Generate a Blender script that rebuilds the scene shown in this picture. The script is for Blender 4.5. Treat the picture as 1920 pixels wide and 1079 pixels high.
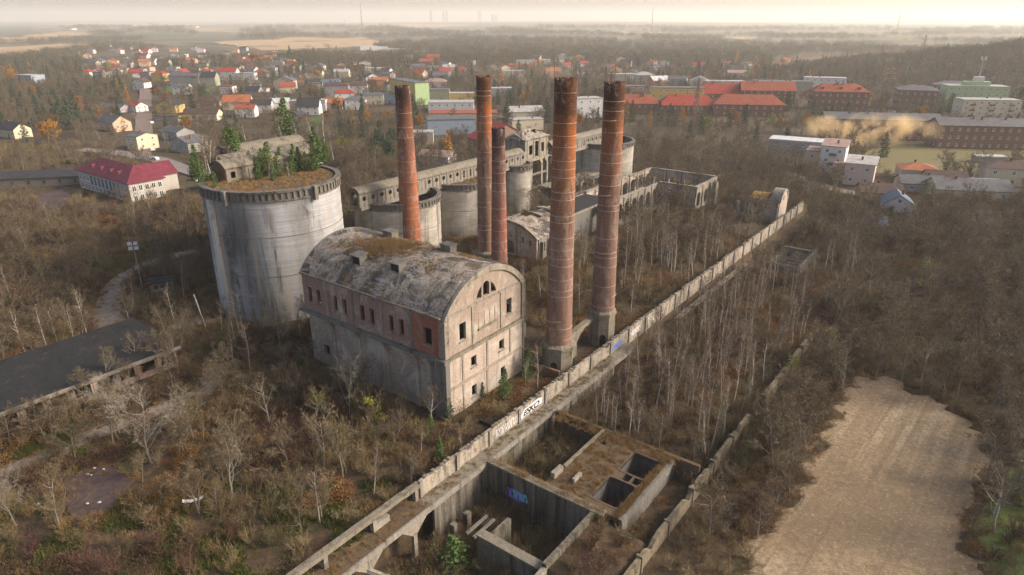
import bpy, math, random
import numpy as np
from mathutils import Vector, Matrix
from mathutils.geometry import tessellate_polygon

for _o in list(bpy.data.objects):
    bpy.data.objects.remove(_o)
SC = bpy.context.scene
COL = SC.collection
RND = random.Random(7)
NPR = np.random.default_rng(11)
R = math.radians

# ------------------------------------------------------------------ camera, sky, sun, exposure
FPX, CAMH, HORIZON = 1260.0, 58.0, 36.0
PITCH = math.atan((539.5 - HORIZON) / FPX)
cam_d = bpy.data.cameras.new('camera')
cam = bpy.data.objects.new('camera', cam_d)
COL.objects.link(cam)
cam.location = (0, 0, CAMH)
cam.rotation_euler = (math.pi / 2 - PITCH, 0, 0)
cam_d.sensor_width = 36.0
cam_d.lens = 36.0 * FPX / 1920.0
cam_d.clip_start = 1.0
cam_d.clip_end = 40000.0
SC.camera = cam

SUN_AZ = R(90.0)      # compass-like: 0 = +Y (away), 90 = +X (right)
SUN_EL = R(30.0)
world = bpy.data.worlds.new('World')
SC.world = world
world.use_nodes = True
wn = world.node_tree.nodes
sky = wn.new('ShaderNodeTexSky')
sky.sky_type = 'NISHITA'
sky.sun_disc = False
sky.sun_elevation = SUN_EL
sky.sun_rotation = SUN_AZ
sky.altitude = 200
sky.air_density = 0.7
sky.dust_density = 4.0
sky.ozone_density = 0.4
wn['Background'].inputs['Strength'].default_value = 0.15
wm_ = wn.new('ShaderNodeMix'); wm_.data_type = 'RGBA'; wm_.blend_type = 'MULTIPLY'; wm_.inputs[0].default_value = 1.0
wm_.inputs[7].default_value = (1.0, 0.945, 0.87, 1)           # warm autumn haze over the whole sky
world.node_tree.links.new(sky.outputs[0], wm_.inputs[6])
world.node_tree.links.new(wm_.outputs[2], wn['Background'].inputs['Color'])
sun_d = bpy.data.lights.new('sun', 'SUN')
sun_d.energy = 2.4
sun_d.angle = R(18.0)
sun_d.color = (1.0, 0.90, 0.77)
sun = bpy.data.objects.new('sun', sun_d)
COL.objects.link(sun)
_sd = Vector((math.sin(SUN_AZ) * math.cos(SUN_EL), math.cos(SUN_AZ) * math.cos(SUN_EL), math.sin(SUN_EL)))
sun.rotation_euler = _sd.to_track_quat('Z', 'Y').to_euler()
SC.view_settings.view_transform = 'Standard'
SC.view_settings.look = 'None'
SC.view_settings.exposure = 1.1
SC.view_settings.gamma = 1.0
SC.view_settings.use_curve_mapping = False
SC.render.engine = 'CYCLES'
SC.cycles.max_bounces = 4
SC.cycles.diffuse_bounces = 2
SC.cycles.glossy_bounces = 1
SC.cycles.transmission_bounces = 1
SC.cycles.transparent_max_bounces = 4
SC.cycles.volume_bounces = 1
SC.cycles.use_denoising = True
SC.cycles.denoiser = 'OPENIMAGEDENOISE'
SC.cycles.denoising_input_passes = 'RGB_ALBEDO_NORMAL'
SC.cycles.denoising_prefilter = 'NONE'
SC.cycles.sample_clamp_indirect = 3.0
SC.cycles.sample_clamp_direct = 6.0

# ------------------------------------------------------------------ frames: pixel -> ground, plant axes
def at(px, py, z=0.0):
    x = (px - 960.0) / FPX; v = (539.5 - py) / FPX
    c, s = math.cos(PITCH), math.sin(PITCH)
    d = (x, c + v * s, -s + v * c)
    t = (z - CAMH) / d[2]
    return Vector((d[0] * t, d[1] * t, z))
SITE = R(53.2)                                   # direction of the long wall
O0 = (-10.12, 89.37)
UX, UY = math.cos(SITE), math.sin(SITE)
def W(u, v, z=0.0):
    return Vector((O0[0] + u * UX - v * UY, O0[1] + u * UY + v * UX, z))
def to_uv(x, y):
    dx, dy = x - O0[0], y - O0[1]
    return dx * UX + dy * UY, -dx * UY + dy * UX
def sstep(a, b, t):
    t = np.clip((t - a) / (b - a), 0, 1)
    return t * t * (3 - 2 * t)
def ground_uv(u, v):
    """terrain height (numpy friendly) in plant coordinates"""
    u = np.asarray(u, float); v = np.asarray(v, float)
    right = np.where(v < -9.35, 1.0, 0.0)
    far = 1 - sstep(150, 210, u)
    side = 1 - sstep(70, 160, -v)
    z = -3.0 * right * far * side
    # gentle waves, growing away from the plant
    x = O0[0] + u * UX - v * UY; y = O0[1] + u * UY + v * UX
    r = np.hypot(x, y - 110)
    wv = np.sin(x * 0.021 + 1.3) * np.cos(y * 0.017 + .4) + .5 * np.sin(x * .05 - y * .043)
    z = z + wv * 0.25 * sstep(20, 90, np.hypot(u - 10, v - 20))
    z = z + wv * 1.2 * sstep(150, 600, r)
    # wooded rise at the far right
    z = z + 34 * np.exp(-(((x - 640) / 190) ** 2 + ((y - 760) / 170) ** 2))
    # low distant ridges
    z = z + 26 * sstep(3500, 8000, y) * (0.6 + .4 * np.sin(x * .0007 + 1.0))
    # dug parts beside the long wall
    z = np.where((u < -15.3) & (v < -9.35) & (v > -60), np.minimum(z, -6.0 + 2.2 * sstep(20, 45, -v)), z)
    ch1 = (u > -15.3) & (u < -3.9) & (v < -9.35) & (v > -28.9)
    z = np.where(ch1, -7.0, z)
    ch2 = (u > -3.9) & (u < 13.5) & (v < -9.35) & (v > -20.6)
    z = np.where(ch2, -4.6, z)
    blk = (u > -3.9) & (u < 12.2) & (v < -20.6) & (v > -31.8)
    z = np.where(blk, -6.0, z)
    fr = (u > -15.3) & (u < -3.9) & (v < -28.9) & (v > -36)
    z = np.where(fr, -0.7 - 0.12 * (-28.9 - v), z)
    return z
def gz(x, y):
    u, v = to_uv(x, y)
    return float(ground_uv(u, v))

# ------------------------------------------------------------------ materials
MATS = {}
class NT:
    def __init__(s, name):
        s.m = bpy.data.materials.new(name); s.m.use_nodes = True
        s.t = s.m.node_tree; s.b = s.t.nodes['Principled BSDF']
        s.b.inputs['Specular IOR Level'].default_value = 0.25
    def n(s, k, **kw):
        n = s.t.nodes.new(k)
        for a, v in kw.items(): setattr(n, a, v)
        return n
    def l(s, a, b): s.t.links.new(a, b)
    def coord(s, scale=(1, 1, 1), kind='Object', rot=(0, 0, 0)):
        c = s.n('ShaderNodeTexCoord'); m = s.n('ShaderNodeMapping')
        m.inputs['Scale'].default_value = scale
        m.inputs['Rotation'].default_value = rot
        s.l(c.outputs[kind], m.inputs[0]); return m.outputs[0]
    def stripes(s, ang, long, wide=1.0):
        c = s.n('ShaderNodeTexCoord'); m = s.n('ShaderNodeMapping'); m.vector_type = 'TEXTURE'
        m.inputs['Scale'].default_value = (long, wide, 1); m.inputs['Rotation'].default_value = (0, 0, ang)
        s.l(c.outputs['Object'], m.inputs[0]); return m.outputs[0]
    def noise(s, vec, scale, detail=4, rough=.6, dist=0.0):
        n = s.n('ShaderNodeTexNoise')
        n.inputs['Scale'].default_value = scale; n.inputs['Detail'].default_value = detail
        n.inputs['Roughness'].default_value = rough; n.inputs['Distortion'].default_value = dist
        if vec is not None: s.l(vec, n.inputs['Vector'])
        return n.outputs['Fac']
    def ramp(s, fac, stops, interp='LINEAR'):
        r = s.n('ShaderNodeValToRGB'); e = r.color_ramp; e.interpolation = interp
        while len(e.elements) < len(stops): e.elements.new(.5)
        for i, (p, c) in enumerate(stops):
            e.elements[i].position = p
            e.elements[i].color = (*c, 1) if len(c) == 3 else c
        s.l(fac, r.inputs[0]); return r.outputs[0]
    def gray(s, fac, a, b, lo=0., hi=1.):
        m = s.n('ShaderNodeMapRange'); m.inputs[1].default_value = a; m.inputs[2].default_value = b
        m.inputs[3].default_value = lo; m.inputs[4].default_value = hi
        s.l(fac, m.inputs[0]); return m.outputs[0]
    def mix(s, fac, a, b, blend='MIX'):
        m = s.n('ShaderNodeMix', data_type='RGBA', blend_type=blend)
        for sock, v in ((m.inputs[0], fac), (m.inputs[6], a), (m.inputs[7], b)):
            if isinstance(v, (int, float)): sock.default_value = v
            elif isinstance(v, tuple): sock.default_value = (*v, 1) if len(v) == 3 else v
            else: s.l(v, sock)
        return m.outputs[2]
    def bump(s, h, strength=.5, dist=.1):
        b = s.n('ShaderNodeBump'); b.inputs['Strength'].default_value = strength; b.inputs['Distance'].default_value = dist
        s.l(h, b.inputs['Height']); s.l(b.outputs[0], s.b.inputs['Normal'])
    def done(s, col, rough=.9):
        if isinstance(col, tuple): s.b.inputs['Base Color'].default_value = (*col, 1)
        else: s.l(col, s.b.inputs['Base Color'])
        s.b.inputs['Roughness'].default_value = rough
        return s.m

def plain(name, col, rough=.8, var=.12, scale=1.5):
    if name in MATS: return MATS[name]
    N = NT(name); v = N.coord()
    f = N.noise(v, scale, 5)
    c = N.mix(N.gray(f, .3, .7), tuple(x * (1 - var) for x in col), tuple(min(1, x * (1 + var)) for x in col))
    MATS[name] = N.done(c, rough); return MATS[name]

def weathered(name, base, dark, light, scale=.25, streak=.5, fleck=.35, rough=.92, moss=None, streak_lo=.5, zs=.05):
    N = NT(name); v = N.coord()
    big = N.noise(v, scale, 6, .65, .6)
    c = N.ramp(big, [(.30, dark), (.45, base), (.60, base), (.74, light)])
    sv = N.coord((1, 1, zs))
    st = N.noise(sv, 1.1, 5, .7)
    sm = N.gray(st, streak_lo, streak_lo + .2)
    mm = N.n('ShaderNodeMath', operation='MULTIPLY'); N.l(sm, mm.inputs[0]); mm.inputs[1].default_value = streak
    c = N.mix(mm.outputs[0], c, tuple(x * .35 for x in dark))
    if moss:
        ms = N.noise(v, scale * 2.6, 5, .7)
        c = N.mix(N.gray(ms, .58, .68, 0, .85), c, moss)
    fl = N.noise(v, 5.0, 3, .8)
    c = N.mix(N.gray(fl, .35, .65, fleck, 0), c, tuple(x * .3 for x in dark))
    N.bump(N.noise(v, 2.2, 6, .75), .6, .12)
    MATS[name] = N.done(c, rough); return MATS[name]

def brick(name, a, b, c3, pale, scale=.35, rendered=.5, soot=.4):
    """old brickwork: flecked courses, patches of washed-out mortar/plaster, soot"""
    N = NT(name); v = N.coord()
    fv = N.coord((1.8, 1.8, 6))
    fl = N.noise(fv, 1.0, 5, .9)
    c = N.ramp(fl, [(.33, c3), (.43, a), (.55, b), (.64, pale)])
    big = N.noise(v, scale, 6, .7, .8)
    c = N.mix(N.gray(big, .5, .62, 0, rendered), c, pale)
    st = N.noise(N.coord((1, 1, .08)), .9, 5, .7)
    c = N.mix(N.gray(st, .54, .72, 0, soot), c, (.03, .025, .02))
    N.bump(fl, .5, .06)
    MATS[name] = N.done(c, .93); return MATS[name]

def chimney_mat(name, h, low, mid, top, pale):
    N = NT(name); v = N.coord()
    sep = N.n('ShaderNodeSeparateXYZ'); N.l(v, sep.inputs[0])
    wob = N.noise(v, .35, 5, .7)
    ad = N.n('ShaderNodeMath', operation='MULTIPLY_ADD'); N.l(wob, ad.inputs[0]); ad.inputs[1].default_value = h * .22; N.l(sep.outputs[2], ad.inputs[2])
    t = N.gray(ad.outputs[0], h * .11, h * 1.11)
    dark = tuple(x * .25 for x in top)
    c = N.ramp(t, [(0, low), (.45, low), (.62, mid), (.84, top), (.93, dark), (1, dark)])
    fv = N.coord((1.5, 1.5, 5)); fl = N.noise(fv, 1.0, 5, .9)
    c = N.mix(N.gray(fl, .52, .62, 0, .75), c, tuple(x * .35 for x in mid))
    fl2 = N.noise(N.coord((1.3, 1.3, 4.5), rot=(0, 0, 1)), 1.2, 5, .9)
    c = N.mix(N.gray(fl2, .56, .66, 0, .6), c, pale)
    st = N.noise(N.coord((1, 1, .1)), .7, 4, .7)
    c = N.mix(N.gray(st, .5, .66, 0, .65), c, (.06, .042, .038))
    pt = N.noise(N.coord((1, 1, .5)), .42, 5, .7, .6)
    c = N.mix(N.gray(pt, .53, .60, 0, .5), c, tuple(x * .55 + .06 for x in pale))
    N.bump(fl, .8, .12)
    MATS[name] = N.done(c, .92); return MATS[name]

def foliage(name, cols, rough=.85, hue=.35, trans=0.0):
    """bark, twigs, leaves: noise colour plus a shift per plant"""
    N = NT(name); g = N.n('ShaderNodeObjectInfo'); v = N.coord()
    f = N.noise(v, .7, 3, .7)
    ad = N.n('ShaderNodeMath', operation='MULTIPLY_ADD'); N.l(g.outputs['Random'], ad.inputs[0]); ad.inputs[1].default_value = hue; N.l(f, ad.inputs[2])
    t = N.gray(ad.outputs[0], .25 , .75 + hue)
    n = len(cols)
    c = N.ramp(t, [(i / max(1, n - 1), cc) for i, cc in enumerate(cols)])
    MATS[name] = N.done(c, rough)
    return MATS[name]

# ------------------------------------------------------------------ mesh builder
class MB:
    def __init__(s): s.v = []; s.f = []; s.mi = []; s.cur = 0
    def add(s, vs, fs):
        k = len(s.v); s.v += [tuple(p) for p in vs]
        s.f += [tuple(i + k for i in f) for f in fs]; s.mi += [s.cur] * len(fs); return s
    def box(s, x0, x1, y0, y1, z0, z1):
        return s.add([(x0, y0, z0), (x1, y0, z0), (x1, y1, z0), (x0, y1, z0), (x0, y0, z1), (x1, y0, z1), (x1, y1, z1), (x0, y1, z1)],
                     [(0, 3, 2, 1), (4, 5, 6, 7), (0, 1, 5, 4), (1, 2, 6, 5), (2, 3, 7, 6), (3, 0, 4, 7)])
    def beam(s, a, b, w, h, up=(0, 0, 1)):
        a, b, up = Vector(a), Vector(b), Vector(up)
        d = (b - a).normalized(); r = d.cross(up)
        if r.length < 1e-4: r = d.cross(Vector((1, 0, 0)))
        r.normalize(); q = r.cross(d)
        vs = []
        for p in (a, b):
            for i, j in ((-1, -1), (1, -1), (1, 1), (-1, 1)): vs.append(p + r * (w / 2 * i) + q * (h / 2 * j))
        return s.add(vs, [(0, 1, 2, 3), (7, 6, 5, 4), (0, 4, 5, 1), (1, 5, 6, 2), (2, 6, 7, 3), (3, 7, 4, 0)])
    def lathe(s, prof, n=32, a0=0., a1=2 * math.pi, cap_top=False, cap_bot=False, center=(0, 0)):
        full = abs(a1 - a0 - 2 * math.pi) < 1e-6
        m = n if full else n + 1
        vs = []
        for r, z in prof:
            for i in range(m):
                a = a0 + (a1 - a0) * i / n
                vs.append((center[0] + r * math.cos(a), center[1] + r * math.sin(a), z))
        fs = []
        for j in range(len(prof) - 1):
            for i in range(n):
                i2 = (i + 1) % m if full else i + 1
                fs.append((j * m + i, j * m + i2, (j + 1) * m + i2, (j + 1) * m + i))
        if cap_top: fs.append(tuple((len(prof) - 1) * m + i for i in range(m)))
        if cap_bot: fs.append(tuple(i for i in reversed(range(m))))
        return s.add(vs, fs)
    def slab(s, outline, holes, c0, c1, plane='xz'):
        """polygon with holes extruded from c0 to c1 across its plane; 'xz' -> thickness in y, 'yz' -> thickness in x, 'xy' -> thickness in z"""
        def P(a, b, c):
            return (a, c, b) if plane == 'xz' else ((c, a, b) if plane == 'yz' else (a, b, c))
        loops = [outline] + list(holes)
        flat = [p for L in loops for p in L]
        tris = tessellate_polygon([[Vector((a, b, 0)) for a, b in L] for L in loops])
        n = len(flat)
        vs = [P(a, b, c0) for a, b in flat] + [P(a, b, c1) for a, b in flat]
        fs = [tuple(t) for t in tris] + [tuple(i + n for i in reversed(t)) for t in tris]
        k = 0
        for L in loops:
            m = len(L)
            for i in range(m):
                j = (i + 1) % m; fs.append((k + i, k + j, k + j + n, k + i + n))
            k += m
        return s.add(vs, fs)
    def mesh(s, name, *mats, smooth=False):
        me = bpy.data.meshes.new(name); me.from_pydata(s.v, [], s.f)
        for m in mats: me.materials.append(MATS[m] if isinstance(m, str) else m)
        if len(mats) > 1: me.polygons.foreach_set('material_index', s.mi)
        me.update()
        if smooth: me.polygons.foreach_set('use_smooth', [True] * len(me.polygons))
        return me
    def build(s, name, mat, parent=None, smooth=False, fix=True, loc=None):
        mats = mat if isinstance(mat, (list, tuple)) else [mat]
        me = s.mesh(name, *mats, smooth=smooth)
        if fix: fix_normals(me)
        return link(name, me, parent, loc)
def fix_normals(me):
    import bmesh
    b = bmesh.new(); b.from_mesh(me); bmesh.ops.recalc_face_normals(b, faces=b.faces); b.to_mesh(me); b.free()
def link(name, me, parent=None, loc=None, rz=0.0, sc=None):
    o = bpy.data.objects.new(name, me); COL.objects.link(o)
    if parent is not None: o.parent = parent
    if loc is not None: o.location = loc
    if rz: o.rotation_euler = (0, 0, rz)
    if sc is not None: o.scale = sc if hasattr(sc, '__len__') else (sc, sc, sc)
    return o
def tag(o, label=None, cat=None, group=None, kind=None):
    if label: o['label'] = label
    if cat: o['category'] = cat
    if group: o['group'] = group
    if kind: o['kind'] = kind
    return o
def thing(name, label, cat, loc=(0, 0, 0), rz=0.0, group=None):
    e = bpy.data.objects.new(name, None); COL.objects.link(e)
    e.empty_display_size = .5
    e.location = loc; e.rotation_euler = (0, 0, rz)
    return tag(e, label, cat, group)
def site_thing(name, label, cat, u, v, z=0.0, group=None):
    return thing(name, label, cat, W(u, v, z), SITE, group)
def rect(a0, a1, b0, b1): return [(a0, b0), (a1, b0), (a1, b1), (a0, b1)]
def arch(a0, a1, b0, bs, rise, n=10):
    """opening with vertical sides from b0 to bs and an arc of that rise above"""
    w = (a1 - a0) / 2; c = (a0 + a1) / 2
    rise = max(rise, .01); r = (w * w + rise * rise) / (2 * rise); half = math.asin(min(1, w / r))
    if rise > w: half = math.pi - half
    pts = [(a0, b0), (a1, b0)]
    for i in range(n + 1):
        t = half - 2 * half * i / n
        pts.append((c + r * math.sin(t), bs + rise - r + r * math.cos(t)))
    return pts
def circle(a, b, r, n=14): return [(a + r * math.cos(2 * math.pi * i / n), b + r * math.sin(2 * math.pi * i / n)) for i in range(n)]
# ------------------------------------------------------------------ material palette
weathered('concrete', (.255, .23, .195), (.08, .07, .058), (.40, .365, .315), .4, .65, .45)
weathered('concrete_pale', (.29, .255, .205), (.085, .07, .056), (.41, .37, .31), .5, .75, .5)
weathered('concrete_dark', (.16, .15, .135), (.05, .045, .04), (.32, .30, .27), .4, .6, .35)
weathered('concrete_moss', (.215, .19, .145), (.06, .05, .036), (.34, .305, .25), .6, .5, .5, moss=(.11, .08, .036))
weathered('wall_panel', (.375, .325, .265), (.11, .09, .07), (.50, .445, .38), .5, .85, .5, moss=(.15, .11, .065), streak_lo=.46, zs=.25)
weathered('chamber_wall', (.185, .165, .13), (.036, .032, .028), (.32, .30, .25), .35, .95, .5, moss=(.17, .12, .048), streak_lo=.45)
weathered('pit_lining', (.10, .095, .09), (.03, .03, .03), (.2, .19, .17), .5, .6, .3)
weathered('old_wall', (.21, .175, .12), (.07, .055, .038), (.29, .25, .185), .5, .7, .5, moss=(.08, .065, .035))
def vault_roof_material():
    N = NT('roof_vault'); v = N.coord()
    a = N.noise(v, .16, 7, .68, .9)
    c = N.ramp(a, [(.40, (.045, .044, .045)), (.455, (.11, .10, .092)), (.49, (.22, .185, .145)), (.53, (.38, .325, .265)), (.60, (.28, .22, .165))])
    m = N.noise(v, .42, 6, .72, .5)
    c = N.mix(N.gray(m, .53, .60, 0, .9), c, (.12, .075, .036))
    w = N.noise(N.coord((1, .35, 1)), .5, 6, .75, .8)
    c = N.mix(N.gray(w, .56, .61, 0, .85), c, (.46, .41, .36))
    f = N.noise(v, 3.0, 5, .85)
    c = N.mix(N.gray(f, .38, .62, .7, 0), c, (.045, .04, .035))
    N.bump(f, .9, .2)
    MATS['roof_vault'] = N.done(c, .95)
vault_roof_material()
weathered('bitumen', (.024, .024, .026), (.010, .010, .010), (.06, .057, .052), .35, .0, .6, moss=(.085, .055, .04))
weathered('silo_rim', (.165, .15, .13), (.032, .028, .025), (.33, .305, .265), .7, .85, .6)
weathered('soil', (.11, .075, .045), (.05, .035, .022), (.2, .15, .085), .6, 0, .4, moss=(.07, .075, .03))
brick('brick_red', (.185, .105, .08), (.235, .15, .118), (.095, .05, .04), (.33, .265, .215), .18, .9, .6)
brick('brick_deep', (.19, .065, .04), (.23, .09, .06), (.085, .035, .026), (.28, .17, .125), .3, .5, .5)
brick('brick_wash', (.215, .16, .125), (.265, .21, .17), (.10, .074, .06), (.335, .305, .255), .2, .9, .6)
brick('brick_pale', (.30, .235, .19), (.345, .29, .245), (.165, .12, .10), (.42, .38, .33), .25, .85, .5)
brick('brick_dark', (.12, .062, .045), (.16, .085, .06), (.06, .036, .03), (.2, .13, .1), .3, .3, .5)
brick('brick_town', (.13, .062, .042), (.17, .085, .058), (.075, .04, .03), (.21, .13, .09), .1, .4, .3)
plain('black_steel', (.012, .012, .013), .6)
plain('rust_iron', (.18, .12, .085), .75, .4, 4)
plain('band_iron', (.33, .24, .19), .75, .35, 3)
plain('steel_grey', (.33, .34, .36), .5)
plain('dark_inside', (.012, .011, .010), .95)  # near-black that stands in for the shade inside openings
def silo_material():
    N = NT('silo_concrete'); v = N.coord()
    big = N.noise(N.coord((1, 1, .35)), .075, 5, .55, .3)
    c = N.ramp(big, [(.36, (.12, .115, .11)), (.45, (.25, .25, .25)), (.55, (.37, .375, .385)), (.66, (.47, .47, .475))])
    rings = N.noise(N.coord((.06, .06, 2.6)), 1.0, 4, .75)
    c = N.mix(N.gray(rings, .36, .62, .5, 0), c, (.12, .12, .125))
    br = N.noise(v, .16, 5, .7, .8)
    st = N.noise(N.coord((1, 1, .07)), .30, 6, .72, .4)
    stm = N.n('ShaderNodeMath', operation='MULTIPLY'); N.l(N.gray(st, .50, .60, 0, .9), stm.inputs[0]); N.l(N.gray(br, .42, .56), stm.inputs[1])
    c = N.mix(stm.outputs[0], c, (.05, .047, .043))
    st2 = N.noise(N.coord((1, 1, .09), rot=(0, 0, 2)), .2, 5, .7, .5)
    c = N.mix(N.gray(st2, .56, .66, 0, .7), c, (.36, .30, .22))
    fine = N.noise(N.coord((2, 2, 12)), 1.0, 3, .8)
    c = N.mix(N.gray(fine, .4, .6, .25, 0), c, (.08, .08, .08))
    N.bump(fine, .3, .05)
    MATS['silo_concrete'] = N.done(c, .9)
silo_material()
def silo_pale_material():
    N = NT('silo_pale'); v = N.coord()
    big = N.noise(v, .18, 6, .62, .5)
    c = N.ramp(big, [(.28, (.13, .118, .10)), (.45, (.28, .258, .22)), (.62, (.38, .352, .305)), (.75, (.45, .42, .37))])
    rings = N.noise(N.coord((.3, .3, 4.0)), 1.0, 3, .8)
    c = N.mix(N.gray(rings, .36, .6, .4, 0), c, (.13, .12, .10))
    st = N.noise(N.coord((1, 1, .04)), .5, 5, .65)
    c = N.mix(N.gray(st, .5, .66, 0, .8), c, (.05, .045, .04))
    N.bump(rings, .35, .06)
    MATS['silo_pale'] = N.done(c, .9)
silo_pale_material()
def ground_material():
    N = NT('ground'); v = N.coord()
    n1 = N.noise(v, .035, 6, .62, .4)
    c = N.ramp(n1, [(.38, (.026, .021, .013)), (.45, (.065, .041, .024)), (.52, (.092, .059, .031)), (.57, (.062, .053, .022)), (.66, (.13, .095, .05))])
    n2 = N.noise(v, .25, 5, .7, .3)
    c = N.mix(N.gray(n2, .5, .66, 0, .7), c, (.14, .088, .042))
    n3 = N.noise(v, .9, 4, .75)
    c = N.mix(N.gray(n3, .42, .62, .65, 0), c, (.022, .018, .012))
    # far countryside: larger tone patches
    cd = N.n('ShaderNodeSeparateXYZ'); N.l(v, cd.inputs[0])
    far = N.gray(cd.outputs[1], 900, 1800)
    n4 = N.noise(N.coord((.0011, .0032, 1)), 1.0, 4, .55)
    fc = N.ramp(n4, [(.33, (.05, .045, .03)), (.46, (.075, .07, .04)), (.52, (.15, .125, .07)), (.58, (.06, .055, .035)), (.68, (.11, .11, .05))])
    c = N.mix(far, c, fc)
    N.bump(n3, .8, .3)
    MATS['ground'] = N.done(c, .95)
ground_material()
def field_material(name, cols, ang, scale=.5, stripe=1.0):
    N = NT(name)
    sv = N.stripes(ang, 14); st = N.noise(sv, scale, 4, .65)
    v = N.coord(); n1 = N.noise(v, .06, 5, .65)
    ad = N.n('ShaderNodeMath', operation='MULTIPLY_ADD'); N.l(st, ad.inputs[0]); ad.inputs[1].default_value = stripe; N.l(n1, ad.inputs[2])
    t = N.gray(ad.outputs[0], .25 * (1 + stripe), .72 * (1 + stripe))
    c = N.ramp(t, [(i / (len(cols) - 1), q) for i, q in enumerate(cols)])
    fl = N.noise(v, 1.1, 4, .8)
    c = N.mix(N.gray(fl, .40, .62, .5, 0), c, tuple(x * .4 for x in cols[0]))
    N.bump(fl, .6, .15)
    MATS[name] = N.done(c, .95)
def sandy_material():
    N = NT('sandy_field'); v = N.coord()
    st = N.noise(N.stripes(SITE - R(4), 18), .6, 4, .7)
    big = N.noise(v, .05, 5, .65, .5)
    c = N.ramp(big, [(.40, (.19, .138, .085)), (.48, (.26, .192, .115)), (.55, (.315, .238, .145)), (.62, (.345, .272, .175))])
    c = N.mix(N.gray(st, .44, .56, .55, 0), c, (.175, .125, .075))
    rut = N.noise(N.stripes(SITE - R(4), 70), .8, 2, .5)
    c = N.mix(N.gray(rut, .57, .63, 0, .55), c, (.15, .105, .066))
    far = N.n('ShaderNodeSeparateXYZ'); N.l(v, far.inputs[0])
    wob = N.noise(v, .12, 4, .7); ad = N.n('ShaderNodeMath', operation='MULTIPLY_ADD'); N.l(wob, ad.inputs[0]); ad.inputs[1].default_value = 24; N.l(far.outputs[1], ad.inputs[2])
    c = N.mix(N.gray(ad.outputs[0], 108, 126, 0, .7), c, (.17, .12, .092))
    f = N.noise(v, 1.3, 6, .85)
    c = N.mix(N.gray(f, .42, .58, .6, 0), c, (.12, .085, .055))
    f2 = N.noise(v, 2.4, 4, .8)
    c = N.mix(N.gray(f2, .57, .66, 0, .6), c, (.47, .39, .27))
    N.bump(f, 1.0, .25)
    MATS['sandy_field'] = N.done(c, .95)
sandy_material()
field_material('stubble', [(.30, .20, .11), (.40, .275, .15), (.43, .31, .18)], R(70), .02, .6)
field_material('green_field', [(.045, .06, .025), (.06, .085, .035), (.08, .095, .04)], R(70), .02, .6)
field_material('meadow', [(.10, .085, .035), (.15, .13, .05), (.17, .15, .06)], R(20), .05, .6)
field_material('rust_meadow', [(.13, .075, .035), (.19, .115, .05), (.20, .14, .06)], R(80), .05, .6)
field_material('lawn', [(.05, .075, .018), (.075, .11, .022), (.09, .12, .03)], 0, .2, .6)
field_material('dirt', [(.13, .10, .075), (.24, .195, .155), (.33, .28, .23)], R(35), .6, .6)
field_material('cinder', [(.055, .038, .036), (.085, .058, .054), (.10, .07, .06)], 0, .6, .6)
field_material('street_setts', [(.15, .105, .085), (.19, .14, .115), (.23, .18, .15)], R(62), .12, .6)
field_material('asphalt', [(.16, .135, .12), (.21, .185, .17), (.25, .23, .215)], R(-28), .12, .6)

# ------------------------------------------------------------------ ground
def make_ground():
    def axis(lo, hi, step, pairs, out):
        a = list(np.arange(lo, hi + .01, step)); g = step
        b = [lo]; x = lo; s = step
        while x > -out: s *= 1.18; x -= s; b.append(x)
        c = []; x = hi; s = step
        while x < out: s *= 1.18; x += s; c.append(x)
        q = [t for p in pairs for t in (p - .02, p + .02)]
        al = sorted(set([round(t, 3) for t in a + b[1:] + c + q]))
        return np.array([t for i, t in enumerate(al)])
    us = axis(-70, 200, 1.6, (-15.3, -3.9, 12.2, 13.5), 15000)
    vs = axis(-90, 130, 1.6, (-9.35, -20.6, -28.9, -31.8), 15000)
    U, V = np.meshgrid(us, vs)
    Z = ground_uv(U, V)
    jit = NPR.normal(0, .07, Z.shape); Z = Z + jit
    X = O0[0] + U * UX - V * UY; Y = O0[1] + U * UY + V * UX
    ok = np.hypot(X, Y) < 15500
    n, m = Z.shape
    verts = np.stack([X, Y, Z], -1).reshape(-1, 3)
    idx = np.arange(n * m).reshape(n, m)
    q = np.stack([idx[:-1, :-1], idx[:-1, 1:], idx[1:, 1:], idx[1:, :-1]], -1).reshape(-1, 4)
    me = bpy.data.meshes.new('ground'); me.from_pydata(verts.tolist(), [], q.tolist())
    me.materials.append(MATS['ground']); me.update()
    me.polygons.foreach_set('use_smooth', [True] * len(me.polygons))
    tag(link('ground', me), kind='structure')
make_ground()
BLOCKED = []           # polygons where nothing grows (world xy)
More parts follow.
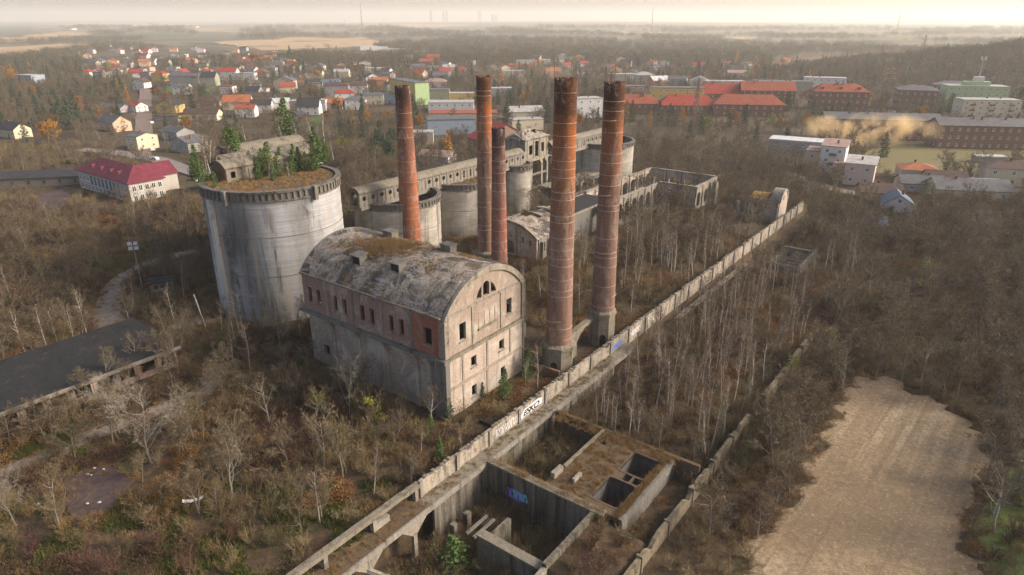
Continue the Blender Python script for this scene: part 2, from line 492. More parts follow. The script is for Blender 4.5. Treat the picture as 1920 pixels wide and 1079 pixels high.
def sheet(name, pts, mat, lift, jag=0.0, step=3.0, block=True, seed=1, soft=False):
    """an irregular patch of surface laid on the ground; pts are world xy"""
    rr = random.Random(seed); out = []
    for i in range(len(pts)):
        a = Vector(pts[i][:2]); b = Vector(pts[(i + 1) % len(pts)][:2])
        k = max(1, int((b - a).length / step))
        nrm = Vector((-(b - a).y, (b - a).x)).normalized()
        for j in range(k):
            p = a.lerp(b, j / k) + nrm * rr.uniform(-jag, jag)
            out.append((p.x, p.y))
    if block: BLOCKED.append(out)
    tris = tessellate_polygon([[Vector((a, b, 0)) for a, b in out]])
    import bmesh
    bm = bmesh.new(); vs = [bm.verts.new((a, b, 0)) for a, b in out]
    for t in tris:
        try: bm.faces.new([vs[i] for i in t])
        except ValueError: pass
    size = max(max(p[0] for p in out) - min(p[0] for p in out), max(p[1] for p in out) - min(p[1] for p in out))
    lim = size / (60 if soft else 28)
    for _ in range(7):
        es = [e for e in bm.edges if e.calc_length() > lim * 2]
        if not es: break
        bmesh.ops.subdivide_edges(bm, edges=es, cuts=1); bmesh.ops.triangulate(bm, faces=bm.faces)
    for v_ in bm.verts: v_.co.z = gz(v_.co.x, v_.co.y) + (lift if not (soft and v_.is_boundary) else -.12)
    bmesh.ops.recalc_face_normals(bm, faces=bm.faces)
    me = bpy.data.meshes.new(name); bm.to_mesh(me); bm.free(); me.materials.append(MATS[mat])
    return tag(link(name, me), kind='structure')
def ribbon(name, pts, w, mat, lift, n=10, block=True, margin=0.0):
    """a road or path along world xy points (Catmull-Rom), w wide"""
    P = [Vector(p[:2]) for p in pts]; line = []
    for i in range(len(P) - 1):
        p0, p1, p2, p3 = P[max(0, i - 1)], P[i], P[i + 1], P[min(len(P) - 1, i + 2)]
        for j in range(n):
            t = j / n
            line.append(.5 * (2 * p1 + (p2 - p0) * t + (2 * p0 - 5 * p1 + 4 * p2 - p3) * t * t + (3 * p1 - p0 - 3 * p2 + p3) * t ** 3))
    line.append(P[-1]); L, Rr = [], []
    mb = MB()
    for i, p in enumerate(line):
        d = (line[min(i + 1, len(line) - 1)] - line[max(0, i - 1)]).normalized(); q = Vector((-d.y, d.x))
        ww = w / 2 if not callable(w) else w(i / len(line)) / 2
        for s in (1, .33, -.33, -1):
            r = p + q * ww * s; mb.v.append((r.x, r.y, gz(r.x, r.y) + lift + (0 if abs(s) < .5 else -.03)))
        L.append(p + q * (ww + margin)); Rr.append(p - q * (ww + margin))
    for i in range(len(line) - 1):
        for k in range(3): mb.f.append((i * 4 + k, i * 4 + k + 1, i * 4 + 5 + k, i * 4 + 4 + k)); mb.mi.append(0)
    if block: BLOCKED.append([tuple(p) for p in L] + [tuple(p) for p in reversed(Rr)])
    return tag(mb.build(name, mat, smooth=True), kind='structure')
gp = lambda pts, z=0.0: [at(a, b, z)[:2] for a, b in pts]
sheet('sandy_field', gp([(1585, 712), (1660, 700), (1745, 745), (1800, 770), (1868, 838), (1858, 905), (1815, 1000), (1860, 1110), (1380, 1110), (1400, 1020), (1480, 950), (1490, 900), (1555, 800)], -3.0), 'sandy_field', .16, 1.6, 1.6, soft=True)
sheet('grass_verge', gp([(1880, 790), (1990, 760), (2050, 1120), (1870, 1110), (1825, 1000), (1868, 905), (1880, 850)], -3.0), 'lawn', .07, .8, 3, seed=4, block=False)
sheet('cinder_patch', gp([(120, 900), (190, 870), (250, 900), (235, 945), (170, 985), (120, 965)]), 'cinder', .12, .5, 2, seed=5, soft=True)
ribbon('dirt_path', gp([(-60, 915), (0, 890), (100, 850), (200, 805), (380, 735), (400, 690)]), 3.6, 'dirt', .10)
ribbon('dirt_track', gp([(215, 640), (205, 600), (210, 560), (235, 522), (300, 490), (370, 472)]), lambda t: 6.5 - 2.5 * t, 'dirt', .11)
ribbon('street', gp([(262, 296), (268, 262), (270, 230), (271, 200), (273, 170), (276, 145), (279, 128)]), 9.0, 'street_setts', .35, margin=7)
ribbon('cross_street', gp([(150, 283), (215, 287), (262, 294), (300, 300), (345, 318), (420, 345)]), 8.0, 'asphalt', .45, margin=5)
ribbon('lane', gp([(1470, 322), (1530, 345), (1600, 362), (1690, 372)]), 5.0, 'dirt', .12)
sheet('school_yard', gp([(60, 375), (120, 352), (140, 372), (110, 400), (70, 400)]), 'cinder', .1, 1, 4)
sheet('lawn', gp([(310, 165), (352, 163), (345, 182), (312, 183)]), 'lawn', .2, 1, 6)
sheet('lawn', gp([(380, 166), (415, 163), (418, 174), (384, 178)]), 'lawn', .2, 1, 6)
sheet('lawn', gp([(560, 222), (605, 218), (600, 240), (565, 236)]), 'lawn', .2, 1, 6)
sheet('lawn', gp([(790, 197), (850, 192), (880, 206), (860, 216), (810, 212)]), 'lawn', .2, 1, 6)
sheet('lawn', gp([(1640, 133), (1690, 131), (1700, 140), (1640, 143)]), 'lawn', .25, 1, 9)
sheet('meadow', gp([(1600, 285), (1690, 268), (1800, 268), (1990, 285), (1990, 330), (1850, 320), (1760, 330), (1640, 325)]), 'meadow', .15, 1.5, 6)
sheet('rust_meadow', gp([(1440, 112), (1620, 103), (1800, 106), (1830, 118), (1600, 124), (1450, 122)]), 'rust_meadow', .3, 3, 20)
sheet('stubble_field', gp([(-120, 118), (0, 112), (90, 101), (215, 83), (130, 83), (0, 88), (-120, 90)]), 'stubble', .4, 3, 40)
sheet('stubble_field', gp([(-100, 82), (30, 80), (130, 76), (60, 70), (-100, 74)]), 'stubble', .4, 3, 60)
sheet('stubble_field', gp([(35, 69), (120, 70), (175, 66), (150, 58), (90, 61)]), 'stubble', .4, 3, 80)
sheet('stubble_field', gp([(398, 80), (470, 90), (530, 103), (575, 92), (680, 90), (735, 84), (680, 70), (560, 71)]), 'stubble', .4, 3, 40)
sheet('stubble_field', gp([(330, 58), (440, 63), (460, 56), (400, 53)]), 'stubble', .5, 3, 80)
sheet('green_field', gp([(-90, 73), (0, 72), (70, 65), (140, 57), (60, 51), (-90, 51)]), 'green_field', .4, 3, 80)
for q in ([(1330, 83), (1500, 84), (1560, 79), (1420, 77)], [(1380, 65), (1620, 68), (1800, 64), (1600, 59)], [(1600, 92), (1930, 96), (1990, 90), (1750, 86)], [(1560, 76), (1930, 80), (1990, 74), (1700, 71)]):
    sheet('pale_field', gp(q), 'meadow', .5, 3, 80)

for q, mt in (([(750, 57), (880, 60), (960, 56), (840, 53)], 'green_field'), ([(1000, 62), (1180, 66), (1260, 61), (1100, 58)], 'stubble'), ([(480, 60), (600, 64), (680, 60), (560, 56)], 'meadow'), ([(200, 66), (310, 72), (380, 67), (280, 62)], 'green_field'), ([(1280, 72), (1400, 74), (1440, 70), (1340, 68)], 'stubble'), ([(600, 52), (800, 54), (900, 50), (700, 48)], 'stubble'), ([(1000, 52), (1300, 55), (1500, 50), (1200, 48)], 'meadow'), ([(60, 48), (300, 50), (420, 47), (200, 45)], 'stubble'), ([(1500, 55), (1800, 57), (1920, 53), (1650, 50)], 'green_field')):
    sheet('far_field', gp(q), mt, .6, 3, 90)

# ------------------------------------------------------------------ the long wall with its track ledge
def long_wall():
    t = site_thing('long_wall', 'very long pale concrete wall with pilasters and a ledge, running diagonally past the chimneys', 'wall', 0, -9.1)
    bay = 7.2; rr = random.Random(3)
    y0, y1 = -.25, .25
    k = 0; u = -15.4
    while u < 163:
        a, b = u, u + bay
        top = 2.45 + rr.uniform(-.12, .12)
        pts = [(a, -.9), (b, -.9)]
        n = 6
        bite = rr.randrange(1, n) if rr.random() < .22 else -1
        for i in range(n + 1): pts.append((b - bay * i / n, top + rr.uniform(-.14, .06) - (rr.uniform(.35, .8) if i == bite else 0)))
        MB().slab(pts, [], y0, y1).build('panel', 'wall_panel', t)
        MB().box(a - .28, a + .28, y0 - .22, y0 + .01, -.9, top + .06).build('pilaster', 'concrete', t)
        c = MB()
        for i in range(9):
            if rr.random() < .35: continue
            x0 = a + bay * i / 9
            c.box(x0 + .03, x0 + bay / 9 - rr.uniform(.03, .3), y0 - rr.uniform(-.05, .06), y1 + rr.uniform(-.1, .1), top + .064, top + .12 + rr.uniform(0, .08))
        if c.v: c.build('coping', 'concrete_moss', t)
        u = b; k += 1
    # track ledge in front of it
    u = -38.2
    while u < 34:
        MB().box(u, u + 7.15, -2.35, y0 - .012, -.55, -.02 + rr.uniform(-.05, .05)).build('ledge', 'soil' if u < -18 else 'concrete_moss', t)
        MB().box(u, u + 7.15, -2.62, -2.355, -.75, .02 + rr.uniform(-.05, .08)).build('ledge_kerb', 'concrete', t)
        u += 7.2
    for a in (60, 67.2, 74.4, 81.6, 88.8, 96):
        MB().box(a, a + 7.1, -2.9, -1.9, -1.6, -1.0 + rr.uniform(-.1, .1)).build('ledge', 'concrete_moss', t)
    # retaining wall under the ledge
    u = -15.2
    while u < 30:
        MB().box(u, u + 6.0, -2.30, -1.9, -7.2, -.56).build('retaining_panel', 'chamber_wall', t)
        u += 6.03
    # colonnade at the near end
    mb = MB()
    for i in range(8):
        a = -38.2 + i * 2.83
        z = 2.35 + rr.uniform(-.06, .06)
        MB().box(a, a + 2.81, -.42, .42, z - .62, z).build('beam', 'concrete_moss', t)
    for a in (-16.2, -23.4, -30.8, -38.0):
        MB().box(a - .28, a + .28, -.33, .33, -.02, 1.71).build('post', 'concrete_pale', t)
    MB().box(-23.2, -21.0, -.3, .3, -.02, .9).build('post', 'concrete', t)
    # arcade under the ledge
    for a in (-19.0, -26.5, -34.0):
        p = MB().box(a - .3, a + .3, -2.55, -2.1, -6.3, -2.2)
        for sgn in (-1, 1):
            p.add([(a, -2.55, -.78), (a, -2.1, -.78), (a + sgn * 2.2, -2.1, -.78), (a + sgn * 2.2, -2.55, -.78), (a + sgn * .3, -2.55, -2.5), (a + sgn * .3, -2.1, -2.5), (a, -2.1, -2.5), (a, -2.55, -2.5)],
                  [(0, 1, 2, 3), (3, 2, 5, 4), (0, 3, 4, 7), (1, 6, 5, 2)])
        p.build('pillar', 'concrete_pale', t)
    for a in (-22.7, -30.2):
        MB().slab(rect(a - 3.4, a + 3.4, -6.5, -.6), [rect(a - 2.2, a - .2, -4.2, -1.6)], -.20, .2).build('back_panel', 'concrete', t)
    MB().beam((-27, -2.3, -2.0), (-23.2, -5.2, -5.6), .5, .5).build('strut', 'concrete', t)
long_wall()

def graffiti(parent_label, text, u, v, z, h, mat, outline=None, rz=0.0, lean=0.0, wid=1.0, cat='graffiti', axis='x'):
    """painted lettering lying 1.5 cm off a wall; returns nothing"""
    cu = bpy.data.curves.new('graffiti', 'FONT'); cu.body = text; cu.size = h; cu.extrude = .004; cu.offset = h * .035; cu.shear = lean
    cu.space_character = .86
    ob = bpy.data.objects.new('tmp', cu); COL.objects.link(ob)
    dg = bpy.context.evaluated_depsgraph_get(); me = bpy.data.meshes.new_from_object(ob.evaluated_get(dg))
    bpy.data.objects.remove(ob); me.name = 'graffiti'
    me.materials.clear(); me.materials.append(MATS[mat])
    o = link('graffiti', me)
    o.rotation_euler = (math.pi / 2, 0, rz); o.scale = (wid, 1, 1)
    return o
for nm, c in dict(spray_white=(.62, .62, .64), spray_black=(.02, .02, .022), spray_blue=(.06, .16, .55), spray_cyan=(.18, .40, .55), spray_violet=(.28, .12, .45), spray_silver=(.45, .46, .48), spray_red=(.4, .05, .05)).items(): plain(nm, c, .7, .2, 3)
LW = [o for o in bpy.data.objects if o.name.startswith('long_wall')][0]
def wall_tag(text, u, z, h, mat, wid=1.0, lean=.0, dy=0.0, back=None):
    o = graffiti('', text, 0, 0, 0, h, mat, wid=wid, lean=lean); o.parent = LW
    o.location = (u, -.262 - dy, z)
    if back:
        w = max(v.co.x for v in o.data.vertices) * wid
        b = graffiti('', text, 0, 0, 0, h * 1.0, back, wid=wid, lean=lean); b.data = b.data.copy(); b.parent = LW
        for v in b.data.vertices: pass
        b.location = (u + .05, -.256 - dy, z - .06); b.scale = (wid * 1.02, 1.1, 1)
wall_tag('ESKO', 7.2, .55, 1.35, 'spray_black', 1.45, .3)
MB().slab([(6.9, .35), (10.2, .5), (12.4, .6), (12.5, 1.5), (11.4, 1.9), (9.0, 1.7), (7.6, 1.75), (6.8, .9)], [], -.254, -.251).build('graffiti', 'spray_white', LW)
def scribble(seed, x0, x1, z0, z1, n, w=.10):
    """illegible spray strokes: bent bars inside a rectangle"""
    rr = random.Random(seed); m = MB(); st = (x1 - x0) / n
    for i in range(n):
        a = x0 + st * (i + .5)
        p = [(a + rr.uniform(-.5, .5) * st, z0 + (z1 - z0) * f + rr.uniform(-.1, .1)) for f in (0, .35, .7, 1)]
        if rr.random() < .5: p.append((p[-1][0] + st * .8, p[-1][1] - .25))
        for q in range(len(p) - 1):
            d = Vector((p[q + 1][0] - p[q][0], p[q + 1][1] - p[q][1])).normalized(); nn = Vector((-d.y, d.x)) * w
            k = len(m.v)
            m.add([(p[q][0] + nn.x, q * .0012 + i * .0003, p[q][1] + nn.y), (p[q][0] - nn.x, q * .0012 + i * .0003, p[q][1] - nn.y), (p[q + 1][0] - nn.x, q * .0012 + i * .0003, p[q + 1][1] - nn.y), (p[q + 1][0] + nn.x, q * .0012 + i * .0003, p[q + 1][1] + nn.y)], [(0, 1, 2, 3)])
    return m
for sd, a, b, mt in ((1, .3, 2.9, 'spray_silver'), (2, 2.9, 6.2, 'spray_white'), (3, 50.4, 53.4, 'spray_silver')):
    o = scribble(sd, a, b,   .3, 1.7, 8, .055).build('graffiti', mt, LW, fix=False); o.location.y = -.262
wall_tag('JAGE', 36.0, .45, 1.35, 'spray_blue', 1.25, .1, back='spray_cyan')
wall_tag('NEXT', 42.6, .5, 1.4, 'spray_silver', 1.2, -.1, back='spray_white')

# ------------------------------------------------------------------ sunken chambers and pit block in front of the wall
def chambers():
    t = site_thing('sunken_chamber', 'roofless sunken concrete chamber with graffiti below the long wall', 'ruin', -9.6, -20)
    L = lambda u, v: (u + 9.6, v + 20)
    (x0, y0), (x1, y1) = L(-4.4, -30.2), L(-3.7, -11.75)
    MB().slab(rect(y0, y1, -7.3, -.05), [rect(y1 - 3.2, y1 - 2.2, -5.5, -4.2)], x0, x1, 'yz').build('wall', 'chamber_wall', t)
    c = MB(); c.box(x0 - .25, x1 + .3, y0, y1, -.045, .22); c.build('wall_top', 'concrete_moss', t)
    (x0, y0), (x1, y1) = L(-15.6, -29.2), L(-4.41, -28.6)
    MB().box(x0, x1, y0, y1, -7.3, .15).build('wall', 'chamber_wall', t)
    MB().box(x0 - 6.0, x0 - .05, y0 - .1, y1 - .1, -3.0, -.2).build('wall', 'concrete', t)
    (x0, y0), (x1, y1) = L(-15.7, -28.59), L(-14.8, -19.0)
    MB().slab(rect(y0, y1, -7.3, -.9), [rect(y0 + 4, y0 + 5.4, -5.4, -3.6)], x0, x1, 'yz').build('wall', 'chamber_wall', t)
    MB().box(x0 - .2, x1 + .2, y0 + .1, y1, -.89, -.68).build('wall_top', 'concrete_moss', t)
    (x0, y0), (x1, y1) = L(-14.79, -19.6), L(-9.5, -19.05)
    MB().box(x0, x1, y0, y1, -7.3, -2.4).build('wall', 'chamber_wall', t)
    for u in (-14.2, -11.5):
        (a, b) = L(u, -13.8)
        MB().box(a, a + .8, b, b + .8, -7.2, -3.4).build('pillar', 'chamber_wall', t)
    for (u, v) in ((-14.5, -17.6), (-14.5, -16.4)):
        a, b = L(u, v); MB().box(a, a + 4.2, b, b + .35, -3.2, -2.9).build('lintel', 'concrete_dark', t)
    a, b = L(-4.42, -15.2)
    for sd, mt, o0 in ((5, 'spray_violet', 0), (6, 'spray_blue', .5), (7, 'spray_cyan', 1.0)):
        g = scribble(sd, o0, o0 + 2.4, -4.2 + o0 * .4, -2.6, 6, .14).build('graffiti', mt, t, fix=False)
        g.rotation_euler = (0, 0, -math.pi / 2); g.location = (a - .014 - o0 * .02, b, 0)
    # the block with two pits
    p = site_thing('pit_block', 'moss-covered concrete block with two deep dark rectangular pits', 'ruin', 4, -26)
    L = lambda u, v: (u - 4, v + 26)
    def rr_(u0, u1, v0, v1, r=.5):
        q = []
        for cx, cy, a0 in ((u1 - r, v1 - r, 0), (u0 + r, v1 - r, 90), (u0 + r, v0 + r, 180), (u1 - r, v0 + r, 270)):
            for i in range(4): a = R(a0 + 30 * i); q.append(L(cx + r * math.cos(a), cy + r * math.sin(a)))
        return q
    holes = [rr_(5.2, 10.0, -31.2, -27.2), rr_(-2.1, 3.1, -31.0, -27.0), rr_(3.5, 4.9, -29.6, -28.5, .25), rr_(3.5, 4.9, -31.0, -29.9, .25), rr_(9.0, 11.6, -22.9, -22.0, .2)]
    rj = random.Random(5)
    out = []
    cs = [L(-3.65, -20.7), L(12.3, -20.7), L(12.3, -32.0), L(-3.65, -32.0)]
    for i in range(4):
        a, b = Vector(cs[i]), Vector(cs[(i + 1) % 4])
        for j in range(10): q = a.lerp(b, j / 10); out.append((q.x + rj.uniform(-.12, .12), q.y + rj.uniform(-.12, .12)))
    MB().slab(out, holes, -.6, 0, 'xy').build('deck', 'soil', p)
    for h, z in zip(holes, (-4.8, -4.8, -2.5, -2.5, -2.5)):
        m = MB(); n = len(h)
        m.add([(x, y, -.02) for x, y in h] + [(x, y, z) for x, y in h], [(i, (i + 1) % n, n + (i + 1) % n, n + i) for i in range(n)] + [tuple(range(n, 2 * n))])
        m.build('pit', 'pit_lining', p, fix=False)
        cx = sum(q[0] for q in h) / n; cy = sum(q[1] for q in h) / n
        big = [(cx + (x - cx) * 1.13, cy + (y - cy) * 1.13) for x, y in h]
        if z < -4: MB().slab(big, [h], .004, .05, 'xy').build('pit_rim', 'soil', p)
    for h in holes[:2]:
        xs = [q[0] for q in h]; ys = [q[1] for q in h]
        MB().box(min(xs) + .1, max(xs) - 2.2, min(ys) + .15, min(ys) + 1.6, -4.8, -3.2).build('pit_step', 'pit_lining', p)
    a, b = L(-1.5, -21.2); c, d = L(12.0, -20.75)
    MB().box(a + 2.5, c, b + .05, d, -4.6, .35).build('kerb_wall', 'concrete_moss', p)
    MB().box(a - .6, a + 1.6, b - .2, d, -.05, 1.0).build('stub_wall', 'concrete', p)
    MB().box(a + .3, a + 2.2, b - 2.8, b - 2.4, -.05, .7).build('stub_wall', 'concrete', p)
    a, b = L(12.31, -36); c, d = L(12.9, -12)
    MB().box(a, c, b, d, -4.6, .06).build('side_wall', 'soil', p)
    a, b = L(-3.65, -32.5); c, d = L(12.3, -32.02)
    MB().box(a, c, b, d, -6, -.12).build('side_wall', 'concrete_dark', p)
    # boundary wall to the field
    w = site_thing('boundary_wall', 'crumbling yellowish concrete wall between the birch thicket and the sandy field', 'wall', 0, -36.7, -3)
    u = -22.0; k = 0; rr = random.Random(9)
    while u < 66:
        if k not in (7,):
            z = 2.3 + rr.uniform(-.25, .2)
            pts = [(u, -.6), (u + 7.4, -.6)] + [(u + 7.4 - 7.4 * i / 6, z + rr.uniform(-.14, .12) - (.8 if rr.random() < .08 else 0)) for i in range(7)]
            MB().slab(pts, [], -.28, .28).build('panel', 'old_wall', w)
            MB().box(u - .35, u + .01, -.42, .42, -.6, z + .15).build('post', 'old_wall', w)
        u += 7.6; k += 1
    tr = site_thing('steel_trough', 'long black steel channel lying along the long wall below the vaulted building', 'trough', 3, -7.6)
    m = MB(); m.box(0, 17, -.35, -.25, 0, .7); m.box(0, 17, .25, .35, 0, .7); m.box(0, 17, -.24, .24, 0, .08); m.build('channel', 'black_steel', tr)
    MB().box(-.5, -.02, -.3, 3.2, 0, .55).build('channel_end', 'black_steel', tr)
chambers()

# ------------------------------------------------------------------ vaulted brick building
def vaulted_building():
    t = site_thing('vaulted_building', 'large ruined brick factory building with barrel-vaulted mossy roof', 'building', 0, 0)
    Wd, Ln, EV, LG = 20.4, 33.6, 17.1, 10.3; RISE = 5.2
    # upper long wall (faces -u), five bays
    holes = []; sills = []
    by = [0.25, 6.6, 13.3, 20.0, 26.7, 33.35]
    for i in range(5):
        c = (by[i] + by[i + 1]) / 2
        ws = [(c - .2, 1.7)] if i == 0 else [(c - 1.15, 1.0), (c + 1.15, 1.0)]
        for (q, w) in ws: holes.append(rect(q - w / 2, q + w / 2, 12.1, 14.9 if i else 15.0))
        sills.append((ws[0][0] - ws[0][1] / 2 - .3, ws[-1][0] + ws[-1][1] / 2 + .3))
    for side, x0, x1 in (('near', 0.0, .5), ('far', Wd - .5, Wd)):
        MB().slab(rect(.55, Ln - .55, LG + .31, EV), holes, x0, x1, 'yz').build('upper_wall', 'brick_red', t)
    MB().slab(rect(1.0, 6.38, LG + .33, EV - .02), [holes[0]], -.03, -.003, 'yz').build('brick_facing', 'brick_deep', t)
    for a, b in sills: MB().box(-.14, .06, a, b, 11.92, 12.09).build('sill', 'concrete', t)
    for i, b in enumerate(by[1:-1]):
        MB().box(-.1, .02, b - .22, b + .22, LG + .32, EV - .02).build('pilaster', ('concrete_dark', 'concrete_pale', 'concrete_dark', 'concrete_pale')[i], t)
    # recessed lower wall with haunched piers
    MB().slab(rect(.56, Ln - .55, -.5, LG - .32), [rect(28.5, 30, 2, 4)], .75, 1.25, 'yz').build('lower_wall', 'brick_wash', t)
    MB().box(Wd - 1.2, Wd - .7, .6, Ln - .6, -.5, LG - .32).build('lower_wall', 'brick_wash', t)
    for b in by[1:-1] + [2.9]:
        prof = [(.76, -.5), (.45, -.5), (.45, 7.0), (.35, 8.3), (-.1, 9.3), (-.42, LG - .32), (.76, LG - .32)]
        MB().slab([(x, z) for x, z in prof], [], b - .38, b + .38).build('bracket_pier', 'concrete_dark' if b < 3 else 'brick_wash', t)
    # ledge cornice round two sides
    MB().box(-.65, .52, -.65, Ln + .2, LG - .3, LG + .30).build('cornice', 'concrete_dark', t)
    MB().box(.53, Wd + .2, -.48, .53, LG - .26, LG + .26).build('cornice', 'concrete_moss', t)
    # gable wall facing -v
    arcpts = arch(.42, Wd - .42, LG + .27, EV - .3, RISE - .1, 28)
    cx = Wd / 2
    hl = [rect(3.6, 5.1, 12.2, 15.1), rect(15.4, 16.8, 12.4, 15.2), arch(cx - .75, cx + .75, 17.7, 19.6, .55, 8)]
    for s in (-1, 1):
        q = [(cx + s * 1.15, 17.7), (cx + s * 2.5, 17.7), (cx + s * 2.3, 18.4), (cx + s * 1.85, 19.1), (cx + s * 1.15, 19.7)]
        hl.append(q if s > 0 else q[::-1])
    MB().slab(arcpts, hl, .02, .5).build('gable_wall', 'brick_wash', t)
    MB().slab(arch(.42, Wd - .42, LG + .27, EV - .3, RISE - .1, 28), [rect(9, 11.4, 12, 14.5)], Ln - .5, Ln - .02).build('gable_wall', 'brick_wash', t)
    # arched concrete band
    out = arch(.0, Wd, EV - .35, EV - .15, RISE + .35, 32)[2:]; inn = arch(.95, Wd - .95, EV - .35, EV - .35, RISE - .35, 32)[2:]
    MB().slab(out + inn[::-1], [], -.28, .36).build('gable_arch', 'concrete_pale', t)
    MB().slab(out + inn[::-1], [], Ln - .36, Ln + .1).build('gable_arch', 'concrete', t)
    for x in (0, Wd - .95):
        MB().box(x, x + .95, -.26, .5, LG + .31, EV - .36).build('corner_pilaster', 'concrete_pale', t)
    MB().box(.96, Wd - .96, -.12, .03, EV - .05, EV + .32).build('string_course', 'concrete', t)
    for x in (6.7, 13.9): MB().box(x - .22, x + .22, -.1, .03, LG + .27, EV - .06).build('pilaster', 'concrete_pale', t)
    # blind niche panel
    for x in (8.2, 9.6, 11.0, 12.3): MB().box(x - .07, x + .07, -.03, .03, 12.8, 15.2).build('niche_bar', 'brick_red', t)
    MB().box(8.0, 12.6, -.24, .03, 12.45, 12.75).build('niche_sill', 'concrete_moss', t)
    # lower gable
    hl = [rect(6.2, 7.5, 6.6, 8.4), rect(13.4, 14.7, 6.6, 8.4), rect(6.2, 7.4, 1.2, 3.2), rect(13.8, 14.9, 1.2, 3.2)]
    MB().slab(rect(.96, Wd - .5, -.5, LG - .27), hl, .05, .5).build('lower_gable_wall', 'brick_pale', t)
    MB().slab(rect(.96, Wd - .5, -.5, LG - .27), [], Ln - .5, Ln - .05).build('lower_gable_wall', 'brick_pale', t)
    for (a, b, c, d) in ((3.5, 5.2, 11.95, 12.18), (15.3, 16.9, 12.15, 12.38), (6.0, 7.7, 6.35, 6.58), (13.2, 14.9, 6.35, 6.58), (6.0, 7.6, 1.0, 1.18), (13.6, 15.1, 1.0, 1.18)):
        MB().box(a, b, -.13, .05, c, d).build('sill', 'concrete', t)
    for x in (4.2, 10.2, 16.4): MB().box(x - .2, x + .2, -.05, .06, 5.2, LG - .3).build('pilaster', 'concrete_pale', t)
    for x in (4.2, 10.2): MB().box(x - .2, x + .2, -.05, .06, -.5, 4.55).build('pilaster', 'brick_wash', t)
    MB().box(.97, Wd - .5, -.1, .06, 4.6, 5.1).build('string_course', 'brick_wash', t)
    MB().box(0, .95, -.2, 2.2, -.6, LG - .31).build('corner_pier', 'concrete_dark', t)
    MB().box(Wd - .49, Wd, -.1, .5, -.6, LG - .3).build('corner_pier', 'concrete_pale', t)
    # eaves
    rj = random.Random(2)
    y = .4
    while y < Ln - .5:
        l = rj.uniform(.7, 1.6); MB().box(-.28 - rj.uniform(0, .12), .35, y, min(y + l - .02, Ln - .4), EV + .01, EV + .22 + rj.uniform(0, .12)).build('eaves_piece', 'concrete_moss', t); y += l
    # roof shell
    nx, ny = 40, 66
    w = Wd / 2 + .05; r = (w * w + RISE * RISE) / (2 * RISE); half = math.asin(w / r)
    from mathutils import noise as mn
    vs, fs = [], []
    for lay in (0, -.35):
        for j in range(ny + 1):
            for i in range(nx + 1):
                a = -half + 2 * half * i / nx; yy = .37 + (Ln - .74) * j / ny
                d = mn.noise(Vector((a * 9, yy * .35, 1.7))) * .16 + mn.noise(Vector((a * 30, yy * 1.3, 4))) * .06 if lay == 0 else lay
                edge = min(1, (nx / 2 - abs(i - nx / 2)) / 3)
                if lay == 0: d *= edge
                vs.append((Wd / 2 + (r + d) * math.sin(a), yy, EV + .2 + RISE - r + (r + d) * math.cos(a)))
    m = (nx + 1) * (ny + 1)
    for j in range(ny):
        for i in range(nx):
            k = j * (nx + 1) + i
            fs.append((k, k + 1, k + nx + 2, k + nx + 1)); fs.append((m + k + nx + 1, m + k + nx + 2, m + k + 1, m + k))
    roof = MB().add(vs, fs).build('roof', 'roof_vault', t, smooth=True, fix=False)
    def on_roof(f, y):
        a = -half + 2 * half * f; return Vector((Wd / 2 + r * math.sin(a), y, EV + .2 + RISE - r + r * math.cos(a))), a
    for f, y in ((.22, 21.8), (.25, 13.3)):
        p, a = on_roof(f, y)
        h = MB(); h.box(-.9, .6, -1.0, -.8, -.6, .9); h.box(-.9, .6, .8, 1.0, -.6, .9); h.box(.6, .7, -1, 1, -.6, .9)
        h.add([(-1.2, -1.25, .90), (.9, -1.25, 1.15), (.9, 1.25, 1.15), (-1.2, 1.25, .90), (-1.2, -1.25, 1.04), (.9, -1.25, 1.3), (.9, 1.25, 1.3), (-1.2, 1.25, 1.04)],
              [(0, 3, 2, 1), (4, 5, 6, 7), (0, 1, 5, 4), (1, 2, 6, 5), (2, 3, 7, 6), (3, 0, 4, 7)])
        o = h.build('hatch', 'concrete_dark', roof); o.location = p
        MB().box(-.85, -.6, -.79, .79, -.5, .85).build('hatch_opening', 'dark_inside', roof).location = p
    for f, y in ((.60, 23.5), (.63, 10.5)):
        p, a = on_roof(f, y)
        o = MB().box(-.8, .8, -1.1, 1.1, -.5, 1.1).build('vent_box', 'concrete_moss', roof); o.location = p
        o = MB().box(-.95, .95, -1.25, 1.25, 1.11, 1.26).build('vent_lid', 'concrete_dark', roof); o.location = p
    global ROOF_AT
    def ROOF_AT(f, y):
        p, a = on_roof(f, y); q = W(p.x, p.y, p.z); return q
    MB().box(.8, Wd - .8, .6, Ln - .6, LG - .25, LG).build('floor_slab', 'concrete_dark', t)
    MB().box(2.2, Wd - 2.2, 2.0, Ln - 2.0, LG + .01, EV + 2.4).build('added_dark_box', 'dark_inside', t)  # solid near-black box added so the upper windows read dark
    MB().box(2.6, Wd - 2.6, 2.0, Ln - 2.0, -.4, LG - .3).build('added_dark_box', 'dark_inside', t)  # another added box, darkening the lower storey's window openings
vaulted_building()
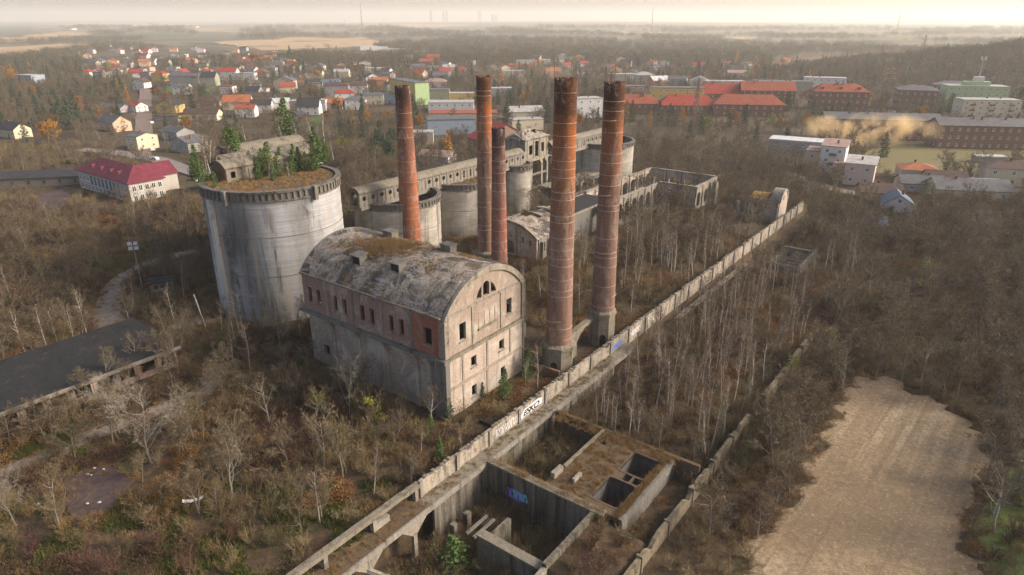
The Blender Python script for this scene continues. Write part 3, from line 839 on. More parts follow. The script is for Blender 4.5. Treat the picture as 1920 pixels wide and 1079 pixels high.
# ------------------------------------------------------------------ chimneys
def chimney(label, x, y, h, rb, rt, ped, bands, rods, seed, cols, ped_r=1.25, flare=0.0, lean=(0, 0)):
    t = thing('chimney', label, 'chimney', (x, y, 0), R(17 * seed), 'brick chimneys of the old works')
    if lean != (0, 0): t.rotation_euler = (lean[0], lean[1], 0)
    rr = random.Random(seed)
    mat = chimney_mat('chimney_brick_%d' % seed, h, *cols)
    n = 40
    def rad(z): return rb + (rt - rb) * ((z - ped) / (h - ped)) ** .9
    prof = [(rad(ped + (h - ped) * i / 30), ped + (h - ped) * i / 30) for i in range(31)]
    # crown: a slightly swollen collar, broken rim
    prof[-2] = (prof[-2][0] * 1.03, prof[-2][1]); prof[-1] = (prof[-1][0] * 1.04, prof[-1][1])
    m = MB().lathe(prof + [(rt * .70, h), (rt * .68, h - 4), (.02, h - 4)], n)
    v = m.v
    for i in range(n):
        dz = rr.choice((0, 0, -.12, -.3, -.55)) * rr.uniform(.5, 1.2)
        for k in (30, 31):
            x_, y_, z_ = v[k * n + i]; v[k * n + i] = (x_, y_, z_ + dz)
    m.build('shaft', mat, t, smooth=True, fix=False)
    p = MB().lathe([(rb * ped_r * 1.04, -1.0), (rb * ped_r, ped - .9), (rb * ped_r * 1.10, ped - .85), (rb * ped_r * 1.10, ped - .35), (rb * 1.02, ped + .12)], 8)
    p.build('pedestal', 'concrete_moss', t)
    for a in (R(200), R(290)):
        c, s = math.cos(a), math.sin(a); q = rb * ped_r * .98
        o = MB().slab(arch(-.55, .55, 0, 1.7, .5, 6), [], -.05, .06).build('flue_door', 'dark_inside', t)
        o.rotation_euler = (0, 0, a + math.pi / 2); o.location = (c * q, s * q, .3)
    for i in range(bands):
        if rr.random() < .12: continue
        z = ped + 1.2 + (h - ped - 2.0) * (i + rr.uniform(-.32, .32)) / bands
        r_ = rad(z); k = .035
        b = MB().lathe([(r_ - .05, z - .045), (r_ + k, z - .045), (r_ + k - .004, z + .045), (r_ - .05, z + .045)], 32)
        o = b.build('iron_band', 'band_iron', t, smooth=False, fix=False)
        if rr.random() < .25: o.rotation_euler = (rr.uniform(-.03, .03), rr.uniform(-.03, .03), 0)
    for i in range(rods):
        a = R(60 + 118 * i + 20 * seed)
        MB().beam((rt * .97 * math.cos(a), rt * .97 * math.sin(a), h - 2.2), (rt * 1.08 * math.cos(a), rt * 1.08 * math.sin(a), h + 2.6), .07, .07).build('lightning_rod', 'rust_iron', t)
    if seed in (3, 4):
        for i in range(34):
            z = ped + 1.5 + i * 1.25
            if z > h - 1: break
            a = R(205); r_ = rad(z)
            MB().beam((r_ * math.cos(a) + .12, r_ * math.sin(a) - .25, z), (r_ * math.cos(a) + .12, r_ * math.sin(a) + .25, z), .05, .05).build('rung', 'rust_iron', t) if i % 2 == 0 else None
def top_z(py, y): 
    d = at(960, py, 0); return CAMH - CAMH * y / d.y
pinkish = ((.17, .10, .075), (.17, .088, .06), (.22, .075, .024), (.38, .27, .21))
rusty = ((.195, .115, .085), (.21, .095, .05), (.27, .08, .017), (.42, .29, .21))
orange = ((.31, .105, .05), (.20, .075, .045), (.12, .045, .024), (.44, .28, .2))
wine = ((.225, .085, .058), (.17, .08, .06), (.10, .045, .034), (.34, .2, .15))
x, y = -25.9, 165.0; chimney('leftmost orange-red brick chimney with soot-black top, beside the big silo', x, y, top_z(160, y), 2.75, 1.75, 4.5, 13, 1, 1, orange)
x, y = -6.25, 155.0; chimney('tall pale-based brick chimney with rust-orange top behind the vaulted roof', x, y, top_z(142, y), 2.1, 1.62, 6.0, 20, 1, 2, rusty)
x, y = -3.0, 150.0; chimney('short dark red brick chimney standing close against a taller one', x, y, top_z(240, y), 2.0, 1.45, 1.0, 12, 0, 5, wine)
p = at(1046, 690); chimney('nearest and thickest brick chimney with three rods on its top', p.x, p.y, top_z(146, p.y), 2.32, 1.72, 5.4, 23, 3, 3, rusty)
p = at(1121, 640); chimney('cracked brick chimney nearest the long wall beyond the thickest one', p.x + .6, p.y, top_z(153, p.y), 2.2, 1.72, 7.0, 22, 3, 4, pinkish, 1.12)
a4 = site_thing('flue_arch', 'mossy concrete flue arch joining the two chimneys by the long wall', 'ruin', 27.5, -4.2)
MB().slab([(0, 4.2), (11, 5.2), (11, 6.0), (0, 5.0)], [], -.5, .5).build('beam', 'concrete_moss', a4)
MB().slab([(1.5, -.3), (3.2, -.3), (3.2, 2.8), (4.2, 3.8), (5.5, 4.5), (5.5, 4.71), (1.5, 4.33)], [], -.45, .45).build('pier', 'concrete_moss', a4)

# foundations between the vaulted building and the chimney
f1 = site_thing('foundation_walls', 'low ruined brick foundation walls beside the thickest chimney', 'ruin', 21, 2)
for i, (u0, u1, v0, v1, h, mt) in enumerate(((0, .5, -9, 8, 1.6, 'brick_dark'), (.51, 9, 5, 5.5, 2.2, 'concrete_dark'), (4, 4.5, -6, 4.9, 1.2, 'brick_dark'), (.51, 3.99, -3, -2.5, 1.4, 'concrete_moss'), (6, 6.5, 5.51, 12, 3.4, 'concrete_dark'), (6.51, 12, 10, 10.5, 4.2, 'concrete_dark'), (10, 10.5, 5.51, 9.9, 3.0, 'concrete'))):
    MB().box(u0, u1, v0, v1, -.4, h).build('wall', mt, f1)
MB().box(6.2, 12.2, 7.2, 10.6, 4.25, 4.55).build('slab', 'concrete_moss', f1)

weathered('silo_fin', (.46, .44, .40), (.2, .19, .17), (.56, .54, .5), .3, .4, .2)
# ------------------------------------------------------------------ silos
def silo(label, u, v, r, h, nd, mat, open_top=True, pil=0, seed=1, cor_h=1.5, platform=None, notch=()):
    t = site_thing('silo', label, 'silo', u, v, 0, 'concrete silos of the old works')
    n = 96 if r > 9 else 56
    rr = random.Random(seed)
    prof = [(r, -1)] + [(r, h * i / 12) for i in range(0, 12)] + [(r, h - cor_h - .3)]
    MB().lathe(prof, n).build('shaft', mat, t, smooth=True, fix=False)
    b0 = h - cor_h
    MB().lathe([(r - .1, b0 - .35), (r + .28, b0 - .3), (r + .28, b0), (r + .02, b0 + .02), (r + .02, h - .4), (r - .2, h - .38)], n).build('frieze', 'silo_rim', t, fix=False)
    MB().lathe([(r - .7, h - .4), (r + .42, h - .4), (r + .46, h), (r - .7, h + .02), (r - .72, h - 3.0 if open_top else h - .7)], n).build('rim', 'silo_rim', t, fix=False)
    wd = 2 * math.pi * (r + .2) / nd
    cme = MB().slab([(-wd * .22, b0 + .03), (wd * .22, b0 + .03), (wd * .22, h - .75), (wd * .32, h - .42), (-wd * .32, h - .42), (-wd * .22, h - .75)], [], 0, .24).mesh('corbel', 'silo_rim'); fix_normals(cme)
    for i in range(nd):
        a = 2 * math.pi * i / nd
        if rr.random() < .06: continue
        link('corbel', cme, t, ((r + .27) * math.cos(a), (r + .27) * math.sin(a), 0), a + math.pi / 2)
    for i in range(pil):
        a = vc - SITE - R(57)
        o = MB().slab([(-.75, -1), (.75, -1), (.55, b0 - .36), (-.55, b0 - .36)], [], -.5, .6).build('buttress', 'silo_fin', t)
        o.location = ((r + .32) * math.cos(a), (r + .32) * math.sin(a), 0); o.rotation_euler = (0, 0, a + math.pi / 2)
    for a in notch:
        o = MB().box(-.35, .35, -.2, .9, b0 - .9, h + .1).build('rain_chute', 'concrete_dark', t)
        o.location = ((r + .2) * math.cos(a), (r + .2) * math.sin(a), 0); o.rotation_euler = (0, 0, a - math.pi / 2)
    for zj in ([h * .36, h * .66] if r > 13 else [h * .5]):
        MB().lathe([(r - .02, zj - .07), (r + .05, zj - .05), (r + .05, zj + .05), (r - .02, zj + .07)], n).build('pour_joint', 'concrete_dark', t, fix=False)
    if open_top:
        MB().lathe([(r - .5, h - 3.2), (r - .5, 0.2)], n).build('inner_wall', 'concrete_dark', t, fix=False)
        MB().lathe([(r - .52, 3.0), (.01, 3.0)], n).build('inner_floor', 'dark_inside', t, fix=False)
    else:
        m = MB(); rings = [r - .73, r * .8, r * .6, r * .4, r * .2]
        m.lathe([(q, h - .6 + rr.uniform(0, .25)) for q in rings] + [(.01, h - .4)], n)
        m.build('soil_cap', 'soil', t, fix=False)
    return t
_sc = W(16, 62.5); vc = math.atan2(-_sc.y, -_sc.x)       # direction from the big silo to the viewer, world

silo('huge grey concrete silo overgrown with pines and birches on top', 16, 62.5, 13.8, 27.3, 74, 'silo_concrete', False, 1, 1, 1.8, notch=(vc - SITE - R(38), vc - SITE + R(33)))
silo('second huge silo hidden behind the overgrown one, same height', 31.5, 87, 13.2, 27.1, 70, 'silo_concrete', False, 0, 2, 1.8)
silo('open-topped round silo with black crumbling rim under the gallery end', 55.5, 67, 11.4, 15.2, 62, 'silo_pale', True, 0, 3)
silo('pale round silo with grassy top between two chimneys under the gallery', 81.5, 67.5, 11.2, 15.2, 62, 'silo_pale', False, 0, 4)
silo('narrow tall silo beside the frame of the elevator house', 107, 66, 5.2, 15.2, 26, 'silo_pale', False, 0, 5)
silo('far round silo with arcaded rim at the end of the gallery', 162, 66, 12.3, 15.6, 62, 'silo_pale', True, 0, 6)

# rooftop sheds on the big silos
def rooftop_shed(label, u, v, z, ln, wd, hh, wmat, rmat, seed):
    t = site_thing('rooftop_shed', label, 'shed', u, v, z, 'vaulted sheds on the silo roofs')
    rr = random.Random(seed)
    nb = max(2, int(ln / 4.6)); b = ln / nb
    for i in range(nb):
        holes = [rect(i * b + .9, i * b + 1.9, .9, 2.2)] if rr.random() < .7 else []
        if rr.random() < .5: holes.append(rect(i * b + 2.6, i * b + 3.5, 0.1, 2.3))
        MB().slab(rect(i * b + .02, (i + 1) * b - .02, -.4, hh), holes, 0, .3).build('wall_panel', wmat, t)
        MB().box(i * b - .14, i * b + .14, -.12, -.003, -.4, hh + .02).build('post', 'concrete', t)
        MB().beam((i * b + .4, -.05, .2), (i * b + b - .4, -.05, hh - .4), .14, .09, (0, 1, 0)).build('brace', 'concrete_pale', t) if rr.random() < .5 else None
    MB().box(.05, ln - .05, wd - .3, wd, -.4, hh).build('wall', wmat, t)
    for x in (-.3, ln + .003):
        MB().slab(arch(.02, wd - .02, -.4, hh, 1.15, 12), [rect(wd * .35, wd * .35 + .9, 1.0, 2.2)], x, x + .297, 'yz').build('gable', 'brick_dark', t)
    o = arch(-.35, wd + .35, hh, hh + .05, 1.4, 14)[2:]; i_ = arch(-.15, wd + .15, hh, hh + .02, 1.2, 14)[2:]
    MB().slab(o + i_[::-1], [], -.5, ln + .5, 'yz').build('roof', rmat, t, smooth=False)
rooftop_shed('front brick shed with curved roof on the overgrown silo', 8.6, 66.6, 26.6, 20.5, 5.2, 3.0, 'concrete_moss', 'concrete_moss', 1)
rooftop_shed('middle curved-roof shed behind the pines on the silo tops', 14, 76.0, 26.5, 22, 4.6, 2.3, 'concrete_moss', 'concrete_moss', 2)
rooftop_shed('rear brick shed with its gable at the left edge of the silo tops', 21, 86.0, 26.4, 21, 5.2, 2.4, 'brick_dark', 'concrete_moss', 3)

# ------------------------------------------------------------------ conveyor gallery across the silos
def gallery():
    u0, u1 = 41.0, 176.0
    t = site_thing('conveyor_gallery', 'long enclosed concrete conveyor gallery with round portholes across the silo tops', 'gallery', u0, 64.6, 14.9)
    wd, hh = 3.6, 3.4; b = 2.9; rr = random.Random(4)
    kinds = []
    for kk in range(3):
        h = [circle(b / 2, 1.9, .62)] if kk == 0 else ([] if kk == 1 else [rect(b / 2 - .4, b / 2 + .4, .5, 2.5)])
        me = MB().slab(rect(.02, b - .02, 0, hh), h, 0, .28).mesh('panel', 'concrete'); fix_normals(me); kinds.append(me)
    frame = MB().slab(arch(.35, b - .35, .35, 2.0, 1.0, 10), [arch(.45, b - .45, .45, 1.95, .95, 10)], -.05, -.003).mesh('panel_frame', 'concrete'); fix_normals(frame)
    post = MB().box(-.14, .14, -.12, .32, -.3, hh + .05).mesh('post', 'concrete'); fix_normals(post)
    n = int((u1 - u0) / b)
    for i in range(n):
        uu = u0 + i * b
        if 109 < uu < 126: continue
        k = 0 if rr.random() < .68 else (1 if rr.random() < .7 else 2)
        link('panel', kinds[k], t, (i * b, 0, 0))
        link('panel_frame', frame, t, (i * b, 0, 0))
        link('post', post, t, (i * b, 0, 0))
        link('panel', kinds[k if k != 2 else 0], t, (i * b, wd - .28, 0))
    for a, c in ((0, 68.2), (84.5, u1 - u0)):
        MB().box(a, c, -.25, wd + .25, -.9, -.02).build('floor_beam', 'concrete', t)
        o = arch(-.4, wd + .4, hh, hh + .06, 1.3, 14)[2:]; i_ = arch(-.2, wd + .2, hh, hh + .02, 1.1, 14)[2:]
        MB().slab(o + i_[::-1], [], a - .4, c, 'yz').build('roof', 'concrete_moss', t)
        MB().box(a, c, -.32, -.02, hh - .25, hh).build('eaves_beam', 'concrete_dark', t)
    MB().slab(arch(.0, wd, 0, hh - .1, 1.1, 12), [arch(.5, wd - .5, .1, hh - .6, .9, 10)], -.3, -.02, 'yz').build('end_frame', 'concrete_moss', t)
    MB().slab(arch(.0, wd, 0, hh - .1, 1.1, 12), [circle(wd / 2, 2.2, .7)], u1 - u0 + .02, u1 - u0 + .3, 'yz').build('end_frame', 'concrete', t)
gallery()
def elevator_house():
    t = site_thing('elevator_house', 'ruined concrete elevator house with caved-in hipped roof on tall columns', 'building', 112, 65.8, 0)
    z0, z1 = 15.3, 21.7; w, d = 13.2, 8.4
    MB().slab(rect(.0, w, z0, z1), [rect(2.2, 4.2, 16.6, 19.6), rect(5.6, 7.6, 15.6, 20.6), rect(9.2, 10.8, 16.8, 19.8)], 0, .35).build('wall', 'concrete_pale', t)
    MB().slab([(.36, z0), (d, z0), (d, z1), (d / 2, z1 + 1.6), (.36, z1)], [arch(1.6, 6.0, z0 + .3, 18.4, 1.8, 10)], 0, .35, 'yz').build('wall', 'concrete_pale', t)
    MB().slab(rect(.36, d, z0, z1), [], w - .35, w, 'yz').build('wall', 'concrete', t)
    MB().box(.36, w - .36, d - .35, d, z0, z1).build('wall', 'concrete', t)
    for x in (1.2, 4.9, 8.4, 12.6): MB().box(x - .2, x + .2, -.14, -.003, z0, z1).build('pilaster', 'concrete', t)
    rj = random.Random(8)
    n = 12; vs = []; fs = []
    for j in range(n + 1):
        for i in range(n + 1):
            x = -.6 + (w + 1.2) * i / n; y = -.6 + (d + 1.2) * j / n
            e = min(y + .6, d + .6 - y, (x + .6) * 1.1, (w + .6 - x) * 1.1)
            vs.append((x, y, z1 + .1 + e * .48 + rj.uniform(-.12, .15) - (.9 if rj.random() < .05 else 0)))
    for j in range(n):
        for i in range(n):
            if (i, j) in ((7, 3), (7, 4), (8, 4)): continue
            k = j * (n + 1) + i; fs.append((k, k + 1, k + n + 2, k + n + 1))
    MB().add(vs, fs).build('roof', 'concrete_pale', t, fix=False)
    MB().box(-.3, w + .3, -.4, .6, z0 - .9, z0 - .02).build('beam', 'concrete_pale', t)
    MB().box(-.3, w + .3, d - .6, d + .4, z0 - .9, z0 - .02).build('beam', 'concrete', t)
    MB().box(-.3, w + .3, .61, d - .61, z0 - .4, z0 - .03).build('floor_slab', 'concrete_dark', t)
    for x in (3.4, 9.4, 12.6):
        for y in (.1, d - .1):
            c = MB().box(x - .4, x + .4, y - .4, y + .4, -1, z0 - .91)
            c.add([(x - .4, y - .4, z0 - .91), (x - 1.6, y - .4, z0 - .91), (x - .4, y - .4, z0 - 2.4), (x - .4, y + .4, z0 - .91), (x - 1.6, y + .4, z0 - .91), (x - .4, y + .4, z0 - 2.4)], [(0, 1, 2), (5, 4, 3), (1, 4, 5, 2)])
            c.build('column', 'concrete_pale', t)
    for z in (5.0, 9.5):
        MB().box(-1, w, -.2, .2, z, z + .7).build('tie_beam', 'concrete_dark', t)
        MB().box(-1, w, d - .3, d + .1, z - 1, z - .3).build('tie_beam', 'concrete_dark', t)
    MB().beam((0, -1, 9), (5, -6, 2.0), 1.6, .3).build('fallen_slab', 'concrete_pale', t)
    # low annexes behind
    a = site_thing('low_annexe', 'long low concrete annexe with dark openings behind the thickest chimney', 'building', 120, 60, 0)
    MB().slab(rect(0, 38, -1, 5), [rect(1.5 + 4.4 * i, 4.6 + 4.4 * i, .8, 3.6) for i in range(8)], 0, .4).build('wall', 'concrete_dark', a)
    MB().box(-.4, 38.4, -.5, 5.5, 5.02, 5.5).build('roof', 'concrete', a)
    MB().box(0, 38, 4.6, 5, -1, 5).build('wall', 'concrete_dark', a)
elevator_house()

# ------------------------------------------------------------------ roofless hall
def hall():
    t = site_thing('roofless_hall', 'long roofless hall ruin with rows of empty windows behind the chimneys', 'ruin', 100, 18, 0)
    X = lambda u: u - 100
    Y = lambda v: v - 18
    rr = random.Random(6)
    def wall_u(u0, u1, v, z0, z1, bay, hole, mat, th=.5, top=.35, pil=True, face=-1):
        n = max(1, round((u1 - u0) / bay)); b = (u1 - u0) / n
        for i in range(n):
            a = X(u0 + i * b); hs = [arch(a + b * .5 - hole[0] / 2, a + b * .5 + hole[0] / 2, hole[1], hole[2], hole[3], 8)] if hole else []
            zt = [z1 - rr.choice((0, 0, 0, .2, .6)) * rr.random() for _ in range(5)]
            MB().slab([(a + .01, z0), (a + b - .01, z0)] + [(a + b - .01 - (b - .02) * k / 4, zt[k]) for k in range(5)], hs, Y(v), Y(v) + th).build('wall_bay', mat, t)
            if pil: MB().box(a - .28, a + .28, Y(v) - .22, Y(v) - .003, z0, z1 - .02).build('pilaster', 'concrete_pale', t)
        for i in range(n):
            if rr.random() < .16: continue
            MB().box(X(u0 + i * b) - .1, X(u0 + (i + 1) * b) - rr.choice((.1, .1, .1, 1.4)), Y(v) - .28, Y(v) + th + .15, z1 + .003, z1 + top + rr.uniform(-.1, .12)).build('top_beam', 'concrete_pale', t)
    def wall_v(v0, v1, u, z0, z1, bay, hole, mat, th=.5, top=.35):
        n = max(1, round((v1 - v0) / bay)); b = (v1 - v0) / n
        for i in range(n):
            a = Y(v0 + i * b); hs = [arch(a + b * .5 - hole[0] / 2, a + b * .5 + hole[0] / 2, hole[1], hole[2], hole[3], 8)] if hole else []
            MB().slab(rect(a + .01, a + b - .01, z0, z1), hs, X(u), X(u) + th, 'yz').build('wall_bay', mat, t)
            MB().box(X(u) - .22, X(u) - .003, a - .28, a + .28, z0, z1 - .02).build('pilaster', 'concrete_pale', t)
        MB().box(X(u) - .28, X(u) + th + .15, Y(v0) - .2, Y(v1) + .1, z1 + .003, z1 + top).build('top_beam', 'concrete_pale', t)
    wall_u(112, 158, 42.4, -2, 8.0, 5.7, (3.2, 1.6, 5.6, .9), 'brick_pale')
    wall_u(101, 139.2, 31.0, -3, 7.8, 4.8, (2.9, .8, 5.0, 1.0), 'concrete')
    wall_v(19.0, 42.2, 157.6, -2, 8.0, 5.8, (3.8, 1.6, 5.0, 1.2), 'brick_pale')
    wall_v(17.8, 30.6, 139.4, 4.4, 7.8, 6.4, (1.6, 5.2, 6.4, .01), 'brick_pale')
    # arched opening that carries the cross wall
    MB().slab(rect(Y(17.8), Y(30.6), -1.5, 4.38), [arch(Y(19.6), Y(28.8), -1.4, .9, 2.8, 14)], X(139.3), X(140.0), 'yz').build('arch_wall', 'concrete_pale', t)
    wall_u(139.9, 158, 18.2, -3, 7.6, 6.0, (2.4, 1.0, 5.0, .6), 'concrete_pale')
    for u in (104, 110, 116, 122, 128, 134):
        p = MB().box(X(u) - .45, X(u) + .45, Y(28.8), Y(30.4), -3, .6)
        p.build('buttress', 'concrete', t)
    MB().box(X(100), X(139), Y(28.0), Y(30.99), .62, 1.0).build('ledge', 'concrete_moss', t)
    MB().slab([(0, -3), (2.2, -3), (2.2, 5.5), (1.7, 7.2), (.8, 7.8), (0, 7.2)], [], Y(16.0), Y(17.4)).build('corner_tower', 'concrete_pale', t).location.x = X(152)
    # flat-roofed part and vaulted end
    MB().box(X(88), X(111.8), Y(33.2), Y(42.8), 7.2, 7.6).build('flat_roof', 'bitumen', t)
    for v in (33.2, 42.3): MB().box(X(88), X(111.8), Y(v), Y(v) + .5, -2, 7.19).build('wall', 'concrete_dark', t)
    MB().box(X(88) - .3, X(112), Y(32.7), Y(33.19), 7.3, 7.75).build('roof_edge', 'concrete_pale', t)
    MB().box(X(88) - .3, X(112), Y(42.81), Y(43.3), 7.3, 7.75).build('roof_edge', 'concrete_pale', t)
    g = site_thing('vaulted_hall', 'collapsed vaulted hall with arched brick gable between the short chimney and the thickest one', 'ruin', 70, 31.5, 0)
    wd = 19.0
    MB().slab(arch(.3, wd - .3, -1, 5.6, 3.2, 20), [rect(4.4, 5.2, 3.6, 5.4), arch(7.5, 11.0, 0, 2.9, 1.0, 8), arch(8.2, 10.4, 4.6, 5.2, .8, 8), rect(2.0, 2.9, 3.2, 4.8)], 0, .5, 'yz').build('gable_wall', 'brick_pale', g)
    o = arch(-.2, wd + .2, 5.4, 5.5, 3.7, 24)[2:]; i_ = arch(.6, wd - .6, 5.4, 5.4, 3.1, 24)[2:]
    MB().slab(o + i_[::-1], [], -.3, .7, 'yz').build('gable_arch', 'concrete_pale', g)
    for y in (6.6, 12.3): MB().box(-.15, -.003, y - .3, y + .3, -1, 8.2).build('pilaster', 'concrete_pale', g)
    # broken shell: strips of vault, some missing
    nx = 16; r = ((wd / 2) ** 2 + 3.3 ** 2) / (2 * 3.3); half = math.asin(wd / 2 / r)
    for s in range(9):
        x0 = .7 + s * 1.95; vs = []; fs = []
        lim0, lim1 = (0, nx) if s < 2 else ((0, nx - 6 - (s * 5 % 4)) if s not in (4, 7) else (0, 5))
        for lay in (0, -.3):
            for k in (0, 1):
                for i in range(nx + 1):
                    a = -half + 2 * half * i / nx
                    vs.append((x0 + k * 1.93, wd / 2 + (r + lay) * math.sin(a), 5.5 + 3.3 - r + (r + lay) * math.cos(a) + .1))
        m = nx + 1
        for i in range(lim0, lim1):
            fs += [(i, i + 1, m + i + 1, m + i), (2 * m + m + i, 2 * m + m + i + 1, 2 * m + i + 1, 2 * m + i)]
        MB().add(vs, fs).build('vault_strip', 'roof_vault', g, fix=False)
    MB().slab(rect(.6, 18, -2, 5.4), [rect(1.5 + 3.4 * i, 3.4 + 3.4 * i, 1.6, 4.2) for i in range(5)], 0, .45).build('side_wall', 'concrete', g)
    MB().box(.6, 18, wd - .5, wd, -2, 5.4).build('side_wall', 'concrete', g)
    for i in range(5): MB().box(2.3 + 3.4 * i - 1.0, 2.3 + 3.4 * i - .6, -.8, -.003, -2, 4.6).build('buttress', 'concrete_pale', g)
hall()

# ------------------------------------------------------------------ small vaulted ruin at the end of the wall
def gate_ruin():
    t = site_thing('gatehouse_ruin', 'small ruined gatehouse with curved roof at the end of the long wall', 'ruin', 141.5, -7.7, 0)
    # frame facing -u
    MB().slab(rect(.2, 10.6, 1.0, 6.2), [rect(.9, 4.6, 1.7, 5.4), rect(5.3, 9.0, 1.7, 5.4)], 0, .5, 'yz').build('frame_wall', 'concrete_pale', t)
    MB().box(.9, 1.2, .9, 4.6, 1.2, 5.6).build('back_wall', 'brick_pale', t)
    MB().slab(rect(5.3, 9.0, 1.2, 5.6), [rect(6.2, 7.6, 2.2, 3.6)], .9, 1.2, 'yz').build('back_wall', 'brick_dark', t)
    MB().slab([(.0, -3), (.8, -3), (.8, .2), (2, .9), (9.0, .9), (9.8, .2), (9.8, -3), (10.6, -3), (10.6, 1.0), (0, 1.0)], [], -.05, .6, 'yz').build('arch_beam', 'concrete_pale', t)
    # gable facing -v with round top
    MB().slab(arch(.51, 8.4, -3, 6.2, 3.4, 16), [rect(3.2, 3.7, 6.4, 7.9), rect(4.1, 4.6, 6.4, 7.9)], -.1, .4).build('gable_wall', 'brick_pale', t)
    o = arch(.3, 8.6, 6.1, 6.2, 3.7, 18)[2:]; i_ = arch(.8, 8.1, 6.1, 6.1, 3.2, 18)[2:]
    MB().slab(o + i_[::-1], [], -.3, 0.42).build('gable_arch', 'concrete_pale', t)
    o = arch(.4, 8.5, 6.2, 6.3, 3.6, 18)[2:]; i_ = arch(.7, 8.2, 6.2, 6.2, 3.3, 18)[2:]
    MB().slab(o + i_[::-1], [], .43, 2.9).build('roof', 'concrete_pale', t, smooth=False)
    MB().box(.3, 7.8, 3.0, 9.6, 6.21, 6.7).build('deck', 'concrete_dark', t)
    MB().slab([(1, 6.71), (7, 6.71), (6.2, 7.6), (4, 8.0), (2, 7.5)], [], 4.0, 9.0).build('moss_mound', 'moss_orange', t)
    MB().beam((-.8, 11.4, -2.5), (-.4, 12.4, 5.4), 1.2, .7).build('leaning_pier', 'concrete', t)
    MB().beam((-1.0, 13.2, 2.0), (-.4, 10.4, 1.2), .8, .6).build('broken_beam', 'concrete_pale', t)
    MB().box(.51, 8.4, 10.2, 10.6, -3, 5.0).build('rear_wall', 'brick_pale', t)
weathered('moss_orange', (.30, .17, .04), (.14, .08, .03), (.36, .24, .08), .6, 0, .3)
gate_ruin()
r2 = site_thing('rubble_ruin', 'dark collapsed basement ruin in the trees right of the long wall', 'ruin', 108, -24, -3)
for i, (a, b, c, d, e) in enumerate(((0, 14, 0, .6, 2.2), (0, .6, .61, 8, 1.8), (13.4, 14, .61, 8, 2.6), (4, 4.6, .61, 6, 1.4), (.61, 9, 8, 8.6, 1.2))):
    MB().box(a, b, c, d, -.5, e).build('wall', 'concrete_dark', r2)
MB().box(4.61, 13.39, .7, 5, 1.5, 1.9).build('slab', 'bitumen', r2)
cu_ = site_thing('curved_wall', 'low curved concrete wall at the foot of the far silo', 'wall', 178, 56, 0)
MB().lathe([(13, -1), (13, 2.4), (13.6, 2.5), (13.6, -1)], 30, R(190), R(330)).build('wall', 'concrete_moss', cu_, fix=False)

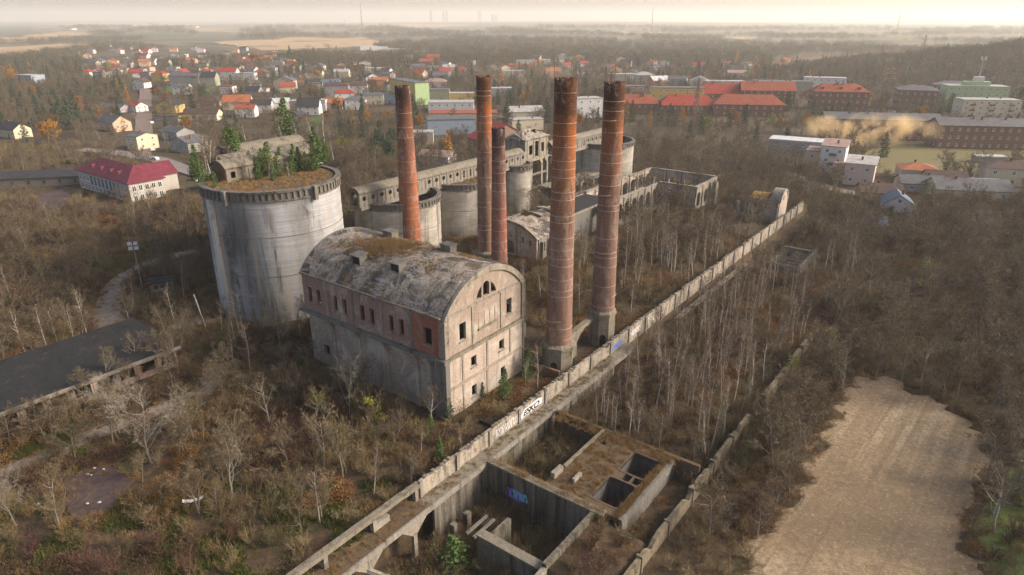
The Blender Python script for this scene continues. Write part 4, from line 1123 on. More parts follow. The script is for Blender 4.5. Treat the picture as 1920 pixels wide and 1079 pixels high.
# ------------------------------------------------------------------ low shed on the left
def long_shed():
    t = site_thing('long_shed', 'long low derelict shed with black felt roof and brick piers at the left edge', 'shed', -47, 51, 0)
    ln, wd = 31.5, 15.5
    n = 9; b = ln / n
    for i in range(n):
        a = i * b
        wide = i in (1, 2)
        MB().slab(rect(a + .45, a + b - .002, -.5, 3.3), [rect(a + .75, a + b - .35, .1 if wide else .9, 2.7)], 0, .4).build('wall_bay', 'brick_red', t)
        MB().box(a, a + .44, -.12, .42, -.5, 3.32).build('pier', 'brick_red' if i % 2 else 'concrete', t)
        if not wide: MB().box(a + .6, a + b - .2, -.16, -.003, .75, .92).build('sill', 'concrete', t)
    MB().box(0, ln, wd - .4, wd, -.5, 4.2).build('wall', 'brick_red', t)
    for x in (0, ln - .4): MB().slab([(.45, -.5), (wd - .45, -.5), (wd - .45, 4.2), (.45, 3.3)], [], x, x + .4, 'yz').build('wall', 'brick_red', t)
    m = MB(); rj = random.Random(4); nx, ny = 24, 10; vs = []; fs = []
    for lay in (0, -.25):
        for j in range(ny + 1):
            for i in range(nx + 1):
                vs.append((-.6 + (ln + 1.2) * i / nx, -.7 + (wd + 1.2) * j / ny, 3.75 + .95 * j / ny + lay + rj.uniform(-.04, .04) + (.2 if j == ny else 0)))
    q = (nx + 1) * (ny + 1)
    for j in range(ny):
        for i in range(nx):
            k = j * (nx + 1) + i; fs += [(k, k + 1, k + nx + 2, k + nx + 1), (q + k + nx + 1, q + k + nx + 2, q + k + 1, q + k)]
    m.add(vs, fs); m.build('roof', 'bitumen', t, fix=False)
    MB().box(-.65, ln + .65, -.82, -.68, 3.25, 3.86).build('fascia', 'concrete', t)
    s2 = thing('guard_hut', 'small flat-roofed concrete hut beside the bend of the dirt track', 'hut', at(306, 548), R(28))
    MB().slab(rect(-2.4, 2.4, 0, 2.3), [rect(-1.7, -.7, 1.0, 1.8), rect(-.3, .7, 1.0, 1.8), rect(1.1, 2.0, 1.0, 1.8)], 0, .3).build('wall', 'concrete', s2)
    MB().slab(rect(.31, 3.6, 0, 2.3), [rect(1, 2, 1, 1.8)], 2.1, 2.4, 'yz').build('wall', 'concrete', s2)
    MB().slab(rect(.31, 3.6, 0, 2.3), [], -2.4, -2.1, 'yz').build('wall', 'concrete', s2)
    MB().box(-2.09, 2.09, 3.3, 3.6, 0, 2.3).build('wall', 'concrete', s2)
    MB().box(-2.8, 2.8, -.4, 4.0, 2.31, 2.55).build('roof', 'bitumen', s2)
    p = thing('floodlight_mast', 'tall steel mast with four floodlights beside the dirt track', 'mast', at(268, 545), R(15))
    MB().lathe([(.16, -.3), (.10, 11.0), (.02, 11.05)], 10).build('pole', 'concrete', p)
    for i in range(2):
        MB().box(-1.0, 1.0, -.05, .05, 9.8 + i * 1.1, 9.9 + i * 1.1).build('cross_arm', 'steel_grey', p)
        for x in (-.6, .6):
            o = MB().box(-.42, .42, -.32, -.06, -.38, .38).build('floodlight', 'steel_grey', p); o.location = (x, 0, 10.25 + i * 1.1); o.rotation_euler = (R(-15), 0, 0)
    q = thing('leaning_pole', 'leaning bare concrete pole at the foot of the big silo', 'pole', at(389, 624), 0)
    MB().beam((0, 0, -.3), (-1.6, .5, 8.0), .26, .26).build('shaft', 'concrete', q)
    c = thing('roof_slab', 'fallen mossy concrete slab near the leaning pole', 'slab', at(365, 610), R(40))
    MB().slab([(-5, -1.5), (-1, -2.1), (5, -1.6), (5.4, 1.2), (0, 2.0), (-4.6, 1.6)], [], .5, .85, 'xy').build('plate', 'concrete_moss', c)
    MB().box(-4, 4.4, -1.2, -.8, -.2, .49).build('support', 'concrete_dark', c)
    b_ = thing('bathtub_shell', 'white curved plastic shell lying in the scrub', 'debris', at(364, 947) + Vector((0, 0, .5)), R(20))
    vs = []; fs = []
    for j in range(5):
        for i in range(11):
            a = math.pi * (.1 + .8 * i / 10); vs.append((-1.3 * math.cos(a), (j - 2) * .16, .5 - .45 * math.sin(a) + .15 * (abs(j - 2) / 2) ** 2))
    for j in range(4):
        for i in range(10): fs.append((j * 11 + i, j * 11 + i + 1, j * 11 + i + 12, j * 11 + i + 11))
    plain('white_plastic', (.55, .55, .55), .5)
    MB().add(vs, fs).build('shell', 'white_plastic', b_, fix=False)
    for i, (px, py, s) in enumerate(((165, 892, .28), (178, 880, .2), (195, 882, .18), (116, 938, .15), (165, 947, .2), (187, 945, .22), (180, 982, .3), (172, 893, .15), (243, 823, .2), (356, 772, .15), (73, 947, .2))):
        k = MB(); rj = random.Random(i)
        pts = [(rj.uniform(.7, 1.2) * s * math.cos(a), rj.uniform(.5, 1.0) * s * math.sin(a)) for a in [2 * math.pi * j / 7 for j in range(7)]]
        k.slab(pts, [], 0, s * .45, 'xy'); o = k.build('rubble_piece', 'white_plastic' if i % 3 else 'concrete_pale'); o.location = at(px, py) + Vector((0, 0, .15 + gz(*at(px, py)[:2])))
        tag(o, 'small pale scrap of rubble on the bare purple-brown ground', 'rubble', 'pale scraps scattered on bare ground')
long_shed()
# ------------------------------------------------------------------ town: houses, blocks, vehicles, poles
HOUSES = []           # (x, y, radius) kept free of trees
def wallmat(c):
    k = 'plaster_%02d_%02d_%02d' % tuple(int(x * 99) for x in c)
    if k not in MATS:
        N = NT(k); v = N.coord()
        a = N.noise(v, .6, 5, .65); col = N.mix(N.gray(a, .35, .7), tuple(x * .82 for x in c), c)
        st = N.noise(N.coord((1, 1, .1)), 1.0, 4, .7); col = N.mix(N.gray(st, .55, .75, 0, .35), col, tuple(x * .4 for x in c))
        MATS[k] = N.done(col, .9)
    return k
def roofmat(c):
    k = 'roofing_%02d_%02d_%02d' % tuple(int(x * 99) for x in c)
    if k not in MATS:
        N = NT(k); v = N.coord()
        a = N.noise(v, .5, 5, .7); col = N.mix(N.gray(a, .35, .68), tuple(x * .5 for x in c), c)
        f = N.noise(N.coord((1, 1, 4)), 2.0, 3, .8); col = N.mix(N.gray(f, .4, .6, .3, 0), col, tuple(x * .4 for x in c))
        N.bump(f, .4, .06)
        MATS[k] = N.done(col, .75)
    return k
plain('window_frame', (.62, .62, .60), .5); plain('window_frame_dark', (.12, .09, .07), .5)
_N = NT('window_glass'); MATS['window_glass'] = _N.done((.03, .035, .04), .12); _N.b.inputs['Specular IOR Level'].default_value = .6
WIN = {}
def window_mesh(w, h, frame='window_frame'):
    k = (round(w, 2), round(h, 2), frame)
    if k not in WIN:
        m = MB(); m.slab(rect(-w / 2, w / 2, 0, h), [rect(-w / 2 + .09, -.05, .09, h - .09), rect(.05, w / 2 - .09, .09, h - .09)], -.05, .02)
        m.cur = 1; m.add([(-w / 2 + .05, -.012, .05), (w / 2 - .05, -.012, .05), (w / 2 - .05, -.012, h - .05), (-w / 2 + .05, -.012, h - .05)], [(0, 1, 2, 3)])
        m.cur = 0; m.box(-w / 2 - .08, w / 2 + .08, -.14, .0, -.09, -.003)
        WIN[k] = m.mesh('window', MATS[frame], MATS['window_glass'])
    return WIN[k]
DOOR = {}
def house(px, py, w, d, h, roof, rh, wc, rc, rot, label, cols=3, rows=2, side=2, ch=1, name='house', cat='house', group=None, win=(1.1, 1.3), over=.45, brickwall=None, frame='window_frame', xy=None, door=True, extra=None, zoff=0.0, block=True):
    p = at(px, py) if xy is None else Vector((xy[0], xy[1], 0))
    z = min(gz(p.x, p.y), gz(p.x, p.y + d))
    t = thing(name, label, cat, (p.x, p.y, z + zoff), R(rot), group)
    wm = brickwall or wallmat(wc); rm = roofmat(rc)
    cx = p.x - math.sin(R(rot)) * d / 2; cy = p.y + math.cos(R(rot)) * d / 2
    if block: HOUSES.append((cx, cy, max(w, d) * .56 + 1.5, label))
    m = MB(); X = w / 2
    top = []
    if roof == 'gable':
        m.slab([(0, -1.2), (d, -1.2), (d, h), (d / 2, h + rh), (0, h)], [], -X, X, 'yz')
    elif roof == 'gablef':
        m.slab([(-X, -1.2), (X, -1.2), (X, h), (0, h + rh), (-X, h)], [], 0, d)
    elif roof == 'shed':
        m.slab([(0, -1.2), (d, -1.2), (d, h + rh), (0, h)], [], -X, X, 'yz')
    else:
        m.box(-X, X, 0, d, -1.2, h)
    m.build('wall', wm, t)
    r = MB(); e = over; th = .22
    if roof == 'gable':
        s = rh / (d / 2)
        for (a, b) in (((-e), d / 2), ((d + e), d / 2)):
            za = h - s * e; zb = h + rh
            y0, y1 = a, b
            r.add([(-X - e, y0, za + .02), (X + e, y0, za + .02), (X + e, y1, zb + .02), (-X - e, y1, zb + .02), (-X - e, y0, za + th), (X + e, y0, za + th), (X + e, y1, zb + th), (-X - e, y1, zb + th)],
                  [(0, 1, 2, 3), (7, 6, 5, 4), (0, 4, 5, 1), (1, 5, 6, 2), (3, 2, 6, 7), (0, 3, 7, 4)])
    elif roof == 'gablef':
        s = rh / X
        for sg in (-1, 1):
            x0, x1 = sg * (X + e), 0; za = h - s * e; zb = h + rh
            r.add([(x0, -e, za + .02), (x0, d + e, za + .02), (x1, d + e, zb + .02), (x1, -e, zb + .02), (x0, -e, za + th), (x0, d + e, za + th), (x1, d + e, zb + th), (x1, -e, zb + th)],
                  [(0, 1, 2, 3), (7, 6, 5, 4), (0, 4, 5, 1), (1, 5, 6, 2), (3, 2, 6, 7), (0, 3, 7, 4)])
    elif roof == 'hip':
        q = min(w, d) / 2
        if w >= d: rid = [(-X + q * .9, d / 2), (X - q * .9, d / 2)]
        else: rid = [(0, q * .9), (0, d - q * .9)]
        A = [(-X - e, -e, h), (X + e, -e, h), (X + e, d + e, h), (-X - e, d + e, h)]
        B = [(a, b, h + .12) for a, b, _ in A]
        T = [(*rid[0], h + rh), (*rid[1], h + rh)]
        if w >= d: fs = [(4, 5, 9, 8), (5, 6, 9), (6, 7, 8, 9), (7, 4, 8)]
        else: fs = [(4, 5, 8), (5, 6, 9, 8), (6, 7, 9), (7, 4, 8, 9)]
        r.add([(a, b, c + .02) for a, b, c in A] + B + T, fs + [(3, 2, 1, 0), (0, 1, 5, 4), (1, 2, 6, 5), (2, 3, 7, 6), (3, 0, 4, 7)])
    elif roof == 'shed':
        r.add([(-X - e, -e, h + .02), (X + e, -e, h + .02), (X + e, d + e, h + rh + .02), (-X - e, d + e, h + rh + .02), (-X - e, -e, h + th), (X + e, -e, h + th), (X + e, d + e, h + rh + th), (-X - e, d + e, h + rh + th)],
              [(0, 3, 2, 1), (4, 5, 6, 7), (0, 1, 5, 4), (1, 2, 6, 5), (2, 3, 7, 6), (3, 0, 4, 7)])
    else:
        r.box(-X - .2, X + .2, -.2, d + .2, h + .01, h + .35)
        r.box(-X + .2, X - .2, .2, d - .2, h + .351, h + .42)
    ro = r.build('roof', rm, t)
    rj = random.Random(int(px * 7 + py))
    for i in range(ch):
        x = rj.uniform(-X * .6, X * .6); y = d * rj.uniform(.35, .65); zb = h + (rh if roof != 'flat' else .3)
        MB().box(x - .35, x + .35, y - .3, y + .3, zb - 1.2, zb + 1.0).build('chimney_stack', 'brick_town', ro)
    wmh = window_mesh(win[0], win[1], frame)
    fl = h / max(1, rows)
    for j in range(rows):
        for i in range(cols):
            x = -X + w * (i + .5) / cols
            if door and j == 0 and i == cols // 2 and cols > 2 and rows < 3:
                if frame not in DOOR: dm = MB().box(-.55, .55, -.06, .02, 0, 2.1).mesh('door', 'window_frame_dark'); DOOR[frame] = dm
                link('door', DOOR[frame], t, (x, 0, .1)); continue
            link('window', wmh, t, (x, -.003, fl * j + fl * .5 - win[1] * .42))
        for i in range(side):
            y = d * (i + .5) / side
            link('window', wmh, t, (X + .003, y, fl * j + fl * .5 - win[1] * .42), math.pi / 2)
            link('window', wmh, t, (-X - .003, y, fl * j + fl * .5 - win[1] * .42), -math.pi / 2)
    if roof == 'gablef' and rh > 1.6: link('window', wmh, t, (0, -.003, h + .15))
    if extra: extra(t, w, d, h, rh, ro)
    return t
C = dict(white=(.60, .58, .55), cream=(.56, .48, .34), yellow=(.58, .40, .12), peach=(.56, .38, .26), grey=(.30, .29, .275), beige=(.42, .36, .28), blue=(.27, .32, .38), green=(.34, .45, .24), olive=(.27, .27, .19), orange=(.55, .25, .10), brown=(.22, .15, .11), mauve=(.30, .26, .27), pink=(.55, .42, .37))
T = dict(red=(.36, .05, .03), brick=(.34, .085, .045), orange=(.42, .14, .06), dark=(.045, .045, .05), grey=(.13, .13, .135), brown=(.10, .062, .05), pale=(.42, .40, .38), wine=(.185, .032, .05), white=(.62, .62, .62), pink=(.36, .24, .20), blue=(.12, .16, .22))
H = house
# left side of the town
H(15, 262, 13, 9, 4.6, 'gable', 3.0, C['cream'], T['dark'], -25, 'cream house with dark roof at the far left edge', 4, 1)
H(46, 156, 22, 14, 8, 'flat', 0, C['blue'], T['pale'], -20, 'blue and white block behind the orange tree at far left', 5, 2, 3, 0)
H(200, 246, 17, 10, 5.0, 'gable', 3.4, C['peach'], T['grey'], -35, 'long house with grey roof and orange ridge left of the street', 4, 1)
H(250, 281, 8, 11, 6.2, 'gable', 1.4, C['cream'], T['grey'], -28, 'tall cream house with windows at the street corner', 2, 2, 2)
H(205, 210, 20, 9, 3.6, 'gable', 2.0, C['mauve'], T['grey'], -20, 'low grey-roofed house behind the dark spruces', 3, 1)
H(247, 209, 10, 9, 4.5, 'gable', 2.4, C['white'], T['brick'], -28, 'white house with pinkish red roof left of the street', 2, 2)
H(312, 212, 14, 11, 5.4, 'gablef', 2.8, C['yellow'], T['dark'], -8, 'yellow house with dark gable roof right of the street', 2, 2)
H(312, 228, 16, 7, 2.8, 'flat', 0, C['grey'], T['brown'], -8, 'flat brown-roofed garage row below the yellow house', 3, 1, 1, 0)
H(318, 262, 15, 10, 4.2, 'gable', 2.2, C['grey'], T['grey'], -35, 'grey house with grey gable roof beside the street', 3, 1)
H(337, 284, 13, 11, 4.6, 'gablef', 2.4, C['grey'], T['grey'], -28, 'nearest grey gabled house by the street junction', 2, 1)
H(376, 226, 21, 9, 4.2, 'gable', 2.6, C['cream'], T['brown'], -2, 'long cream house with brown roof below the lawn', 5, 1, 1, 2)
H(347, 163, 28, 13, 8.2, 'gable', 2.8, C['grey'], T['grey'], -4, 'large grey two-storey building with slate roof above the lawn', 7, 2, 2, 2)
H(384, 163, 20, 14, 7.2, 'gable', 4.5, C['olive'], T['dark'], 5, 'dark roofed barn-like house next to the grey building', 3, 2)
H(260, 168, 12, 10, 5.6, 'gablef', 3.2, C['white'], T['brown'], -10, 'small white gabled house at the top of the street', 2, 2)
H(296, 153, 13, 11, 6.5, 'hip', 2.6, C['yellow'], T['red'], -10, 'yellow house with red hipped roof above the street', 2, 2)
H(273, 152, 11, 10, 8, 'flat', 0, C['mauve'], T['grey'], -10, 'mauve flat-roofed house beside the street top', 2, 2)
H(388, 199, 18, 11, 4.0, 'hip', 3.2, C['brown'], T['brown'], 0, 'brown hip-roofed bungalow with white porch gable', 3, 1)
H(427, 152, 18, 12, 8.2, 'gable', 3.4, C['white'], T['red'], 3, 'white house with bright red roof among dark trees', 3, 2)
H(462, 152, 17, 11, 6.0, 'flat', 0, C['white'], T['pale'], 3, 'pale flat-roofed house right of the bright red roof', 3, 2)
H(488, 146, 14, 11, 5.0, 'hip', 3.4, C['grey'], T['brick'], 5, 'house with dark red hipped roof under the grey tower houses', 2, 2)
H(445, 207, 18, 12, 4.6, 'gable', 4.2, C['cream'], T['orange'], 10, 'house with steep orange-red roof and dormers', 3, 1)
H(460, 220, 12, 9, 5.6, 'gable', 2.2, C['white'], T['brick'], 4, 'white house with orange roof in front of the steep orange roof', 3, 2)
H(490, 213, 13, 10, 5.4, 'gable', 3.0, C['white'], T['dark'], 8, 'white house with slate-dark roof beside two orange roofs', 2, 2)
H(483, 182, 15, 10, 6.0, 'flat', 0, C['beige'], T['grey'], 4, 'beige flat-roofed box house above the slate-roofed one', 3, 2)
H(497, 194, 13, 10, 4.4, 'gable', 2.4, C['grey'], T['brown'], 4, 'grey-brown roofed cottage behind the white slate-roofed house', 2, 1)
H(533, 172, 17, 13, 8.0, 'gablef', 3.6, C['beige'], T['grey'], 3, 'three-storey beige gabled house', 3, 3)
H(530, 208, 11, 10, 5.0, 'shed', 2.0, C['white'], T['white'], 20, 'white house with a single-pitch white roof', 1, 1)
H(556, 213, 8, 10, 7.8, 'flat', 0, C['peach'], T['pale'], 2, 'narrow peach flat-roofed house', 1, 2, 1)
H(578, 216, 14, 11, 5.4, 'gable', 5.0, C['white'], T['dark'], 3, 'white house with black mansard roof and dormers', 3, 2)
H(552, 228, 10, 9, 2.0, 'gablef', 3.6, C['brown'], T['dark'], -15, 'dark wooden A-frame hut', 1, 1, 0, 0)
H(602, 209, 7, 10, 7.0, 'flat', 0, C['white'], T['pale'], 2, 'narrow white annexe beside an orange-roofed house', 1, 2, 1, 0)
H(624, 208, 13, 10, 5.0, 'gable', 2.8, C['grey'], T['orange'], 2, 'grey house with orange roof beside a narrow white annexe', 3, 1)
H(667, 207, 14, 11, 6.6, 'hip', 2.4, C['white'], T['grey'], 8, 'off-white house with grey hipped roof', 3, 2)
H(700, 197, 15, 10, 6.6, 'hip', 1.8, C['cream'], T['grey'], 5, 'yellow-cream house with grey roof left of the first chimney', 3, 2)
H(731, 195, 12, 10, 6.2, 'hip', 2.4, C['blue'], T['grey'], 5, 'blue-grey house tucked behind the first chimney', 3, 2)
H(633, 186, 18, 12, 8.6, 'hip', 2.2, C['grey'], T['brown'], 10, 'tall grey cube house with brown hipped roof', 2, 2)
H(672, 177, 15, 11, 6.4, 'gable', 3.0, C['white'], T['brown'], 8, 'white house with brown roof and balcony', 3, 2)
H(711, 166, 15, 11, 8.0, 'gable', 2.2, C['orange'], T['orange'], 5, 'orange-red house beside the yellow and green block', 3, 2)
H(700, 154, 15, 11, 5.2, 'gablef', 4.0, C['white'], T['dark'], 25, 'white house with black gable above the orange house', 2, 2)
H(620, 166, 16, 11, 4.6, 'gable', 2.6, C['blue'], T['blue'], 5, 'low blue house with blue roof', 3, 1)
H(588, 146, 18, 11, 4.5, 'gable', 2.6, C['cream'], T['brown'], 3, 'cream bungalow with brown roof', 3, 1)
H(612, 143, 17, 10, 4.5, 'flat', 0, C['beige'], T['grey'], 3, 'flat beige house in the middle of the town', 3, 1)
H(640, 144, 16, 11, 5.0, 'gable', 2.4, C['cream'], T['pale'], 3, 'cream house with pale roof in the middle of the town', 3, 1)
H(707, 138, 18, 12, 4.8, 'flat', 0, C['cream'], T['white'], 3, 'bright sunlit flat-roofed building', 3, 1)
H(505, 143, 14, 11, 8.0, 'hip', 2.6, C['grey'], T['grey'], 3, 'grey square house left of the reddish birch', 2, 2)
H(537, 141, 14, 11, 9.0, 'hip', 2.6, C['grey'], T['grey'], 3, 'tall grey square house behind the reddish birch', 2, 2)
H(520, 128, 14, 11, 8.0, 'hip', 2.8, C['beige'], T['grey'], 3, 'grey house above the square houses', 2, 2)
for i, (px, py, w) in enumerate(((682, 106, 40), (692, 95, 34), (712, 96, 34), (732, 99, 30), (748, 100, 26))):
    H(px, py, w, 16, 6.5, 'flat', 0, C['white'], T['white'], 20, 'white terrace row at the edge of the stubble field', 6, 2, 0, 0, group='white terraces by the stubble field', name='terrace_house')
# blocks and houses in the middle
def balconies(rows, cols, cc):
    def f(t, w, d, h, rh, ro):
        for j in range(1, rows):
            for i in range(cols):
                x = -w / 2 + w * (i + .5) / cols
                MB().box(x - 1.3, x + 1.3, -1.1, -.02, h * j / rows + .1, h * j / rows + 1.1).build('balcony', cc, t)
    return f
gb = H(793, 198, 11, 46, 16, 'flat', 0, C['green'], T['grey'], 32, 'tall apartment block with pale green gable and yellow side behind the first chimney', 0, 5, 12, 0, name='apartment_block', cat='apartment block', door=False)
MB().box(-5.62, -5.503, .6, 45.5, 0, 15.7).build('facade_panel', wallmat(C['yellow']), gb)
H(822, 188, 17, 14, 8.0, 'flat', 0, C['olive'], T['grey'], 3, 'olive flat-roofed block right of the green gable', 4, 2, 2, 0)
H(862, 187, 26, 12, 5.0, 'flat', 0, C['yellow'], T['pale'], 2, 'bright yellow single-storey building', 5, 1, 2, 0)
H(846, 212, 30, 16, 6.6, 'flat', 0, C['white'], T['pale'], 2, 'white modern flat-roofed building', 6, 2, 3, 0)
H(868, 224, 42, 18, 3.6, 'flat', 0, C['cream'], T['brick'], 2, 'long low hall with rust-brown flat roof', 6, 1, 2, 0)
H(848, 254, 26, 15, 7.6, 'flat', 0, C['blue'], T['grey'], 10, 'blue-grey industrial building behind the chimneys', 3, 1, 2, 0)
H(893, 300, 13, 24, 9.0, 'gable', 6.0, C['brown'], T['red'], -52, 'brown house with steep red roof left of the pale-based chimney', 2, 2, 3)
H(812, 309, 14, 9, 3.6, 'gable', 1.8, C['white'], T['pink'], -20, 'small white house with pinkish roof beside the golden larch', 2, 1)
H(790, 272, 12, 9, 5.5, 'flat', 0, C['beige'], T['pale'], 5, 'small pale concrete box building beside the blue-grey one', 2, 1, 2, 0)
H(940, 182, 20, 12, 7.0, 'flat', 0, C['grey'], T['pale'], 5, 'grey flat-roofed block right of the rust-topped chimney', 4, 2)
H(967, 147, 26, 13, 6.5, 'flat', 0, C['white'], T['pale'], 3, 'white flat block far behind the smoke', 5, 2, 2, 0)
H(988, 226, 22, 14, 5.0, 'gable', 2.6, C['beige'], T['pale'], 15, 'low building with pale grey roof behind the elevator house', 3, 1)
H(990, 246, 18, 10, 5.6, 'flat', 0, C['cream'], T['pale'], 15, 'cream box building directly behind the elevator house', 2, 1)
H(1098, 222, 22, 12, 11.5, 'flat', 0, C['white'], T['pale'], 14, 'white three-storey house seen between the two thick chimneys', 4, 3, 3, 2)
H(975, 127, 30, 12, 4.5, 'gable', 2.0, C['cream'], T['red'], 2, 'long building with pinkish red roof far behind the chimneys', 6, 1, 1, 0)
H(985, 122, 24, 12, 6.5, 'flat', 0, C['white'], T['pale'], 2, 'white block behind the long pinkish roof', 5, 2, 1, 0)
H(1008, 122, 16, 10, 5.0, 'gable', 2.6, C['peach'], T['orange'], 2, 'small house with vivid orange roof far behind the chimneys', 3, 1)
H(1021, 121, 16, 10, 7.0, 'flat', 0, C['white'], T['white'], 2, 'white box house beside the vivid orange roof', 2, 2)
H(799, 130, 16, 11, 7.5, 'gable', 3.4, C['brown'], T['brick'], 4, 'reddish brick house above the apartment block', 2, 2)
H(812, 118, 18, 12, 8.0, 'gable', 3.6, C['orange'], T['brick'], 4, 'red brick house far above the apartment block', 2, 2)
H(812, 138, 15, 10, 6.0, 'gable', 3.0, C['white'], T['grey'], 4, 'white house under the red brick one', 2, 2)
H(863, 139, 15, 10, 4.5, 'hip', 3.0, C['peach'], T['red'], 4, 'peach house with red hipped roof', 2, 1)
H(843, 134, 16, 11, 5.0, 'gable', 2.8, C['white'], T['pale'], 4, 'white house with pale roof next to the red hipped roof', 2, 2)
H(826, 153, 15, 11, 6.5, 'gable', 3.2, C['blue'], T['grey'], 4, 'blue-grey house behind the olive block', 2, 2)
H(785, 136, 14, 10, 6.0, 'gable', 2.6, C['mauve'], T['grey'], 4, 'mauve house behind the apartment block roof', 2, 2)
H(817, 165, 20, 12, 5.0, 'hip', 2.8, C['pink'], T['pink'], 4, 'pinkish roofed house between the olive and green blocks', 3, 1)
# right of the chimneys
def dormer_row(n, c):
    def f(t, w, d, h, rh, ro):
        for i in range(n):
            x = -w / 2 + w * (i + .5) / n
            MB().box(x - .6, x + .6, d * .12, d * .36, h + .2, h + rh * .62).build('dormer', c, ro)
    return f
H(1193, 214, 31, 15, 6.6, 'hip', 5.2, C['brown'], T['brick'], -4, 'dark brick tenement with pinkish red hipped roof right of the cracked chimney', 8, 2, 3, 2, brickwall='brick_town', name='tenement', cat='tenement')
H(1268, 197, 38, 14, 11, 'flat', 0, C['yellow'], T['grey'], -6, 'orange-yellow apartment block behind the red roofs', 8, 3, 2, 0, name='apartment_block', cat='apartment block', door=False)
H(1290, 217, 38, 16, 6.4, 'hip', 6.2, C['brown'], T['red'], -4, 'dark brick tenement with bright orange-red hipped roof', 9, 2, 3, 3, brickwall='brick_town', name='tenement', cat='tenement')
H(1362, 194, 46, 16, 6.0, 'hip', 7.0, C['brown'], T['red'], -6, 'dark brick tenement with the broadest bright red roof, behind the others', 9, 2, 3, 4, brickwall='brick_town', name='tenement', cat='tenement')
H(1438, 196, 38, 15, 9.0, 'gable', 5.6, C['brown'], T['brick'], -8, 'dark brick tenement with dull red roof and tall walls', 8, 3, 3, 3, brickwall='brick_town', name='tenement', cat='tenement')
H(1402, 220, 44, 15, 7.2, 'hip', 5.8, C['brown'], T['brick'], -8, 'dark brick tenement with dark red roof and a white gable peak', 9, 2, 3, 2, brickwall='brick_town', name='tenement', cat='tenement')
H(1360, 168, 34, 14, 6.0, 'flat', 0, C['pink'], T['pale'], -5, 'pinkish white block behind the broad red roof', 7, 2, 2, 3)
H(1465, 180, 46, 14, 11, 'flat', 0, C['olive'], T['grey'], -8, 'long olive-green apartment block behind the tenements', 10, 3, 2, 3, name='apartment_block', cat='apartment block', door=False)
H(1543, 178, 32, 14, 13, 'flat', 0, C['white'], T['pale'], -20, 'white and brick-red apartment block above the red-roofed school-like tenement', 6, 4, 3, 4, name='apartment_block', cat='apartment block', door=False)
def two_tone(t, w, d, h, rh, ro):
    for x in (-w * .42, w * .12, w * .42):
        MB().box(x - 2.0, x + 2.0, -.09, -.06, .2, h - .2).build('facade_panel', 'brick_town', t)
H(1572, 209, 35, 15, 12.6, 'hip', 5.0, C['brown'], T['brick'], -12, 'three-storey brick tenement with red hipped roof and many white windows', 8, 3, 3, 4, brickwall='brick_town', name='tenement', cat='tenement', extra=dormer_row(3, roofmat(T['brick'])))
H(1716, 204, 25, 18, 13.5, 'hip', 3.0, C['brown'], T['grey'], -22, 'brown brick tenement with grey hipped roof left of the green block', 6, 3, 4, 3, brickwall='brick_town', name='tenement', cat='tenement')
H(1783, 189, 26, 16, 12, 'hip', 3.0, C['brown'], T['grey'], -25, 'second brown brick tenement with grey roof, partly behind the first', 6, 3, 3, 2, brickwall='brick_town', name='tenement', cat='tenement')
def antenna(t, w, d, h, rh, ro):
    o = MB().box(-8, 8, 4, 10, h + .43, h + 3.0).build('roof_house', wallmat(C['green']), ro)
    MB().box(-2, 4, 5, 9, h + 3.01, h + 6.2).build('machine_room', wallmat(C['white']), ro)
    m = MB(); m.beam((1, 7, h + 6.2), (1, 7, h + 19), .5, .5); m.beam((0, 7, h + 17.5), (2, 7, h + 17.5), .2, .2); m.build('antenna_mast', 'steel_grey', ro)
    for x in (-.3, 2.3): MB().box(x - .3, x + .3, 6.7, 7.3, h + 17, h + 19.4).build('antenna', 'window_frame', ro)
H(1826, 204, 38, 16, 15, 'flat', 0, C['green'], T['pale'], -15, 'green and orange apartment block with rooftop antenna mast', 8, 4, 3, 0, name='apartment_block', cat='apartment block', door=False, extra=antenna)
H(1852, 231, 32, 13, 12.5, 'flat', 0, C['cream'], T['pale'], -8, 'cream and yellow apartment block with balconies at right', 8, 4, 3, 4, name='apartment_block', cat='apartment block', door=False, extra=balconies(4, 3, 'window_frame_dark'))
H(1650, 262, 56, 13, 10.5, 'gable', 2.6, C['brown'], T['grey'], -10, 'long three-storey brick tenement with grey roof behind the smoke', 14, 3, 3, 5, brickwall='brick_town', name='tenement', cat='tenement')
H(1862, 280, 52, 13, 11.0, 'gable', 2.8, C['brown'], T['grey'], -8, 'long brick tenement with rows of white windows at the right edge', 14, 3, 3, 4, brickwall='brick_town', name='tenement', cat='tenement')
H(1240, 165, 17, 12, 7.5, 'gable', 3.4, C['orange'], T['white'], 20, 'orange house with white roof behind the yellow block', 3, 2)
H(1268, 165, 16, 12, 8.5, 'gable', 2.6, C['blue'], T['grey'], -20, 'pale blue house with grey roof behind the yellow block', 3, 2)
H(1180, 177, 24, 12, 6.5, 'flat', 0, C['peach'], T['grey'], -3, 'peach flat-roofed house right behind the cracked chimney', 4, 2)
H(1160, 156, 18, 12, 8.0, 'flat', 0, C['beige'], T['pale'], -3, 'beige flat house behind the cracked chimney top', 4, 2, 2, 1)
H(1188, 152, 16, 12, 7.0, 'flat', 0, C['cream'], T['pale'], -3, 'cream flat house in the row behind the chimneys', 4, 2, 2, 1)
H(1208, 157, 18, 13, 8.0, 'hip', 3.0, C['grey'], T['pale'], -3, 'grey hip-roofed house in the row behind the chimneys', 3, 2)
H(1312, 164, 17, 12, 6.5, 'gablef', 3.6, C['white'], T['pale'], -10, 'white gabled house left of the broad red roof', 2, 2)
H(1384, 146, 22, 12, 5.0, 'gable', 2.4, C['pink'], T['pink'], -5, 'pink-roofed house under the yellow-green willow', 4, 1)
H(1430, 170, 22, 12, 6.0, 'gable', 2.4, C['brown'], T['grey'], -5, 'dark brown house beside the olive block', 4, 2)
